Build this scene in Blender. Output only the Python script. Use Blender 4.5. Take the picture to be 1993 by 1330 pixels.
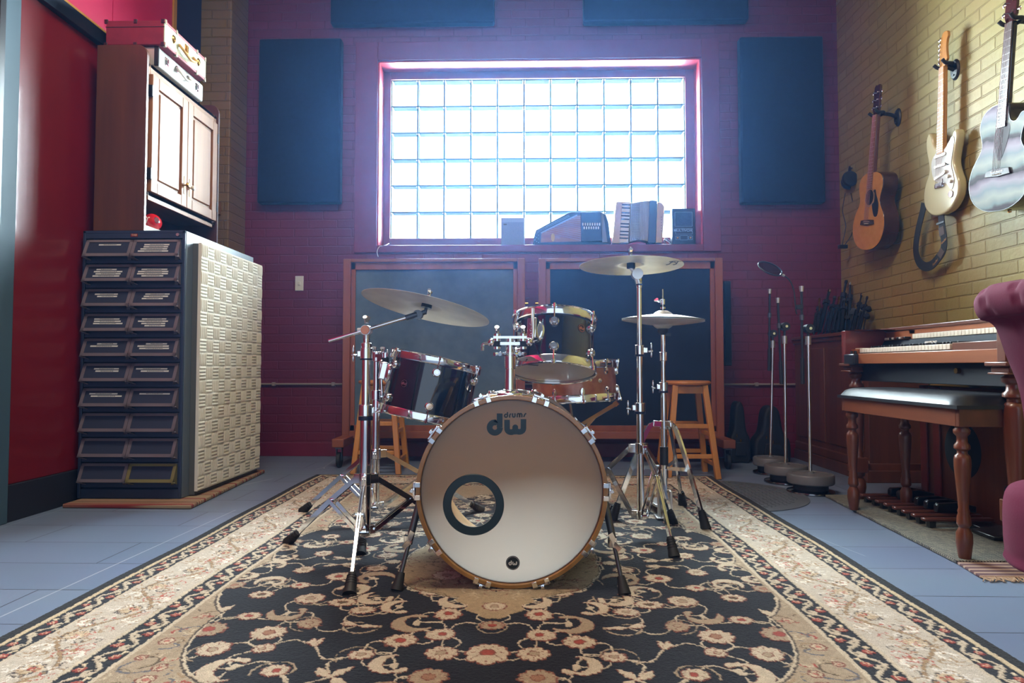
import bpy, math, random
import numpy as np
from mathutils import Vector, Matrix, Euler
random.seed(7)
PI = math.pi
R = math.radians
scene = bpy.context.scene
for _o in list(bpy.data.objects):
    bpy.data.objects.remove(_o)

# ------------------------------------------------------------------ camera
F = 1300.0; CX = 996.5; CY = 665.0; CAMZ = 0.673
cam_data = bpy.data.cameras.new('camera')
cam_data.sensor_width = 36.0
cam_data.lens = F / 1993.0 * 36.0
cam_data.clip_start = 0.02
cam = bpy.data.objects.new('camera', cam_data)
scene.collection.objects.link(cam)
cam.location = (0, 0, CAMZ)
cam.rotation_euler = (R(90) + math.atan(48 / F), 0, math.atan(28.5 / F))
scene.camera = cam
CROT = cam.rotation_euler.to_matrix()

# ------------------------------------------------------------------ world, lights, exposure
scene.view_settings.view_transform = 'Standard'
scene.view_settings.look = 'None'
scene.view_settings.gamma = 1.0
scene.view_settings.exposure = 1.05
world = bpy.data.worlds.new('world'); scene.world = world
world.use_nodes = True
wn = world.node_tree
wn.nodes['Background'].inputs['Color'].default_value = (0.70, 0.83, 1.0, 1)
wn.nodes['Background'].inputs['Strength'].default_value = .7

# the sky is much brighter on the window side of the building
_g = wn.nodes.new('ShaderNodeTexCoord'); _s = wn.nodes.new('ShaderNodeSeparateXYZ'); _m = wn.nodes.new('ShaderNodeMapRange')
_m.inputs['From Min'].default_value = 0.3; _m.inputs['From Max'].default_value = 0.7; _m.inputs['To Min'].default_value = 0.7; _m.inputs['To Max'].default_value = 3.0
wn.links.new(_g.outputs['Generated'], _s.inputs[0]); wn.links.new(_s.outputs['Y'], _m.inputs['Value']); wn.links.new(_m.outputs[0], wn.nodes['Background'].inputs['Strength'])
def area(name, loc, rot, sx, sy, power, color, portal=False):
    l = bpy.data.lights.new(name, 'AREA'); l.shape = 'RECTANGLE'; l.size = sx; l.size_y = sy
    l.energy = power; l.color = color
    if portal: l.cycles.is_portal = True
    o = bpy.data.objects.new(name, l); scene.collection.objects.link(o)
    o.location = loc; o.rotation_euler = rot
    return o
# bright overcast daylight standing outside the glass-block window
area('daylight_outside_window', (0.05, 6.6, 3.9), (R(-82), 0, 0), 5.4, 5.6, 5200, (0.84, 0.93, 1.0))
# rear wall left off behind the camera so sky light comes in as fill
area('rear_fill_portal', (0.0, -3.4, 2.0), (R(90), 0, 0), 7.5, 3.9, 1, (1, 1, 1), portal=True)
area('window_portal', (0.02, 5.32, 2.27), (R(-90), 0, 0), 2.35, 1.3, 1, (1, 1, 1), portal=True)
# added warm fill light, unseen above the kit, to lift the walls
area('warm_fill_light', (-0.5, 1.9, 3.88), (0, 0, 0), 1.6, 0.7, 48, (1.0, 0.84, 0.64))
scene.cycles.max_bounces = 8
scene.cycles.diffuse_bounces = 4
scene.cycles.glossy_bounces = 4
scene.cycles.transparent_max_bounces = 16
scene.cycles.transmission_bounces = 6
scene.cycles.caustics_reflective = False
scene.cycles.caustics_refractive = False
scene.cycles.sample_clamp_indirect = 4.0

# ------------------------------------------------------------------ helpers
def ray(px, py):
    return CROT @ Vector(((px - CX) / F, (CY - py) / F, -1.0))
def at(px, py, Y):            # point seen at a pixel, at depth Y
    d = ray(px, py); t = Y / d.y
    return Vector((d.x * t, Y, CAMZ + d.z * t))
def onX(px, py, X):
    d = ray(px, py); t = X / d.x
    return Vector((X, d.y * t, CAMZ + d.z * t))
def onZ(px, py, z=0.0):
    d = ray(px, py); t = (z - CAMZ) / d.z
    return Vector((d.x * t, d.y * t, z))
def s(r, g, b):
    f = lambda c: (c / 255 / 12.92) if c <= 10 else ((c / 255 + 0.055) / 1.055) ** 2.4
    return (f(r), f(g), f(b))

MATS = {}
def mat(name, c1, c2=None, rough=0.5, metal=0.0, scale=6.0, stretch=(1, 1, 1), bump=0.0, bscale=60.0,
        coat=0.0, sheen=0.0, detail=4, trans=0.0, spec=0.5, bdist=0.002, lo=0.35, hi=0.65, alpha=1.0):
    if name in MATS: return MATS[name]
    m = bpy.data.materials.new(name); m.use_nodes = True
    nt = m.node_tree; b = nt.nodes['Principled BSDF']
    b.inputs['Roughness'].default_value = rough
    b.inputs['Metallic'].default_value = metal
    b.inputs['Coat Weight'].default_value = coat
    b.inputs['Coat Roughness'].default_value = 0.08
    b.inputs['Sheen Weight'].default_value = sheen
    b.inputs['Specular IOR Level'].default_value = spec
    b.inputs['Transmission Weight'].default_value = trans
    b.inputs['Alpha'].default_value = alpha
    b.inputs['Base Color'].default_value = (*c1, 1)
    tc = nt.nodes.new('ShaderNodeTexCoord')
    if c2 is not None:
        mp = nt.nodes.new('ShaderNodeMapping'); mp.inputs['Scale'].default_value = stretch
        nz = nt.nodes.new('ShaderNodeTexNoise'); nz.inputs['Scale'].default_value = scale
        nz.inputs['Detail'].default_value = detail; nz.inputs['Roughness'].default_value = 0.6
        cr = nt.nodes.new('ShaderNodeValToRGB')
        cr.color_ramp.elements[0].position = lo; cr.color_ramp.elements[1].position = hi
        cr.color_ramp.elements[0].color = (*c1, 1); cr.color_ramp.elements[1].color = (*c2, 1)
        nt.links.new(tc.outputs['Object'], mp.inputs[0]); nt.links.new(mp.outputs[0], nz.inputs['Vector'])
        nt.links.new(nz.outputs['Fac'], cr.inputs[0]); nt.links.new(cr.outputs[0], b.inputs['Base Color'])
    if bump:
        n2 = nt.nodes.new('ShaderNodeTexNoise'); n2.inputs['Scale'].default_value = bscale; n2.inputs['Detail'].default_value = 3
        mp2 = nt.nodes.new('ShaderNodeMapping'); mp2.inputs['Scale'].default_value = stretch
        bp = nt.nodes.new('ShaderNodeBump'); bp.inputs['Strength'].default_value = bump; bp.inputs['Distance'].default_value = bdist
        nt.links.new(tc.outputs['Object'], mp2.inputs[0]); nt.links.new(mp2.outputs[0], n2.inputs['Vector'])
        nt.links.new(n2.outputs['Fac'], bp.inputs['Height']); nt.links.new(bp.outputs[0], b.inputs['Normal'])
    MATS[name] = m
    return m

def wood(name, c1, c2, axis='z', rough=0.4, coat=0.3, scale=9.0):
    st = {'x': (0.12, 1.6, 1.6), 'y': (1.6, 0.12, 1.6), 'z': (1.6, 1.6, 0.12)}[axis]
    return mat(name, c1, c2, rough=rough, scale=scale, stretch=st, coat=coat, bump=0.15, bscale=40, detail=8, lo=0.3, hi=0.7)

def brick_mat(name, c1, c2, axes, mortar, bl=0.22, bh=0.067, rough=0.6, strength=0.7, gap=0.006):
    m = bpy.data.materials.new(name); m.use_nodes = True
    nt = m.node_tree; b = nt.nodes['Principled BSDF']; L = nt.links.new
    tc = nt.nodes.new('ShaderNodeTexCoord'); sp = nt.nodes.new('ShaderNodeSeparateXYZ'); cb = nt.nodes.new('ShaderNodeCombineXYZ')
    L(tc.outputs['Object'], sp.inputs[0]); L(sp.outputs[axes[0]], cb.inputs[0]); L(sp.outputs[axes[1]], cb.inputs[1])
    wz = nt.nodes.new('ShaderNodeTexNoise'); wz.inputs['Scale'].default_value = 9; wz.inputs['Detail'].default_value = 3
    L(tc.outputs['Object'], wz.inputs['Vector'])
    wv = nt.nodes.new('ShaderNodeVectorMath'); wv.operation = 'MULTIPLY_ADD'
    L(wz.outputs['Color'], wv.inputs[0]); wv.inputs[1].default_value = (0.008, 0.008, 0); L(cb.outputs[0], wv.inputs[2])
    br = nt.nodes.new('ShaderNodeTexBrick')
    br.inputs['Scale'].default_value = 1.0; br.inputs['Brick Width'].default_value = bl; br.inputs['Row Height'].default_value = bh
    br.inputs['Mortar Size'].default_value = gap; br.inputs['Mortar Smooth'].default_value = 0.6
    br.inputs['Color1'].default_value = (*c1, 1); br.inputs['Color2'].default_value = (*c2, 1); br.inputs['Mortar'].default_value = (*mortar, 1)
    L(wv.outputs[0], br.inputs['Vector'])
    nz = nt.nodes.new('ShaderNodeTexNoise'); nz.inputs['Scale'].default_value = 55; nz.inputs['Detail'].default_value = 5
    L(tc.outputs['Object'], nz.inputs['Vector'])
    n3 = nt.nodes.new('ShaderNodeTexNoise'); n3.inputs['Scale'].default_value = 2.2; n3.inputs['Detail'].default_value = 4
    L(tc.outputs['Object'], n3.inputs['Vector'])
    mx = nt.nodes.new('ShaderNodeMix'); mx.data_type = 'RGBA'; mx.blend_type = 'MULTIPLY'; mx.inputs['Factor'].default_value = 0.25
    L(br.outputs['Color'], mx.inputs[6]); L(n3.outputs['Color'], mx.inputs[7]); L(mx.outputs[2], b.inputs['Base Color'])
    inv = nt.nodes.new('ShaderNodeMath'); inv.operation = 'MULTIPLY_ADD'; inv.inputs[1].default_value = -1.0
    L(br.outputs['Fac'], inv.inputs[0])
    sc = nt.nodes.new('ShaderNodeMath'); sc.operation = 'MULTIPLY'; sc.inputs[1].default_value = 0.35
    L(nz.outputs['Fac'], sc.inputs[0]); L(sc.outputs[0], inv.inputs[2])
    bp = nt.nodes.new('ShaderNodeBump'); bp.inputs['Strength'].default_value = strength; bp.inputs['Distance'].default_value = 0.006
    L(inv.outputs[0], bp.inputs['Height']); L(bp.outputs[0], b.inputs['Normal'])
    b.inputs['Roughness'].default_value = rough
    return m

def perp(d):
    d = d.normalized()
    a = Vector((0, 0, 1)) if abs(d.z) < 0.9 else Vector((1, 0, 0))
    u = d.cross(a).normalized(); v = d.cross(u).normalized()
    return u, v

class MB:
    def __init__(self):
        self.v = []; self.f = []; self.m = []
    def add(self, vs, fs, mi=0):
        o = len(self.v); self.v += [tuple(p) for p in vs]
        self.f += [tuple(i + o for i in q) for q in fs]; self.m += [mi] * len(fs)
        return self
    def box(self, lo, hi, mi=0, X=None):
        x0, y0, z0 = lo; x1, y1, z1 = hi
        vs = [Vector(p) for p in ((x0,y0,z0),(x1,y0,z0),(x1,y1,z0),(x0,y1,z0),(x0,y0,z1),(x1,y0,z1),(x1,y1,z1),(x0,y1,z1))]
        if X is not None: vs = [X @ p for p in vs]
        return self.add(vs, [(0,3,2,1),(4,5,6,7),(0,1,5,4),(1,2,6,5),(2,3,7,6),(3,0,4,7)], mi)
    def bar(self, p0, p1, w, t, up=None, mi=0):      # flat bar of width w, thickness t
        p0 = Vector(p0); p1 = Vector(p1); d = (p1 - p0).normalized()
        up = Vector(up) if up is not None else Vector((0, 0, 1))
        if abs(d.dot(up.normalized())) > 0.98: up = Vector((1, 0, 0))
        u = d.cross(up).normalized(); v = u.cross(d).normalized()
        vs = []
        for p in (p0, p1):
            for a, b in ((-1,-1),(1,-1),(1,1),(-1,1)):
                vs.append(p + u * (a * t / 2) + v * (b * w / 2))
        return self.add(vs, [(3,2,1,0),(4,5,6,7),(0,1,5,4),(1,2,6,5),(2,3,7,6),(3,0,4,7)], mi)
    def cyl(self, p0, p1, r0, r1=None, n=20, mi=0, cap=True):
        p0 = Vector(p0); p1 = Vector(p1); r1 = r0 if r1 is None else r1
        u, v = perp(p1 - p0); vs = []
        for p, r in ((p0, r0), (p1, r1)):
            for i in range(n):
                a = 2 * PI * i / n; vs.append(p + u * (r * math.cos(a)) + v * (r * math.sin(a)))
        fs = [(i, (i + 1) % n, n + (i + 1) % n, n + i) for i in range(n)]
        if cap: fs += [tuple(range(n - 1, -1, -1)), tuple(range(n, 2 * n))]
        return self.add(vs, fs, mi)
    def tube(self, pts, r, n=10, mi=0, closed=False):
        pts = [Vector(p) for p in pts]; N = len(pts); vs = []; u = None
        rr = r if isinstance(r, (list, tuple)) else [r] * N
        for i, p in enumerate(pts):
            if closed: d = pts[(i + 1) % N] - pts[i - 1]
            else: d = pts[min(i + 1, N - 1)] - pts[max(i - 1, 0)]
            d = d.normalized()
            if u is None: u, _ = perp(d)
            u = (u - d * u.dot(d)).normalized(); w = d.cross(u)
            for k in range(n):
                a = 2 * PI * k / n; vs.append(p + u * (rr[i] * math.cos(a)) + w * (rr[i] * math.sin(a)))
        fs = []
        for i in range(N if closed else N - 1):
            j = (i + 1) % N
            for k in range(n):
                fs.append((i * n + k, i * n + (k + 1) % n, j * n + (k + 1) % n, j * n + k))
        if not closed: fs += [tuple(range(n - 1, -1, -1)), tuple((N - 1) * n + k for k in range(n))]
        return self.add(vs, fs, mi)
    def lathe(self, prof, X=None, n=48, mi=0, closed=False):   # profile of (r, z) about local z
        vs = []; P = len(prof)
        for i in range(n):
            a = 2 * PI * i / n
            for r, z in prof:
                p = Vector((r * math.cos(a), r * math.sin(a), z)); vs.append(X @ p if X is not None else p)
        fs = []
        for i in range(n):
            j = (i + 1) % n
            for k in range(P if closed else P - 1):
                l = (k + 1) % P
                fs.append((i * P + k, j * P + k, j * P + l, i * P + l))
        return self.add(vs, fs, mi)
    def prism(self, poly, z0, z1, X=None, mi=0):
        n = len(poly)
        vs = [Vector((x, y, z0)) for x, y in poly] + [Vector((x, y, z1)) for x, y in poly]
        if X is not None: vs = [X @ p for p in vs]
        fs = [(i, (i + 1) % n, n + (i + 1) % n, n + i) for i in range(n)]
        fs += [tuple(range(n - 1, -1, -1)), tuple(range(n, 2 * n))]
        return self.add(vs, fs, mi)
    def ball(self, c, r, n=16, mi=0, sc=(1, 1, 1), X=None):
        c = Vector(c); m_ = n // 2
        prof = [(max(1e-5, r * math.sin(PI * k / m_)), -r * math.cos(PI * k / m_)) for k in range(m_ + 1)]
        T = Matrix.Translation(c) @ Matrix.Diagonal((*sc, 1))
        if X is not None: T = X @ T
        return self.lathe(prof, T, n, mi)
    def build(self, name, m, parent=None, world=False, smooth=35, bevel=0, seg=2, subsurf=0):
        me = bpy.data.meshes.new(name)
        v = self.v; loc = Vector((0, 0, 0))
        if parent is None and v:
            a = np.array(v); lo = a.min(0); hi = a.max(0)
            loc = Vector(((lo[0] + hi[0]) / 2, (lo[1] + hi[1]) / 2, lo[2]))
            v = [(p[0] - loc.x, p[1] - loc.y, p[2] - loc.z) for p in v]
        me.from_pydata(v, [], self.f)
        ms = m if isinstance(m, (list, tuple)) else [m]
        for q in ms: me.materials.append(q)
        if len(ms) > 1: me.polygons.foreach_set('material_index', self.m)
        if smooth:
            me.polygons.foreach_set('use_smooth', [True] * len(me.polygons))
            me.set_sharp_from_angle(angle=R(smooth))
        me.update()
        o = bpy.data.objects.new(name, me); scene.collection.objects.link(o)
        o.location = loc
        if parent is not None:
            o.parent = parent
            if world:       # geometry given in world coordinates
                o.matrix_parent_inverse = ROOTM[parent.name].inverted()
        else:
            ROOTM[o.name] = Matrix.Translation(loc)
        if bevel:
            b = o.modifiers.new('bevel', 'BEVEL'); b.width = bevel; b.segments = seg; b.limit_method = 'ANGLE'; b.angle_limit = R(40)
        if subsurf:
            b = o.modifiers.new('sub', 'SUBSURF'); b.levels = subsurf; b.render_levels = subsurf
        return o
ROOTM = {}
def empty(name, loc=(0, 0, 0), M=None):
    o = bpy.data.objects.new(name, None); scene.collection.objects.link(o); o.empty_display_size = 0.1
    mm = M if M is not None else Matrix.Translation(Vector(loc))
    o.matrix_world = mm
    ROOTM[o.name] = mm.copy()
    return o
def tag(o, label, cat, group=None, kind=None):
    o['label'] = label; o['category'] = cat
    if group: o['group'] = group
    if kind: o['kind'] = kind
    return o
def struct(o):
    o['kind'] = 'structure'; return o
def part(o, parent):         # a sub-part built in the same coordinates as its thing
    return o
def kids(o): return [c for c in scene.collection.objects if c.parent == o]
def copy_tree(o, M=None, parent=None):
    c = o.copy(); scene.collection.objects.link(c)
    if parent is not None: c.parent = parent
    elif M is not None: c.matrix_world = M; ROOTM[c.name] = M.copy()
    for ch in kids(o): copy_tree(ch, parent=c)
    return c
def X3(origin, xa, ya, za):
    return Matrix(((xa[0], ya[0], za[0], origin[0]), (xa[1], ya[1], za[1], origin[1]), (xa[2], ya[2], za[2], origin[2]), (0, 0, 0, 1)))
def smooth_closed(pts, n=8):
    out = []; N = len(pts)
    for i in range(N):
        p0, p1, p2, p3 = (np.array(pts[(i + k - 1) % N], float) for k in range(4))
        for k in range(n):
            t = k / n
            out.append(tuple(0.5 * ((2 * p1) + (-p0 + p2) * t + (2*p0 - 5*p1 + 4*p2 - p3) * t*t + (-p0 + 3*p1 - 3*p2 + p3) * t**3)))
    return out
def smooth_open(pts, n=8):
    P = [np.array(p, float) for p in pts]; P = [2*P[0]-P[1]] + P + [2*P[-1]-P[-2]]; out = []
    for i in range(1, len(P) - 2):
        p0, p1, p2, p3 = P[i-1:i+3]
        for k in range(n):
            t = k / n
            out.append(tuple(0.5 * ((2 * p1) + (-p0 + p2) * t + (2*p0 - 5*p1 + 4*p2 - p3) * t*t + (-p0 + 3*p1 - 3*p2 + p3) * t**3)))
    out.append(tuple(P[-2])); return out
def stroke2d(mb, pts, w, X, mi=0, th=0.0006, z=0.0):      # flat lettering stroke, slightly raised
    n = len(pts); L = []; Rr = []
    for i in range(n):
        a = np.array(pts[max(i - 1, 0)], float); b = np.array(pts[min(i + 1, n - 1)], float)
        d = b - a; d /= (np.linalg.norm(d) + 1e-9); nn = np.array((-d[1], d[0])) * w / 2
        p = np.array(pts[i], float); L.append(p + nn); Rr.append(p - nn)
    for i in range(n - 1):
        mb.prism([tuple(Rr[i]), tuple(Rr[i + 1]), tuple(L[i + 1]), tuple(L[i])], z, z + th, X, mi)
def arc(cx, cy, r, a0, a1, n=14, ry=None):
    ry = r if ry is None else ry
    return [(cx + r * math.cos(R(a0 + (a1 - a0) * k / n)), cy + ry * math.sin(R(a0 + (a1 - a0) * k / n))) for k in range(n + 1)]
def text_part(name, txt, size, X, m, parent, th=0.0005, bold=0.0, shear=0.0, align='CENTER'):
    cu = bpy.data.curves.new(name, 'FONT'); cu.body = txt; cu.size = size; cu.extrude = th; cu.offset = bold; cu.shear = shear
    cu.align_x = align; cu.align_y = 'CENTER'
    o = bpy.data.objects.new('tmp_text', cu); scene.collection.objects.link(o)
    dg = bpy.context.evaluated_depsgraph_get(); me = bpy.data.meshes.new_from_object(o.evaluated_get(dg))
    bpy.data.objects.remove(o); bpy.data.curves.remove(cu)
    me.transform(X); me.name = name; me.materials.clear(); me.materials.append(m)
    ob = bpy.data.objects.new(name, me); scene.collection.objects.link(ob); ob.parent = parent
    ob.matrix_parent_inverse = ROOTM[parent.name].inverted() if parent.name in ROOTM else Matrix.Identity(4)
    return ob

# ------------------------------------------------------------------ shared materials
CHROME = mat('chrome', (0.82, 0.84, 0.86), rough=0.09, metal=1.0)
BRUSHED = mat('brushed_steel', (0.62, 0.62, 0.62), rough=0.3, metal=1.0)
STEEL_DARK = mat('dark_steel', (0.12, 0.13, 0.14), rough=0.35, metal=0.8)
RUBBER = mat('black_rubber', (0.012, 0.012, 0.013), rough=0.6)
BLACK = mat('black_plastic', (0.014, 0.015, 0.018), rough=0.4)
BLACKM = mat('black_metal', (0.018, 0.019, 0.022), rough=0.32, metal=0.3)
FELT = mat('black_felt', (0.02, 0.02, 0.022), rough=0.95)
BRASS = mat('brass', s(190, 150, 80), rough=0.25, metal=1.0)
WHITE = mat('white_plastic', s(225, 222, 210), rough=0.35)
IVORY = mat('ivory', s(228, 222, 205), rough=0.3, coat=0.3)
PAPER = mat('paper', s(200, 200, 195), rough=0.8)
# ================================================================== the room
WX = 2.34; LX = -2.34; BY = 5.0; CEIL = 3.95; RY = -3.4
RED = brick_mat('maroon_brick', s(122, 24, 44), s(112, 20, 40), (0, 2), s(108, 21, 39), rough=0.5, strength=0.4)
REDP = mat('maroon_paint', s(124, 24, 46), s(112, 20, 40), rough=0.42, scale=3, bump=0.25, bscale=35)
YEL = brick_mat('yellow_brick', s(176, 160, 92), s(166, 150, 84), (1, 2), s(160, 144, 80), rough=0.5, strength=0.8)
OCH = brick_mat('ochre_brick', s(150, 120, 58), s(140, 112, 54), (0, 2), s(132, 106, 50), rough=0.55, strength=0.7)
CEILM = mat('ceiling_paint', s(120, 112, 108), rough=0.9)

# back wall with window opening, built from blocks around the hole
wo0 = at(736, 119, BY); wo1 = at(1368, 476, BY)
OX0, OX1, OZ1, OZ0 = wo0.x, wo1.x, wo0.z, wo1.z
mb = MB()
mb.box((LX - 0.3, BY, -0.02), (OX0, BY + 0.35, CEIL)); mb.box((OX1, BY, -0.02), (WX + 0.3, BY + 0.35, CEIL))
mb.box((OX0, BY, -0.02), (OX1, BY + 0.35, OZ0)); mb.box((OX0, BY, OZ1), (OX1, BY + 0.35, CEIL))
struct(mb.build('wall_back', RED, smooth=0))
# right wall, left wall
mb = MB(); mb.box((WX, RY, -0.02), (WX + 0.2, BY, CEIL)); struct(mb.build('wall_right', YEL, smooth=0))
MAG = mat('magenta_paint', s(205, 28, 84), s(196, 24, 78), rough=0.45, scale=2, bump=0.1)
NAVYP = mat('navy_recess', s(34, 30, 66), rough=0.6)  # dark navy colour for the strip between magenta wall and pilaster
mb = MB(); mb.box((LX - 0.2, RY, -0.02), (LX, 4.32, 2.44)); struct(mb.build('wall_left', REDP, smooth=0))
mb = MB(); mb.box((LX - 0.2, RY, 2.44), (LX, 3.655, CEIL)); mb.box((LX - 0.2, 3.661, 2.44), (LX, 4.28, CEIL)); mb.box((LX - 0.2, 3.655, 2.44), (LX - 0.006, 3.661, CEIL))
struct(mb.build('wall_upper_left', MAG, smooth=0))
mb = MB(); mb.box((LX - 0.2, 4.32, -0.02), (LX - 0.02, 4.71, CEIL)); struct(mb.build('wall_recess_left', NAVYP, smooth=0))
GOLD = mat('gold_trim', s(200, 150, 60), rough=0.35, metal=0.2)
mb = MB(); mb.box((LX, 4.282, 2.44), (LX + 0.012, 4.318, CEIL)); struct(mb.build('trim_1', GOLD, smooth=0))
# ochre pilaster in the back left corner
PX1 = at(480, 300, BY).x
mb = MB(); mb.box((LX - 0.3, 4.71, -0.02), (PX1, BY, CEIL)); struct(mb.build('wall_pilaster', OCH, smooth=0, bevel=0.008))
mb = MB(); mb.box((LX - 0.4, RY, CEIL), (WX + 0.3, BY + 0.35, CEIL + 0.15)); struct(mb.build('ceiling', CEILM, smooth=0))

# floor : painted grey-blue hardboard tiles with seams and scratches
def floor_material():
    m = bpy.data.materials.new('painted_floor'); m.use_nodes = True
    nt = m.node_tree; b = nt.nodes['Principled BSDF']; L = nt.links.new
    tc = nt.nodes.new('ShaderNodeTexCoord')
    br = nt.nodes.new('ShaderNodeTexBrick'); br.offset = 0.37; br.offset_frequency = 2
    br.inputs['Scale'].default_value = 1; br.inputs['Brick Width'].default_value = 1.22; br.inputs['Row Height'].default_value = 0.268
    br.inputs['Mortar Size'].default_value = 0.0022; br.inputs['Mortar Smooth'].default_value = 0.1
    br.inputs['Color1'].default_value = (*s(122, 138, 164), 1); br.inputs['Color2'].default_value = (*s(114, 131, 158), 1)
    br.inputs['Mortar'].default_value = (*s(60, 66, 80), 1)
    mp = nt.nodes.new('ShaderNodeMapping'); mp.inputs['Location'].default_value = (0.2, 0.04, 0)
    L(tc.outputs['Object'], mp.inputs[0]); L(mp.outputs[0], br.inputs['Vector'])
    nz = nt.nodes.new('ShaderNodeTexNoise'); nz.inputs['Scale'].default_value = 2.5; nz.inputs['Detail'].default_value = 6
    L(tc.outputs['Object'], nz.inputs['Vector'])
    mx = nt.nodes.new('ShaderNodeMix'); mx.data_type = 'RGBA'; mx.blend_type = 'MULTIPLY'; mx.inputs['Factor'].default_value = 0.18
    L(br.outputs['Color'], mx.inputs[6]); L(nz.outputs['Color'], mx.inputs[7])
    # fine pale scratches
    fac = None
    for ang, sc_, off in ((0.25, 1.1, 0.0), (-0.5, 0.8, 3.3)):
        m2 = nt.nodes.new('ShaderNodeMapping'); m2.inputs['Rotation'].default_value = (0, 0, ang); m2.inputs['Location'].default_value = (off, off, 0)
        L(tc.outputs['Object'], m2.inputs[0])
        vo = nt.nodes.new('ShaderNodeTexVoronoi'); vo.feature = 'DISTANCE_TO_EDGE'; vo.inputs['Scale'].default_value = sc_
        m2.inputs['Scale'].default_value = (1.0, 0.22, 1)
        L(m2.outputs[0], vo.inputs['Vector'])
        lt = nt.nodes.new('ShaderNodeMath'); lt.operation = 'LESS_THAN'; lt.inputs[1].default_value = 0.0011
        L(vo.outputs['Distance'], lt.inputs[0])
        n3 = nt.nodes.new('ShaderNodeTexNoise'); n3.inputs['Scale'].default_value = 2.2 + off; n3.inputs['Detail'].default_value = 5
        L(m2.outputs[0], n3.inputs['Vector'])
        g = nt.nodes.new('ShaderNodeMath'); g.operation = 'GREATER_THAN'; g.inputs[1].default_value = 0.5; L(n3.outputs['Fac'], g.inputs[0])
        q = nt.nodes.new('ShaderNodeMath'); q.operation = 'MULTIPLY'; L(lt.outputs[0], q.inputs[0]); L(g.outputs[0], q.inputs[1])
        if fac is None: fac = q
        else:
            a = nt.nodes.new('ShaderNodeMath'); a.operation = 'MAXIMUM'; L(fac.outputs[0], a.inputs[0]); L(q.outputs[0], a.inputs[1]); fac = a
    sc2 = nt.nodes.new('ShaderNodeMath'); sc2.operation = 'MULTIPLY'; sc2.inputs[1].default_value = 0.55; L(fac.outputs[0], sc2.inputs[0])
    m3 = nt.nodes.new('ShaderNodeMix'); m3.data_type = 'RGBA'; L(sc2.outputs[0], m3.inputs['Factor'])
    L(mx.outputs[2], m3.inputs[6]); m3.inputs[7].default_value = (*s(190, 198, 208), 1)
    L(m3.outputs[2], b.inputs['Base Color'])
    b.inputs['Roughness'].default_value = 0.4
    bp = nt.nodes.new('ShaderNodeBump'); bp.inputs['Strength'].default_value = 0.12; bp.inputs['Distance'].default_value = 0.003
    ad = nt.nodes.new('ShaderNodeMath'); ad.operation = 'SUBTRACT'; L(nz.outputs['Fac'], ad.inputs[0]); L(br.outputs['Fac'], ad.inputs[1])
    L(ad.outputs[0], bp.inputs['Height']); L(bp.outputs[0], b.inputs['Normal'])
    return m
mb = MB(); mb.box((LX - 0.4, RY, -0.1), (WX + 0.3, BY + 0.35, 0)); struct(mb.build('floor', floor_material(), smooth=0))

# smooth plaster surround of the window
sa = at(693, 84, BY); sb = at(1403, 490, BY)
mb = MB(); y0 = BY - 0.018; y1 = BY - 0.0005
mb.box((sa.x, y0, sb.z), (OX0, y1, sa.z)); mb.box((OX1, y0, sb.z), (sb.x, y1, sa.z))
mb.box((OX0, y0, OZ1), (OX1, y1, sa.z)); mb.box((OX0, y0, sb.z), (OX1, y1, OZ0))
struct(mb.build('trim_2', REDP, smooth=0, bevel=0.004))
# window : reveal lining, inner frame, glass blocks and joints
GY = 5.19
g0 = at(762, 157, GY); g1 = at(1335, 463, GY)
GX0, GX1, GZ1, GZ0 = g0.x, g1.x, g0.z, g1.z
JOINT = mat('grey_mortar', s(64, 92, 100), rough=0.8)
REVEAL = mat('reveal_lit_pink', s(196, 62, 72), s(186, 56, 66), rough=0.4, scale=6)  # window light put into the colour: maroon lightened to pink
win = empty('window_1', (0, GY, OZ0)); struct(win)
mb = MB(); mb.box((OX0, BY + 0.002, OZ0 - 0.001), (OX0 + 0.012, GY - 0.02, OZ1)); mb.box((OX1 - 0.012, BY + 0.002, OZ0), (OX1, GY - 0.02, OZ1))
mb.box((OX0, BY + 0.002, OZ1 - 0.012), (OX1, GY - 0.02, OZ1)); mb.box((OX0, BY + 0.002, OZ0 - 0.012), (OX1, GY - 0.02, OZ0))
mb.build('reveal', REVEAL, win, world=True, smooth=0)
mb = MB(); y0 = GY - 0.02; y1 = GY + 0.05
mb.box((OX0, y0, OZ0), (GX0, y1, OZ1)); mb.box((GX1, y0, OZ0), (OX1, y1, OZ1)); mb.box((GX0, y0, GZ1), (GX1, y1, OZ1)); mb.box((GX0, y0, OZ0), (GX1, y1, GZ0))
mb.build('frame', REDP, win, world=True, smooth=0, bevel=0.003)
NXB, NZB = 11, 6
pw = (GX1 - GX0) / NXB; ph = (GZ1 - GZ0) / NZB
mb = MB(); j = 0.0058
for i in range(NXB + 1):
    x = GX0 + i * pw; mb.box((x - j, GY + 0.002, GZ0), (x + j, GY + 0.078, GZ1))
for k in range(NZB + 1):
    z = GZ0 + k * ph; mb.box((GX0, GY + 0.003, z - j), (GX1, GY + 0.077, z + j))
mb.build('mortar_joints', JOINT, win, world=True, smooth=0)
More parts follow.
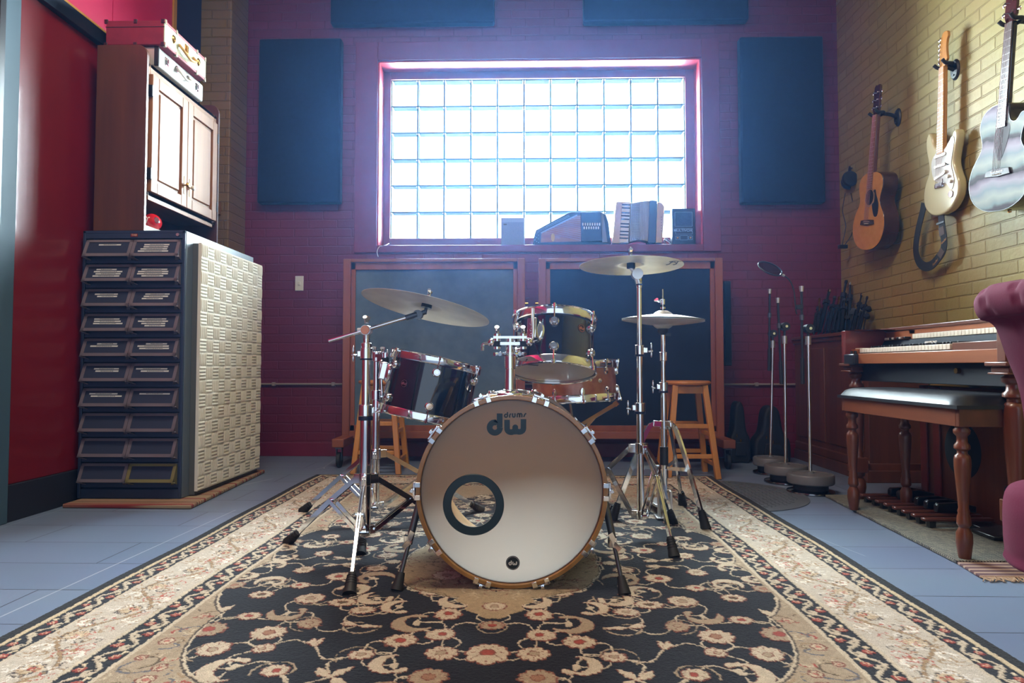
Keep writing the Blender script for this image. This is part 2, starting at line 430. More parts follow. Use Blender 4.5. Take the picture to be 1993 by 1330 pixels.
def glass_block_mat():
    m = bpy.data.materials.new('glass_block'); m.use_nodes = True; nt = m.node_tree; nt.nodes.clear(); L = nt.links.new
    out = nt.nodes.new('ShaderNodeOutputMaterial'); mx = nt.nodes.new('ShaderNodeMixShader'); tr = nt.nodes.new('ShaderNodeBsdfTransparent')
    tr.inputs[0].default_value = (0.93, 0.97, 0.96, 1)
    gl = nt.nodes.new('ShaderNodeBsdfGlossy'); gl.inputs['Roughness'].default_value = 0.12; gl.inputs[0].default_value = (0.8, 0.9, 0.9, 1)
    tc = nt.nodes.new('ShaderNodeTexCoord'); nz = nt.nodes.new('ShaderNodeTexNoise'); nz.inputs['Scale'].default_value = 14
    L(tc.outputs['Object'], nz.inputs['Vector'])
    bp = nt.nodes.new('ShaderNodeBump'); bp.inputs['Strength'].default_value = 0.6; bp.inputs['Distance'].default_value = 0.01
    L(nz.outputs['Fac'], bp.inputs['Height']); L(bp.outputs[0], gl.inputs['Normal'])
    fr = nt.nodes.new('ShaderNodeFresnel'); fr.inputs[0].default_value = 1.3
    L(fr.outputs[0], mx.inputs[0]); L(tr.outputs[0], mx.inputs[1]); L(gl.outputs[0], mx.inputs[2]); L(mx.outputs[0], out.inputs[0])
    return m
GB = glass_block_mat()
mb = MB()
for i in range(NXB):
    for k in range(NZB):
        x0 = GX0 + i * pw + j; x1 = x0 + pw - 2 * j; z0 = GZ0 + k * ph + j; z1 = z0 + ph - 2 * j
        mb.box((x0, GY, z0), (x1, GY + 0.08, z1))
mb.build('glass_blocks', GB, win, world=True, smooth=0, bevel=0.003)

# baseboards, conduits, switch
BASE = mat('black_baseboard', s(30, 34, 46), rough=0.5)
mb = MB(); mb.box((PX1, BY - 0.015, 0), (WX, BY, 0.10)); struct(mb.build('baseboard_back', REDP, smooth=0, bevel=0.003))
PIPE = mat('painted_conduit', s(150, 132, 122), rough=0.45)
zc = at(580, 748, BY - 0.02).z
cd = empty('conduit', ((at(495, 748, BY).x), BY - 0.02, zc)); tag(cd, 'thin pale conduit pipe running low across the maroon brick wall', 'pipe')
MB().cyl((PX1 + .01, BY - 0.014, zc), (WX - 0.02, BY - 0.014, zc), 0.008, n=10).build('pipe', PIPE, cd, world=True)
for x in (-1.9, -1.45, 1.7, 2.1):
    MB().box((x - .012, BY - .024, zc - .014), (x + .012, BY, zc + .014)).build('clip', PIPE, cd, world=True, bevel=.002)
c = at(583, 552, BY)
sw = empty('light_switch', (c.x, BY, c.z - .06)); tag(sw, 'white light switch plate on the maroon brick wall', 'switch')
MB().box((c.x - .032, BY - .008, c.z - .056), (c.x + .032, BY, c.z + .056)).build('plate', WHITE, sw, world=True, bevel=.003)
MB().box((c.x - .008, BY - .018, c.z - .012), (c.x + .008, BY - .006, c.z + .014)).build('toggle', IVORY, sw, world=True, bevel=.002)
c0 = at(737, 500, BY - .02)
pts = smooth_open([at(736, 500, BY - .025), at(734, 490, BY - .03), at(739, 480, BY - .03), at(750, 478, BY + 0.01), at(757, 474, BY + .08)], 6)
tag(MB().tube(pts, .003, 8).build('cable', WHITE), 'short white cable curling over the left end of the window sill', 'cable')

# acoustic panels
PANEL = mat('navy_fabric', s(10, 20, 40), s(8, 17, 35), rough=0.95, scale=30, bump=0.3, bscale=500, sheen=0.1)
def panel(px0, py0, px1, py1, label):
    a = at(px0, py0, BY - .09); b = at(px1, py1, BY - .09)
    mb = MB(); mb.box((a.x, BY - .09, b.z), (b.x, BY - .012, a.z))
    o = mb.build('wall_absorber', PANEL, bevel=.014, seg=3)
    tag(o, label, 'acoustic panel', 'navy acoustic panels around the window')
panel(504, 75, 661, 394, 'navy fabric acoustic panel mounted upright to the left of the window')
panel(1440, 71, 1608, 394, 'navy fabric acoustic panel mounted upright to the right of the window')
panel(644, -112, 962, 42, 'navy fabric acoustic panel lying wide above the left half of the window')
panel(1135, -112, 1458, 38, 'navy fabric acoustic panel lying wide above the right half of the window')

# red sliding door with dark frame on the left wall
DX = LX + 0.10
DOOR = mat('red_satin_door', s(120, 14, 26), s(112, 12, 22), rough=0.36, scale=2, coat=0.25)
FRAMEM = mat('dark_door_metal', s(38, 50, 66), rough=0.35, metal=0.5)
dy0 = onX(21, 500, DX).y; dz1 = 2.35
dr = empty('door_1', (DX, dy0, 0)); struct(dr)
MB().box((DX - .05, dy0, .16), (DX, 3.62, dz1)).build('door_leaf', DOOR, dr, world=True, bevel=.003)
MB().box((DX - .05, dy0, .0), (DX + .012, 3.62, .16)).build('kick_plate', BASE, dr, world=True, bevel=.003)
MB().box((LX, RY + 2, dz1), (DX + .03, 3.66, dz1 + .075)).build('top_rail', FRAMEM, dr, world=True, bevel=.004)
MB().box((LX, RY + 2, dz1 + .082), (DX + .018, 3.66, dz1 + .094)).build('gold_strip', GOLD, dr, world=True)
MB().box((DX - .05, dy0 - .10, 0), (DX + .02, dy0 - .002, dz1)).build('steel_stile', mat('pale_steel', s(62, 88, 104), rough=.6, metal=.0), dr, world=True, bevel=.004)
MB().box((DX - .05, dy0 - .13, 0), (DX + .03, dy0 - .10, dz1)).build('edge_stile', BLACKM, dr, world=True)
MB().box((DX - .08, 1.2, 0), (DX, dy0 - .13, dz1)).build('neighbour_leaf', DOOR, dr, world=True, bevel=.003)

# embossed steel floor disc
mb = MB(); cx_, cy_ = 1.02, 3.55
mb.lathe([(.001, 0), (.425, 0), (.425, .004), (.415, .006), (.001, .006)], Matrix.Translation((cx_, cy_, 0)), 64)
disc = empty('floor_disc', (cx_, cy_, 0)); tag(disc, 'grey painted round steel cover with raised tread, on the floor right of the rug', 'floor cover')
DISC = mat('grey_cover', s(104, 112, 120), rough=.35, metal=.2)
mb.build('disc', DISC, disc, world=True)
mb = MB(); k = 0
for i in range(-14, 15):
    for jx in range(-14, 15):
        x = i * .028; y = jx * .028
        if x * x + y * y > .365 ** 2 : continue
        a = R(45) if (i + jx) % 2 else R(-45)
        T = Matrix.Translation((cx_ + x, cy_ + y, .006)) @ Matrix.Rotation(a, 4, 'Z')
        mb.prism([(-.011, 0), (0, -.003), (.011, 0), (0, .003)], 0, .0018, T)
mb.build('tread', DISC, disc, world=True, smooth=0)
# ================================================================== the large oriental rug
RX0, RX1 = at(613, 928, 4.07).x, at(1386, 933, 4.07).x
RCX = (RX0 + RX1) / 2; RHX = (RX1 - RX0) / 2; RFAR = 4.09; RCY = 2.27; RHY = RFAR - RCY
class Canvas:
    def __init__(self, w, h, res, base, seed=1):
        self.res = res; self.nx = int(w / res) + 2; self.ny = int(h / res) + 2
        g = np.random.RandomState(seed)
        def sm(a, k):
            for _ in range(k):
                a = (a + np.roll(a, 1, 0) + np.roll(a, -1, 0) + np.roll(a, 1, 1) + np.roll(a, -1, 1)) / 5
            return a / (a.std() + 1e-9)
        self.X, self.Y = np.meshgrid(np.arange(self.nx) * res, np.arange(self.ny) * res)
        self.X = self.X + sm(g.randn(self.ny, self.nx), 3) * .0011; self.Y = self.Y + sm(g.randn(self.ny, self.nx), 3) * .0011
        self.c = np.zeros((self.ny, self.nx, 3)); self.c[:] = base
        self.n = sm(g.randn(self.ny, self.nx), 5)
    def win(self, x0, x1, y0, y1):
        r = self.res
        i0 = max(0, int(x0 / r) - 3); i1 = min(self.nx, int(x1 / r) + 4); j0 = max(0, int(y0 / r) - 3); j1 = min(self.ny, int(y1 / r) + 4)
        if i0 >= i1 or j0 >= j1: return None
        return (slice(j0, j1), slice(i0, i1))
    def put(self, w, mask, col):
        sub = self.c[w]; sub[mask] = col
    def stroke(self, pts, wid, col, outline=None, ow=.0022):
        pts = np.array(pts, float); wd = np.array(wid if hasattr(wid, '__len__') else [wid] * len(pts), float)
        m = wd.max() + .006
        w = self.win(pts[:, 0].min() - m, pts[:, 0].max() + m, pts[:, 1].min() - m, pts[:, 1].max() + m)
        if w is None: return
        X = self.X[w]; Y = self.Y[w]; D = np.full(X.shape, 9.0)
        for i in range(len(pts) - 1):
            a = pts[i]; b = pts[i + 1]; d = b - a; L2 = (d ** 2).sum() + 1e-12
            t = np.clip(((X - a[0]) * d[0] + (Y - a[1]) * d[1]) / L2, 0, 1)
            q = np.hypot(X - a[0] - t * d[0], Y - a[1] - t * d[1]) - (wd[i] + t * (wd[i + 1] - wd[i])); D = np.minimum(D, q)
        if outline is not None: self.put(w, D < ow, outline)
        self.put(w, D < 0, col)
    def flower(self, cx, cy, r, n, col, rim, core, rot=0.0, depth=.22, sx=1.0, lines=True):
        w = self.win(cx - r * 1.3, cx + r * 1.3, cy - r * 1.3, cy + r * 1.3)
        if w is None: return
        X = self.X[w] - cx; Y = (self.Y[w] - cy) / sx; th = np.arctan2(Y, X) - rot; rr = np.hypot(X, Y)
        edge = r * (1 - depth + depth * np.abs(np.cos(n * th / 2)) ** .6)
        self.put(w, rr < edge, rim); self.put(w, rr < edge - .0045, col)
        if lines: self.put(w, (np.abs(np.sin(n * th / 2)) < .10) & (rr > r * .45) & (rr < edge * .85), rim)
        self.put(w, rr < r * .36, rim); self.put(w, rr < r * .29, core)
    def palmette(self, cx, cy, r, ang, col, rim, core):
        w = self.win(cx - r * 1.4, cx + r * 1.4, cy - r * 1.4, cy + r * 1.4)
        if w is None: return
        X = self.X[w] - cx; Y = self.Y[w] - cy; c, s_ = math.cos(ang), math.sin(ang)
        U = X * c + Y * s_; V = -X * s_ + Y * c; th = np.arctan2(V, U); rr = np.hypot(U, V)
        edge = r * (.72 + .42 * np.cos(th / 2) ** 4) * (1 - .2 + .2 * np.abs(np.cos(4.5 * th)) ** .5)
        self.put(w, rr < edge, rim); self.put(w, rr < edge - .004, col)
        self.put(w, (np.abs(np.sin(4.5 * th)) < .12) & (rr > r * .4) & (rr < edge * .85), rim)
        self.put(w, np.hypot(U - r * .1, V) < r * .3, rim); self.put(w, np.hypot(U - r * .1, V) < r * .22, core)
def crescent(c, r, a0, sweep, wmax):
    n = 16; pts = []; wd = []
    for k in range(n + 1):
        t = k / n; a = a0 + sweep * t; rr = r * (1 - .25 * t)
        pts.append((c[0] + rr * math.cos(a), c[1] + rr * math.sin(a))); wd.append(.0022 + wmax * math.sin(PI * min(1, t * 1.15)) ** 1.2 * (1 - .3 * t) if t < .87 else .004 + wmax * .3)
    return pts, wd
def rug_quadrant():
    NV = s(16, 22, 34); CR = s(190, 176, 153); TAN = s(160, 143, 120); RB = s(122, 74, 62); RD = s(150, 66, 56); BR = s(92, 78, 62)
    LT = s(186, 176, 160); WH = s(212, 206, 196)
    C = Canvas(RHX, RHY, .0022, NV, 3); g = random.Random(11)
    A, B = C.X, C.Y
    # --- field scroll work
    pts = []
    fixed = [(.0, .545, 'f', .034), (.0, .70, 'p', .062), (.115, .60, 'p', .044), (.115, .83, 'f', .046), (0.0, .90, 'f', .04), (.0, .43, 'x', 0)]
    for f in fixed: pts.append([f[0], f[1], f[2], f[3]])
    tries = 0
    while tries < 9000 and len(pts) < 170:
        tries += 1; x = g.uniform(.03, .86); y = g.uniform(0, 1.22)
        if all(math.hypot(x - p[0], y - p[1]) > .090 for p in pts):
            q = g.random(); k = 'f' if q < .34 else ('p' if q < .54 else ('c' if q < .82 else 'l'))
            pts.append([x, y, k, g.uniform(.031, .050)])
    for i, p in enumerate(pts):
        near = sorted(range(len(pts)), key=lambda j: math.hypot(p[0] - pts[j][0], p[1] - pts[j][1]))[1:4]
        for j in near[:2]:
            q = pts[j]
            if q[2] == 'x': continue
            mx, my = (p[0] + q[0]) / 2, (p[1] + q[1]) / 2; dx, dy = q[0] - p[0], q[1] - p[1]; k = g.choice((-.38, .38))
            C.stroke(smooth_open([(p[0], p[1]), (mx - dy * k, my + dx * k), (q[0], q[1])], 7), .0024, CR)
        if g.random() < .4:
            a0 = g.uniform(0, 6); sp = [(p[0] + (.02 + .04 * t) * math.cos(a0 + 5 * t), p[1] + (.02 + .04 * t) * math.sin(a0 + 5 * t)) for t in np.linspace(0, 1, 14)]
            C.stroke(sp, .0022, TAN)
    for x, y, k, r in pts:
        if k == 'x': continue
        col = CR if g.random() < .75 else TAN
        if k == 'f': C.flower(x, y, r, g.choice((8, 9, 10, 12)), col, RB, g.choice((RD, BR, TAN, s(150, 112, 90))), g.uniform(0, 3), sx=g.uniform(.8, 1))
        elif k == 'p': C.palmette(x, y, r, g.uniform(0, 6.28) if x > 0 else PI / 2, col, RB, g.choice((RD, TAN)))
        elif k == 'c':
            pp, ww = crescent((x, y), r * 1.15, g.uniform(0, 6.28), g.choice((-1, 1)) * g.uniform(3.6, 4.6), r * .36)
            C.stroke(pp, ww, col, RB, .0018)
            a = g.uniform(0, 6); C.stroke([(x, y), (x + r * .3 * math.cos(a), y + r * .3 * math.sin(a))], r * .2, CR)
        else:
            for q in range(3):
                a = g.uniform(0, 6.28); e = (x + r * 1.3 * math.cos(a), y + r * 1.3 * math.sin(a)); m_ = ((x + e[0]) / 2 + .006, (y + e[1]) / 2)
                C.stroke([(x, y), m_, e], [.002, r * .27, .001], col, RB, .0014)
    # --- corner spandrels
    q = (np.abs(A) / .80) ** 2.3 + (np.abs(B) / 1.16) ** 2.3
    ang = np.arctan2(B * .7, A); f = q - 1 - .15 * np.abs(np.sin(ang * 7.3)) ** .8 + .08
    sp = f > 0
    C.c[f > -.016] = CR; C.c[sp] = s(70, 62, 56); C.c[f > .014] = TAN
    g2 = random.Random(5)
    keep = C.c.copy()
    for k in range(520):
        x = g2.uniform(.4, .86); y = g2.uniform(.0, 1.6); a0 = g2.uniform(0, 6.3); r = g2.uniform(.012, .045); sw = g2.uniform(1.5, 4.5)
        pp = [(x + r * math.cos(a0 + sw * t), y + r * (.9 - .4 * t) * math.sin(a0 + sw * t)) for t in np.linspace(0, 1, 10)]
        C.stroke(pp, g2.choice((.0012, .0016, .003)), g2.choice((BR, s(186, 170, 144), s(186, 170, 144), RD, s(150, 128, 100), s(96, 96, 104))))
    for k in range(60):
        x = g2.uniform(.4, .86); y = g2.uniform(.0, 1.6)
        C.flower(x, y, g2.uniform(.014, .024), 6, s(190, 172, 146), RB, s(176, 110, 96), g2.uniform(0, 3))
    m = f <= .02; C.c[m] = keep[m]
    # --- central medallion
    e = (A / .31) ** 2.6 + (B / .335) ** 2.6; ang = np.arctan2(B, A); fm = e - 1 - .10 * np.abs(np.sin(ang * 6)) ** .7
    fin = (B > .32) & (B < .50) & (A < .115 * np.sqrt(np.clip((.50 - B) / .18, 0, 1)) * (1 + .12 * np.sin(B * 90)))
    C.c[fm < .06] = CR; C.c[(fm < .03)] = s(84, 72, 58); C.c[fm < 0] = s(150, 132, 104)
    C.c[fin] = s(158, 138, 108)
    keep = C.c.copy()
    for k in range(60):
        x = g2.uniform(0, .3); y = g2.uniform(0, .36); a0 = g2.uniform(0, 6.3); r = g2.uniform(.015, .05); sw = g2.uniform(1.5, 4)
        C.stroke([(x + r * math.cos(a0 + sw * t), y + r * math.sin(a0 + sw * t)) for t in np.linspace(0, 1, 9)], .0016, g2.choice((BR, RB, s(176, 158, 130))))
    C.flower(.0, .41, .035, 9, CR, RB, TAN); C.flower(.0, .2, .07, 12, CR, RB, TAN); C.flower(.16, .14, .05, 9, CR, RB, TAN)
    m = ~((fm < 0) | fin); C.c[m] = keep[m]
    # --- borders : tiles drawn once and run round the rug
    def guard_tile():
        w, h = .13, .07; T = Canvas(w, h, .0015, NV, 9)
        for o in (-w, 0, w):
            T.stroke([(o + t * w, h * .5 + h * .30 * math.sin(2 * PI * t)) for t in np.linspace(0, 1, 22)], .0045, CR)
            for cx, sg in ((.25, -1), (.75, 1)):
                T.flower(o + cx * w, h * .5 - sg * -.02 * 0 + sg * .016, .0125, 5, s(206, 180, 150), RD, RD, 0)
                pp, ww = crescent((o + (cx + .12) * w, h * .5 - sg * .012), .013, 0 if sg > 0 else PI, 3.6, .0045); T.stroke(pp, ww, CR)
                T.stroke([(o + (cx - .2) * w, h * .5 + sg * .024), (o + (cx - .1) * w, h * .5 + sg * .018)], [.006, .001], s(206, 190, 160))
        return T
    def main_tile():
        w, h = .36, .175; T = Canvas(w, h, .0015, LT, 10); g3 = random.Random(8)
        DK = s(78, 72, 72); TL = s(152, 126, 94); RL = s(168, 84, 70)
        for o in (-w, 0, w):
            T.stroke([(o + t * w, h * .5 + h * .3 * math.sin(2 * PI * t)) for t in np.linspace(0, 1, 26)], .0045, TL, DK, .001)
            for cx, cy in ((.25, .62), (.75, .38)):
                T.palmette(o + cx * w, cy * h - .01, .036, PI / 2 if cy < .5 else -PI / 2, s(190, 170, 140), DK, RL)
                T.flower(o + (cx + .02) * w, cy * h, .015, 6, RL, s(200, 180, 150), TL)
            for k, (cx, cy, sgn) in enumerate(((.05, .78, 1), (.45, .8, -1), (.52, .22, 1), (.95, .2, -1))):
                pp, ww = crescent((o + cx * w, cy * h), .022, g3.random() * 6 if o == -w else k * 1.7, sgn * 4.2, .005); T.stroke(pp, ww, s(222, 214, 200), TL if k % 2 else RL, .0016)
            gg = random.Random(4)
            for k in range(84):
                x = o + gg.uniform(0, w); y = gg.uniform(.01, h - .01); a = gg.uniform(0, 6); r = gg.uniform(.006, .021)
                T.stroke([(x + r * math.cos(a + t * 3), y + r * math.sin(a + t * 3)) for t in np.linspace(0, 1, 6)], .0011 + .0016 * gg.random(), gg.choice((DK, RL, TL, WH, TL, WH)))
        return T
    TG, TM = guard_tile(), main_tile()
    da = RHX - A; db = RHY - B; d = np.minimum(da, db); sd = np.where(da < db, B, A)
    def lay(T, d0, d1, w, h):
        m = (d >= d0) & (d < d1)
        u = np.mod(sd, w); v = (d - d0) / (d1 - d0) * h
        i = np.clip((u / T.res).astype(int), 0, T.nx - 1); j_ = np.clip((v / T.res).astype(int), 0, T.ny - 1)
        C.c[m] = T.c[j_[m], i[m]]
    C.c[d < .40] = TAN; C.c[d < .392] = CR
    lay(TG, .305, .380, .13, .07); C.c[(d > .295) & (d < .305)] = CR
    lay(TM, .125, .295, .36, .175); C.c[(d > .118) & (d < .127)] = CR
    lay(TG, .055, .118, .13, .07)
    C.c[(d > .040) & (d < .055)] = s(190, 172, 140)
    C.c[d < .040] = s(15, 17, 22)
    C.c *= (1 + .05 * C.n)[..., None]
    return C
CQ = rug_quadrant()
xs = np.linspace(-RHX, RHX, int(2 * RHX / .0030) + 1)
ys = []; y = RFAR
while y > 1.25:
    ys.append(y); y -= max(.0026, .0008 * y * y * .78)
while y > RCY - RHY:
    ys.append(y); y -= .02
ys.append(RCY - RHY); ys = np.array(ys)
GXX, GYY = np.meshgrid(xs, ys)
ia = np.clip((np.abs(GXX) / CQ.res).astype(int), 0, CQ.nx - 1); ib = np.clip((np.abs(GYY - RCY) / CQ.res).astype(int), 0, CQ.ny - 1)
colr = CQ.c[ib, ia]
g_ = np.random.RandomState(2)
hz = .0105 + .0012 * g_.rand(*GXX.shape)
lum = colr.mean(-1); hz = hz + .0015 * (lum > .1)
edge = np.minimum(RHX - np.abs(GXX), np.minimum(RFAR - GYY, GYY - (RCY - RHY))); hz = hz * np.clip(edge / .006 + .05, 0, 1)
wob = .004 * np.sin(GYY * 3.1) + .003 * np.sin(GYY * 7.7 + 1)
NXr, NYr = len(xs), len(ys)
co = np.stack([GXX + RCX + wob, GYY, hz + .0012], -1).reshape(-1, 3)
idx = np.arange(NXr * NYr).reshape(NYr, NXr)
quads = np.stack([idx[:-1, :-1], idx[1:, :-1], idx[1:, 1:], idx[:-1, 1:]], -1).reshape(-1, 4)
me = bpy.data.meshes.new('oriental_rug')
me.vertices.add(len(co)); me.vertices.foreach_set('co', co.astype(np.float32).ravel())
me.loops.add(quads.size); me.loops.foreach_set('vertex_index', quads.astype(np.int32).ravel())
me.polygons.add(len(quads)); me.polygons.foreach_set('loop_start', np.arange(0, quads.size, 4, dtype=np.int32))
me.update(calc_edges=True)
at_ = me.color_attributes.new('pattern', 'FLOAT_COLOR', 'POINT')
at_.data.foreach_set('color', np.concatenate([colr.reshape(-1, 3), np.ones((len(co), 1))], -1).astype(np.float32).ravel())
me.polygons.foreach_set('use_smooth', np.ones(len(quads), bool))
def rug_material(name, rough=.95):
    m = bpy.data.materials.new(name); m.use_nodes = True; nt = m.node_tree; b = nt.nodes['Principled BSDF']; L = nt.links.new
    a = nt.nodes.new('ShaderNodeAttribute'); a.attribute_name = 'pattern'
    tc = nt.nodes.new('ShaderNodeTexCoord'); nz = nt.nodes.new('ShaderNodeTexNoise'); nz.inputs['Scale'].default_value = 420; nz.inputs['Detail'].default_value = 2
    L(tc.outputs['Object'], nz.inputs['Vector'])
    mr = nt.nodes.new('ShaderNodeMapRange'); mr.inputs['From Min'].default_value = .3; mr.inputs['From Max'].default_value = .7; mr.inputs['To Min'].default_value = .72; mr.inputs['To Max'].default_value = 1.25
    L(nz.outputs['Fac'], mr.inputs['Value'])
    mx = nt.nodes.new('ShaderNodeMix'); mx.data_type = 'RGBA'; mx.blend_type = 'MULTIPLY'; mx.inputs['Factor'].default_value = 1
    L(a.outputs['Color'], mx.inputs[6]); L(mr.outputs[0], mx.inputs[7]); L(mx.outputs[2], b.inputs['Base Color'])
    bp = nt.nodes.new('ShaderNodeBump'); bp.inputs['Strength'].default_value = .5; bp.inputs['Distance'].default_value = .002
    L(nz.outputs['Fac'], bp.inputs['Height']); L(bp.outputs[0], b.inputs['Normal'])
    b.inputs['Roughness'].default_value = rough; b.inputs['Sheen Weight'].default_value = .15; b.inputs['Specular IOR Level'].default_value = .15
    return m
me.materials.append(rug_material('rug_pile'))
rug = bpy.data.objects.new('oriental_rug', me); scene.collection.objects.link(rug)
tag(rug, 'large oriental rug with black floral field and cream borders, under the drum kit', 'rug')
# ================================================================== drum kit
GLOSSBLK = mat('black_lacquer', s(10, 14, 22), rough=.08, coat=1.0)
HOOPW = mat('maple_hoop', s(176, 128, 66), s(150, 104, 50), rough=.3, scale=14, stretch=(1, 1, 1), coat=.5)
MAPLEIN = mat('maple_inside', s(214, 170, 118), s(198, 152, 98), rough=.5, scale=10, stretch=(.3, 2, 2))
TANSHELL = mat('tan_burl_shell', s(186, 116, 66), s(154, 84, 44), rough=.3, scale=16, coat=.7)
LOGO = mat('teal_black_ink', s(8, 40, 44), rough=.4)
def head_mat():
    m = bpy.data.materials.new('coated_drum_head'); m.use_nodes = True; nt = m.node_tree; nt.nodes.clear(); L = nt.links.new
    out = nt.nodes.new('ShaderNodeOutputMaterial'); d = nt.nodes.new('ShaderNodeBsdfDiffuse'); t = nt.nodes.new('ShaderNodeBsdfTranslucent'); g = nt.nodes.new('ShaderNodeBsdfGlossy')
    d.inputs[0].default_value = (*s(172, 160, 144), 1); t.inputs[0].default_value = (*s(232, 222, 212), 1); g.inputs['Roughness'].default_value = .45
    a = nt.nodes.new('ShaderNodeMixShader'); a.inputs[0].default_value = .58; L(d.outputs[0], a.inputs[1]); L(t.outputs[0], a.inputs[2])
    b = nt.nodes.new('ShaderNodeMixShader'); b.inputs[0].default_value = .04; L(a.outputs[0], b.inputs[1]); L(g.outputs[0], b.inputs[2]); L(b.outputs[0], out.inputs[0])
    return m
HEAD = head_mat()
def clear_mat(name, tint, f=.12):
    m = bpy.data.materials.new(name); m.use_nodes = True; nt = m.node_tree; nt.nodes.clear(); L = nt.links.new
    out = nt.nodes.new('ShaderNodeOutputMaterial'); d = nt.nodes.new('ShaderNodeBsdfTransparent'); d.inputs[0].default_value = (*tint, 1)
    g = nt.nodes.new('ShaderNodeBsdfGlossy'); g.inputs['Roughness'].default_value = .1
    b = nt.nodes.new('ShaderNodeMixShader'); b.inputs[0].default_value = f; L(d.outputs[0], b.inputs[1]); L(g.outputs[0], b.inputs[2]); L(b.outputs[0], out.inputs[0])
    return m
CLEAR = clear_mat('clear_film', (.93, .95, .96), .05)
TOMHEAD = mat('tom_bottom_head', s(206, 196, 180), rough=.25, coat=.4)

# ---- bass drum -----------------------------------------------------
BR_ = .286; BY0 = 2.0; BDEP = .54
bc = at(995.5, 961, BY0); BX, BZ = bc.x, bc.z
RUGZ = .0128
BZ = RUGZ + BR_ + .001
bd = empty('bass_drum', (BX, BY0 + .2, RUGZ))
tag(bd, 'bass drum on the rug with pale ported front head and wooden hoop', 'drum')
FX = X3((BX, BY0, BZ), (1, 0, 0), (0, 0, 1), (0, -1, 0))        # local x right, y up, z to the camera
DBx = X3((BX, BY0, BZ), (1, 0, 0), (0, 0, -1), (0, 1, 0))       # local z away from the camera
SR = BR_ - .012
MB().lathe([(SR - .007, .028), (SR, .028), (SR, BDEP - .028), (SR - .007, BDEP - .028)], DBx, 96, closed=True).build('shell', [GLOSSBLK], bd, world=True)
MB().lathe([(SR - .0075, .03), (SR - .009, .03), (SR - .009, BDEP - .03), (SR - .0075, BDEP - .03)], DBx, 96, closed=True).build('shell_lining', MAPLEIN, bd, world=True)
for z0 in (0.0, BDEP - .04):
    MB().lathe([(BR_ - .013, z0 + .001), (BR_ - .011, z0 - .001), (BR_ - .001, z0), (BR_, z0 + .002), (BR_, z0 + .038), (BR_ - .002, z0 + .04), (BR_ - .011, z0 + .04), (BR_ - .013, z0 + .038)], DBx, 96, closed=True).build('hoop', HOOPW, bd, world=True)
    MB().tube([DBx @ Vector(((BR_ - .016) * math.cos(a), (BR_ - .016) * math.sin(a), z0 + .014)) for a in np.linspace(0, 2 * PI, 97)[:-1]], .0035, 8, closed=True).build('head_flesh_hoop', BRUSHED, bd, world=True)
# front head with its off-centre port
hc = at(921, 984, BY0); hx, hy = hc.x - BX, hc.z - BZ; n = 96
HR = BR_ - .0165
vs = []; fs = []
for i in range(n):
    a = 2 * PI * i / n
    vs.append(FX @ Vector((hx + .066 * math.cos(a), hy + .066 * math.sin(a), -.010)))
for rr in (.35, .7, 1.0):
    for i in range(n):
        a = 2 * PI * i / n; p0 = np.array((hx + .066 * math.cos(a), hy + .066 * math.sin(a))); p1 = np.array((HR * math.cos(a), HR * math.sin(a)))
        p = p0 + (p1 - p0) * rr; vs.append(FX @ Vector((p[0], p[1], -.010)))
for k in range(3):
    for i in range(n):
        j_ = (i + 1) % n; fs.append((k * n + i, (k + 1) * n + i, (k + 1) * n + j_, k * n + j_))
fh = MB().add(vs, fs).build('front_head', HEAD, bd, world=True)
MB().lathe([(.066, -.011), (.068, -.0075), (.0895, -.0075), (.0915, -.0095), (.066, -.0125)], FX @ Matrix.Translation((hx, hy, 0)), 72, closed=True).build('port_ring', LOGO, bd, world=True)
# lettering : coordinates in pixels of the logo, scaled to the head
lg = empty('dw_tmp'); bpy.data.objects.remove(lg)
KX = 1 / 16.6 / (F / BY0); lc = at(930 + 930 / 16.6, 790 + 600 / 16.6, BY0)
LX4 = FX @ Matrix.Translation((lc.x - BX, lc.z - BZ, -.0098)) @ Matrix.Diagonal((KX, KX, 1, 1)) @ Matrix.Translation((-930, 600, 0))
def lp(pts): return [(x, -y) for x, y in pts]
mb = MB()
stroke2d(mb, lp([(702, 262), (702, 716)]), 186, LX4)
stroke2d(mb, lp([(575, 548)] + [(545 + 168 * math.cos(t) * 1.0, 716 - 168 * math.sin(t)) for t in np.linspace(R(80), R(360), 30)]), 186, LX4, z=.0001)
stroke2d(mb, lp([(940, 466), (942, 760)] + [(1072 + 130 * math.cos(t), 760 - 105 * math.sin(t)) for t in np.linspace(R(180), R(360), 18)] + [(1206, 700)]), 180, LX4)
stroke2d(mb, lp([(1200, 716)] + [(1337 + 132 * math.cos(t), 745 - 110 * math.sin(t)) for t in np.linspace(R(180), R(360), 18)] + [(1470, 745), (1472, 442)]), 180, LX4, z=.0001)
stroke2d(mb, lp([(1072, 880), (1340, 870)]), 120, LX4, z=.0002)
mb.prism(lp([(1206 + 92 * math.cos(t), 705 - 88 * math.sin(t)) for t in np.linspace(0, 2 * PI, 25)[:-1]]), 0, .0009, LX4)
mb.build('dw_lettering', LOGO, bd, world=True, smooth=0)
mb = MB(); S = 46
stroke2d(mb, lp([(955, 215), (955, 340)]), S, LX4)
stroke2d(mb, lp([(930, 285)] + [(908 + 46 * math.cos(t), 335 - 48 * math.sin(t)) for t in np.linspace(R(80), R(360), 18)]), S, LX4)
stroke2d(mb, lp([(1024, 395), (1024, 330), (1040, 290), (1068, 268)]), S, LX4)
stroke2d(mb, lp([(1118, 255)] + [(1158 + 40 * math.cos(t), 335 - 42 * math.sin(t)) for t in np.linspace(R(180), R(360), 14)] + [(1198, 255)]), S, LX4)
stroke2d(mb, lp([(1272, 385)] + [(1310 + 38 * math.cos(t), 300 - 34 * math.sin(t)) for t in np.linspace(R(180), R(0), 12)] + [(1348, 385)]), S, LX4)
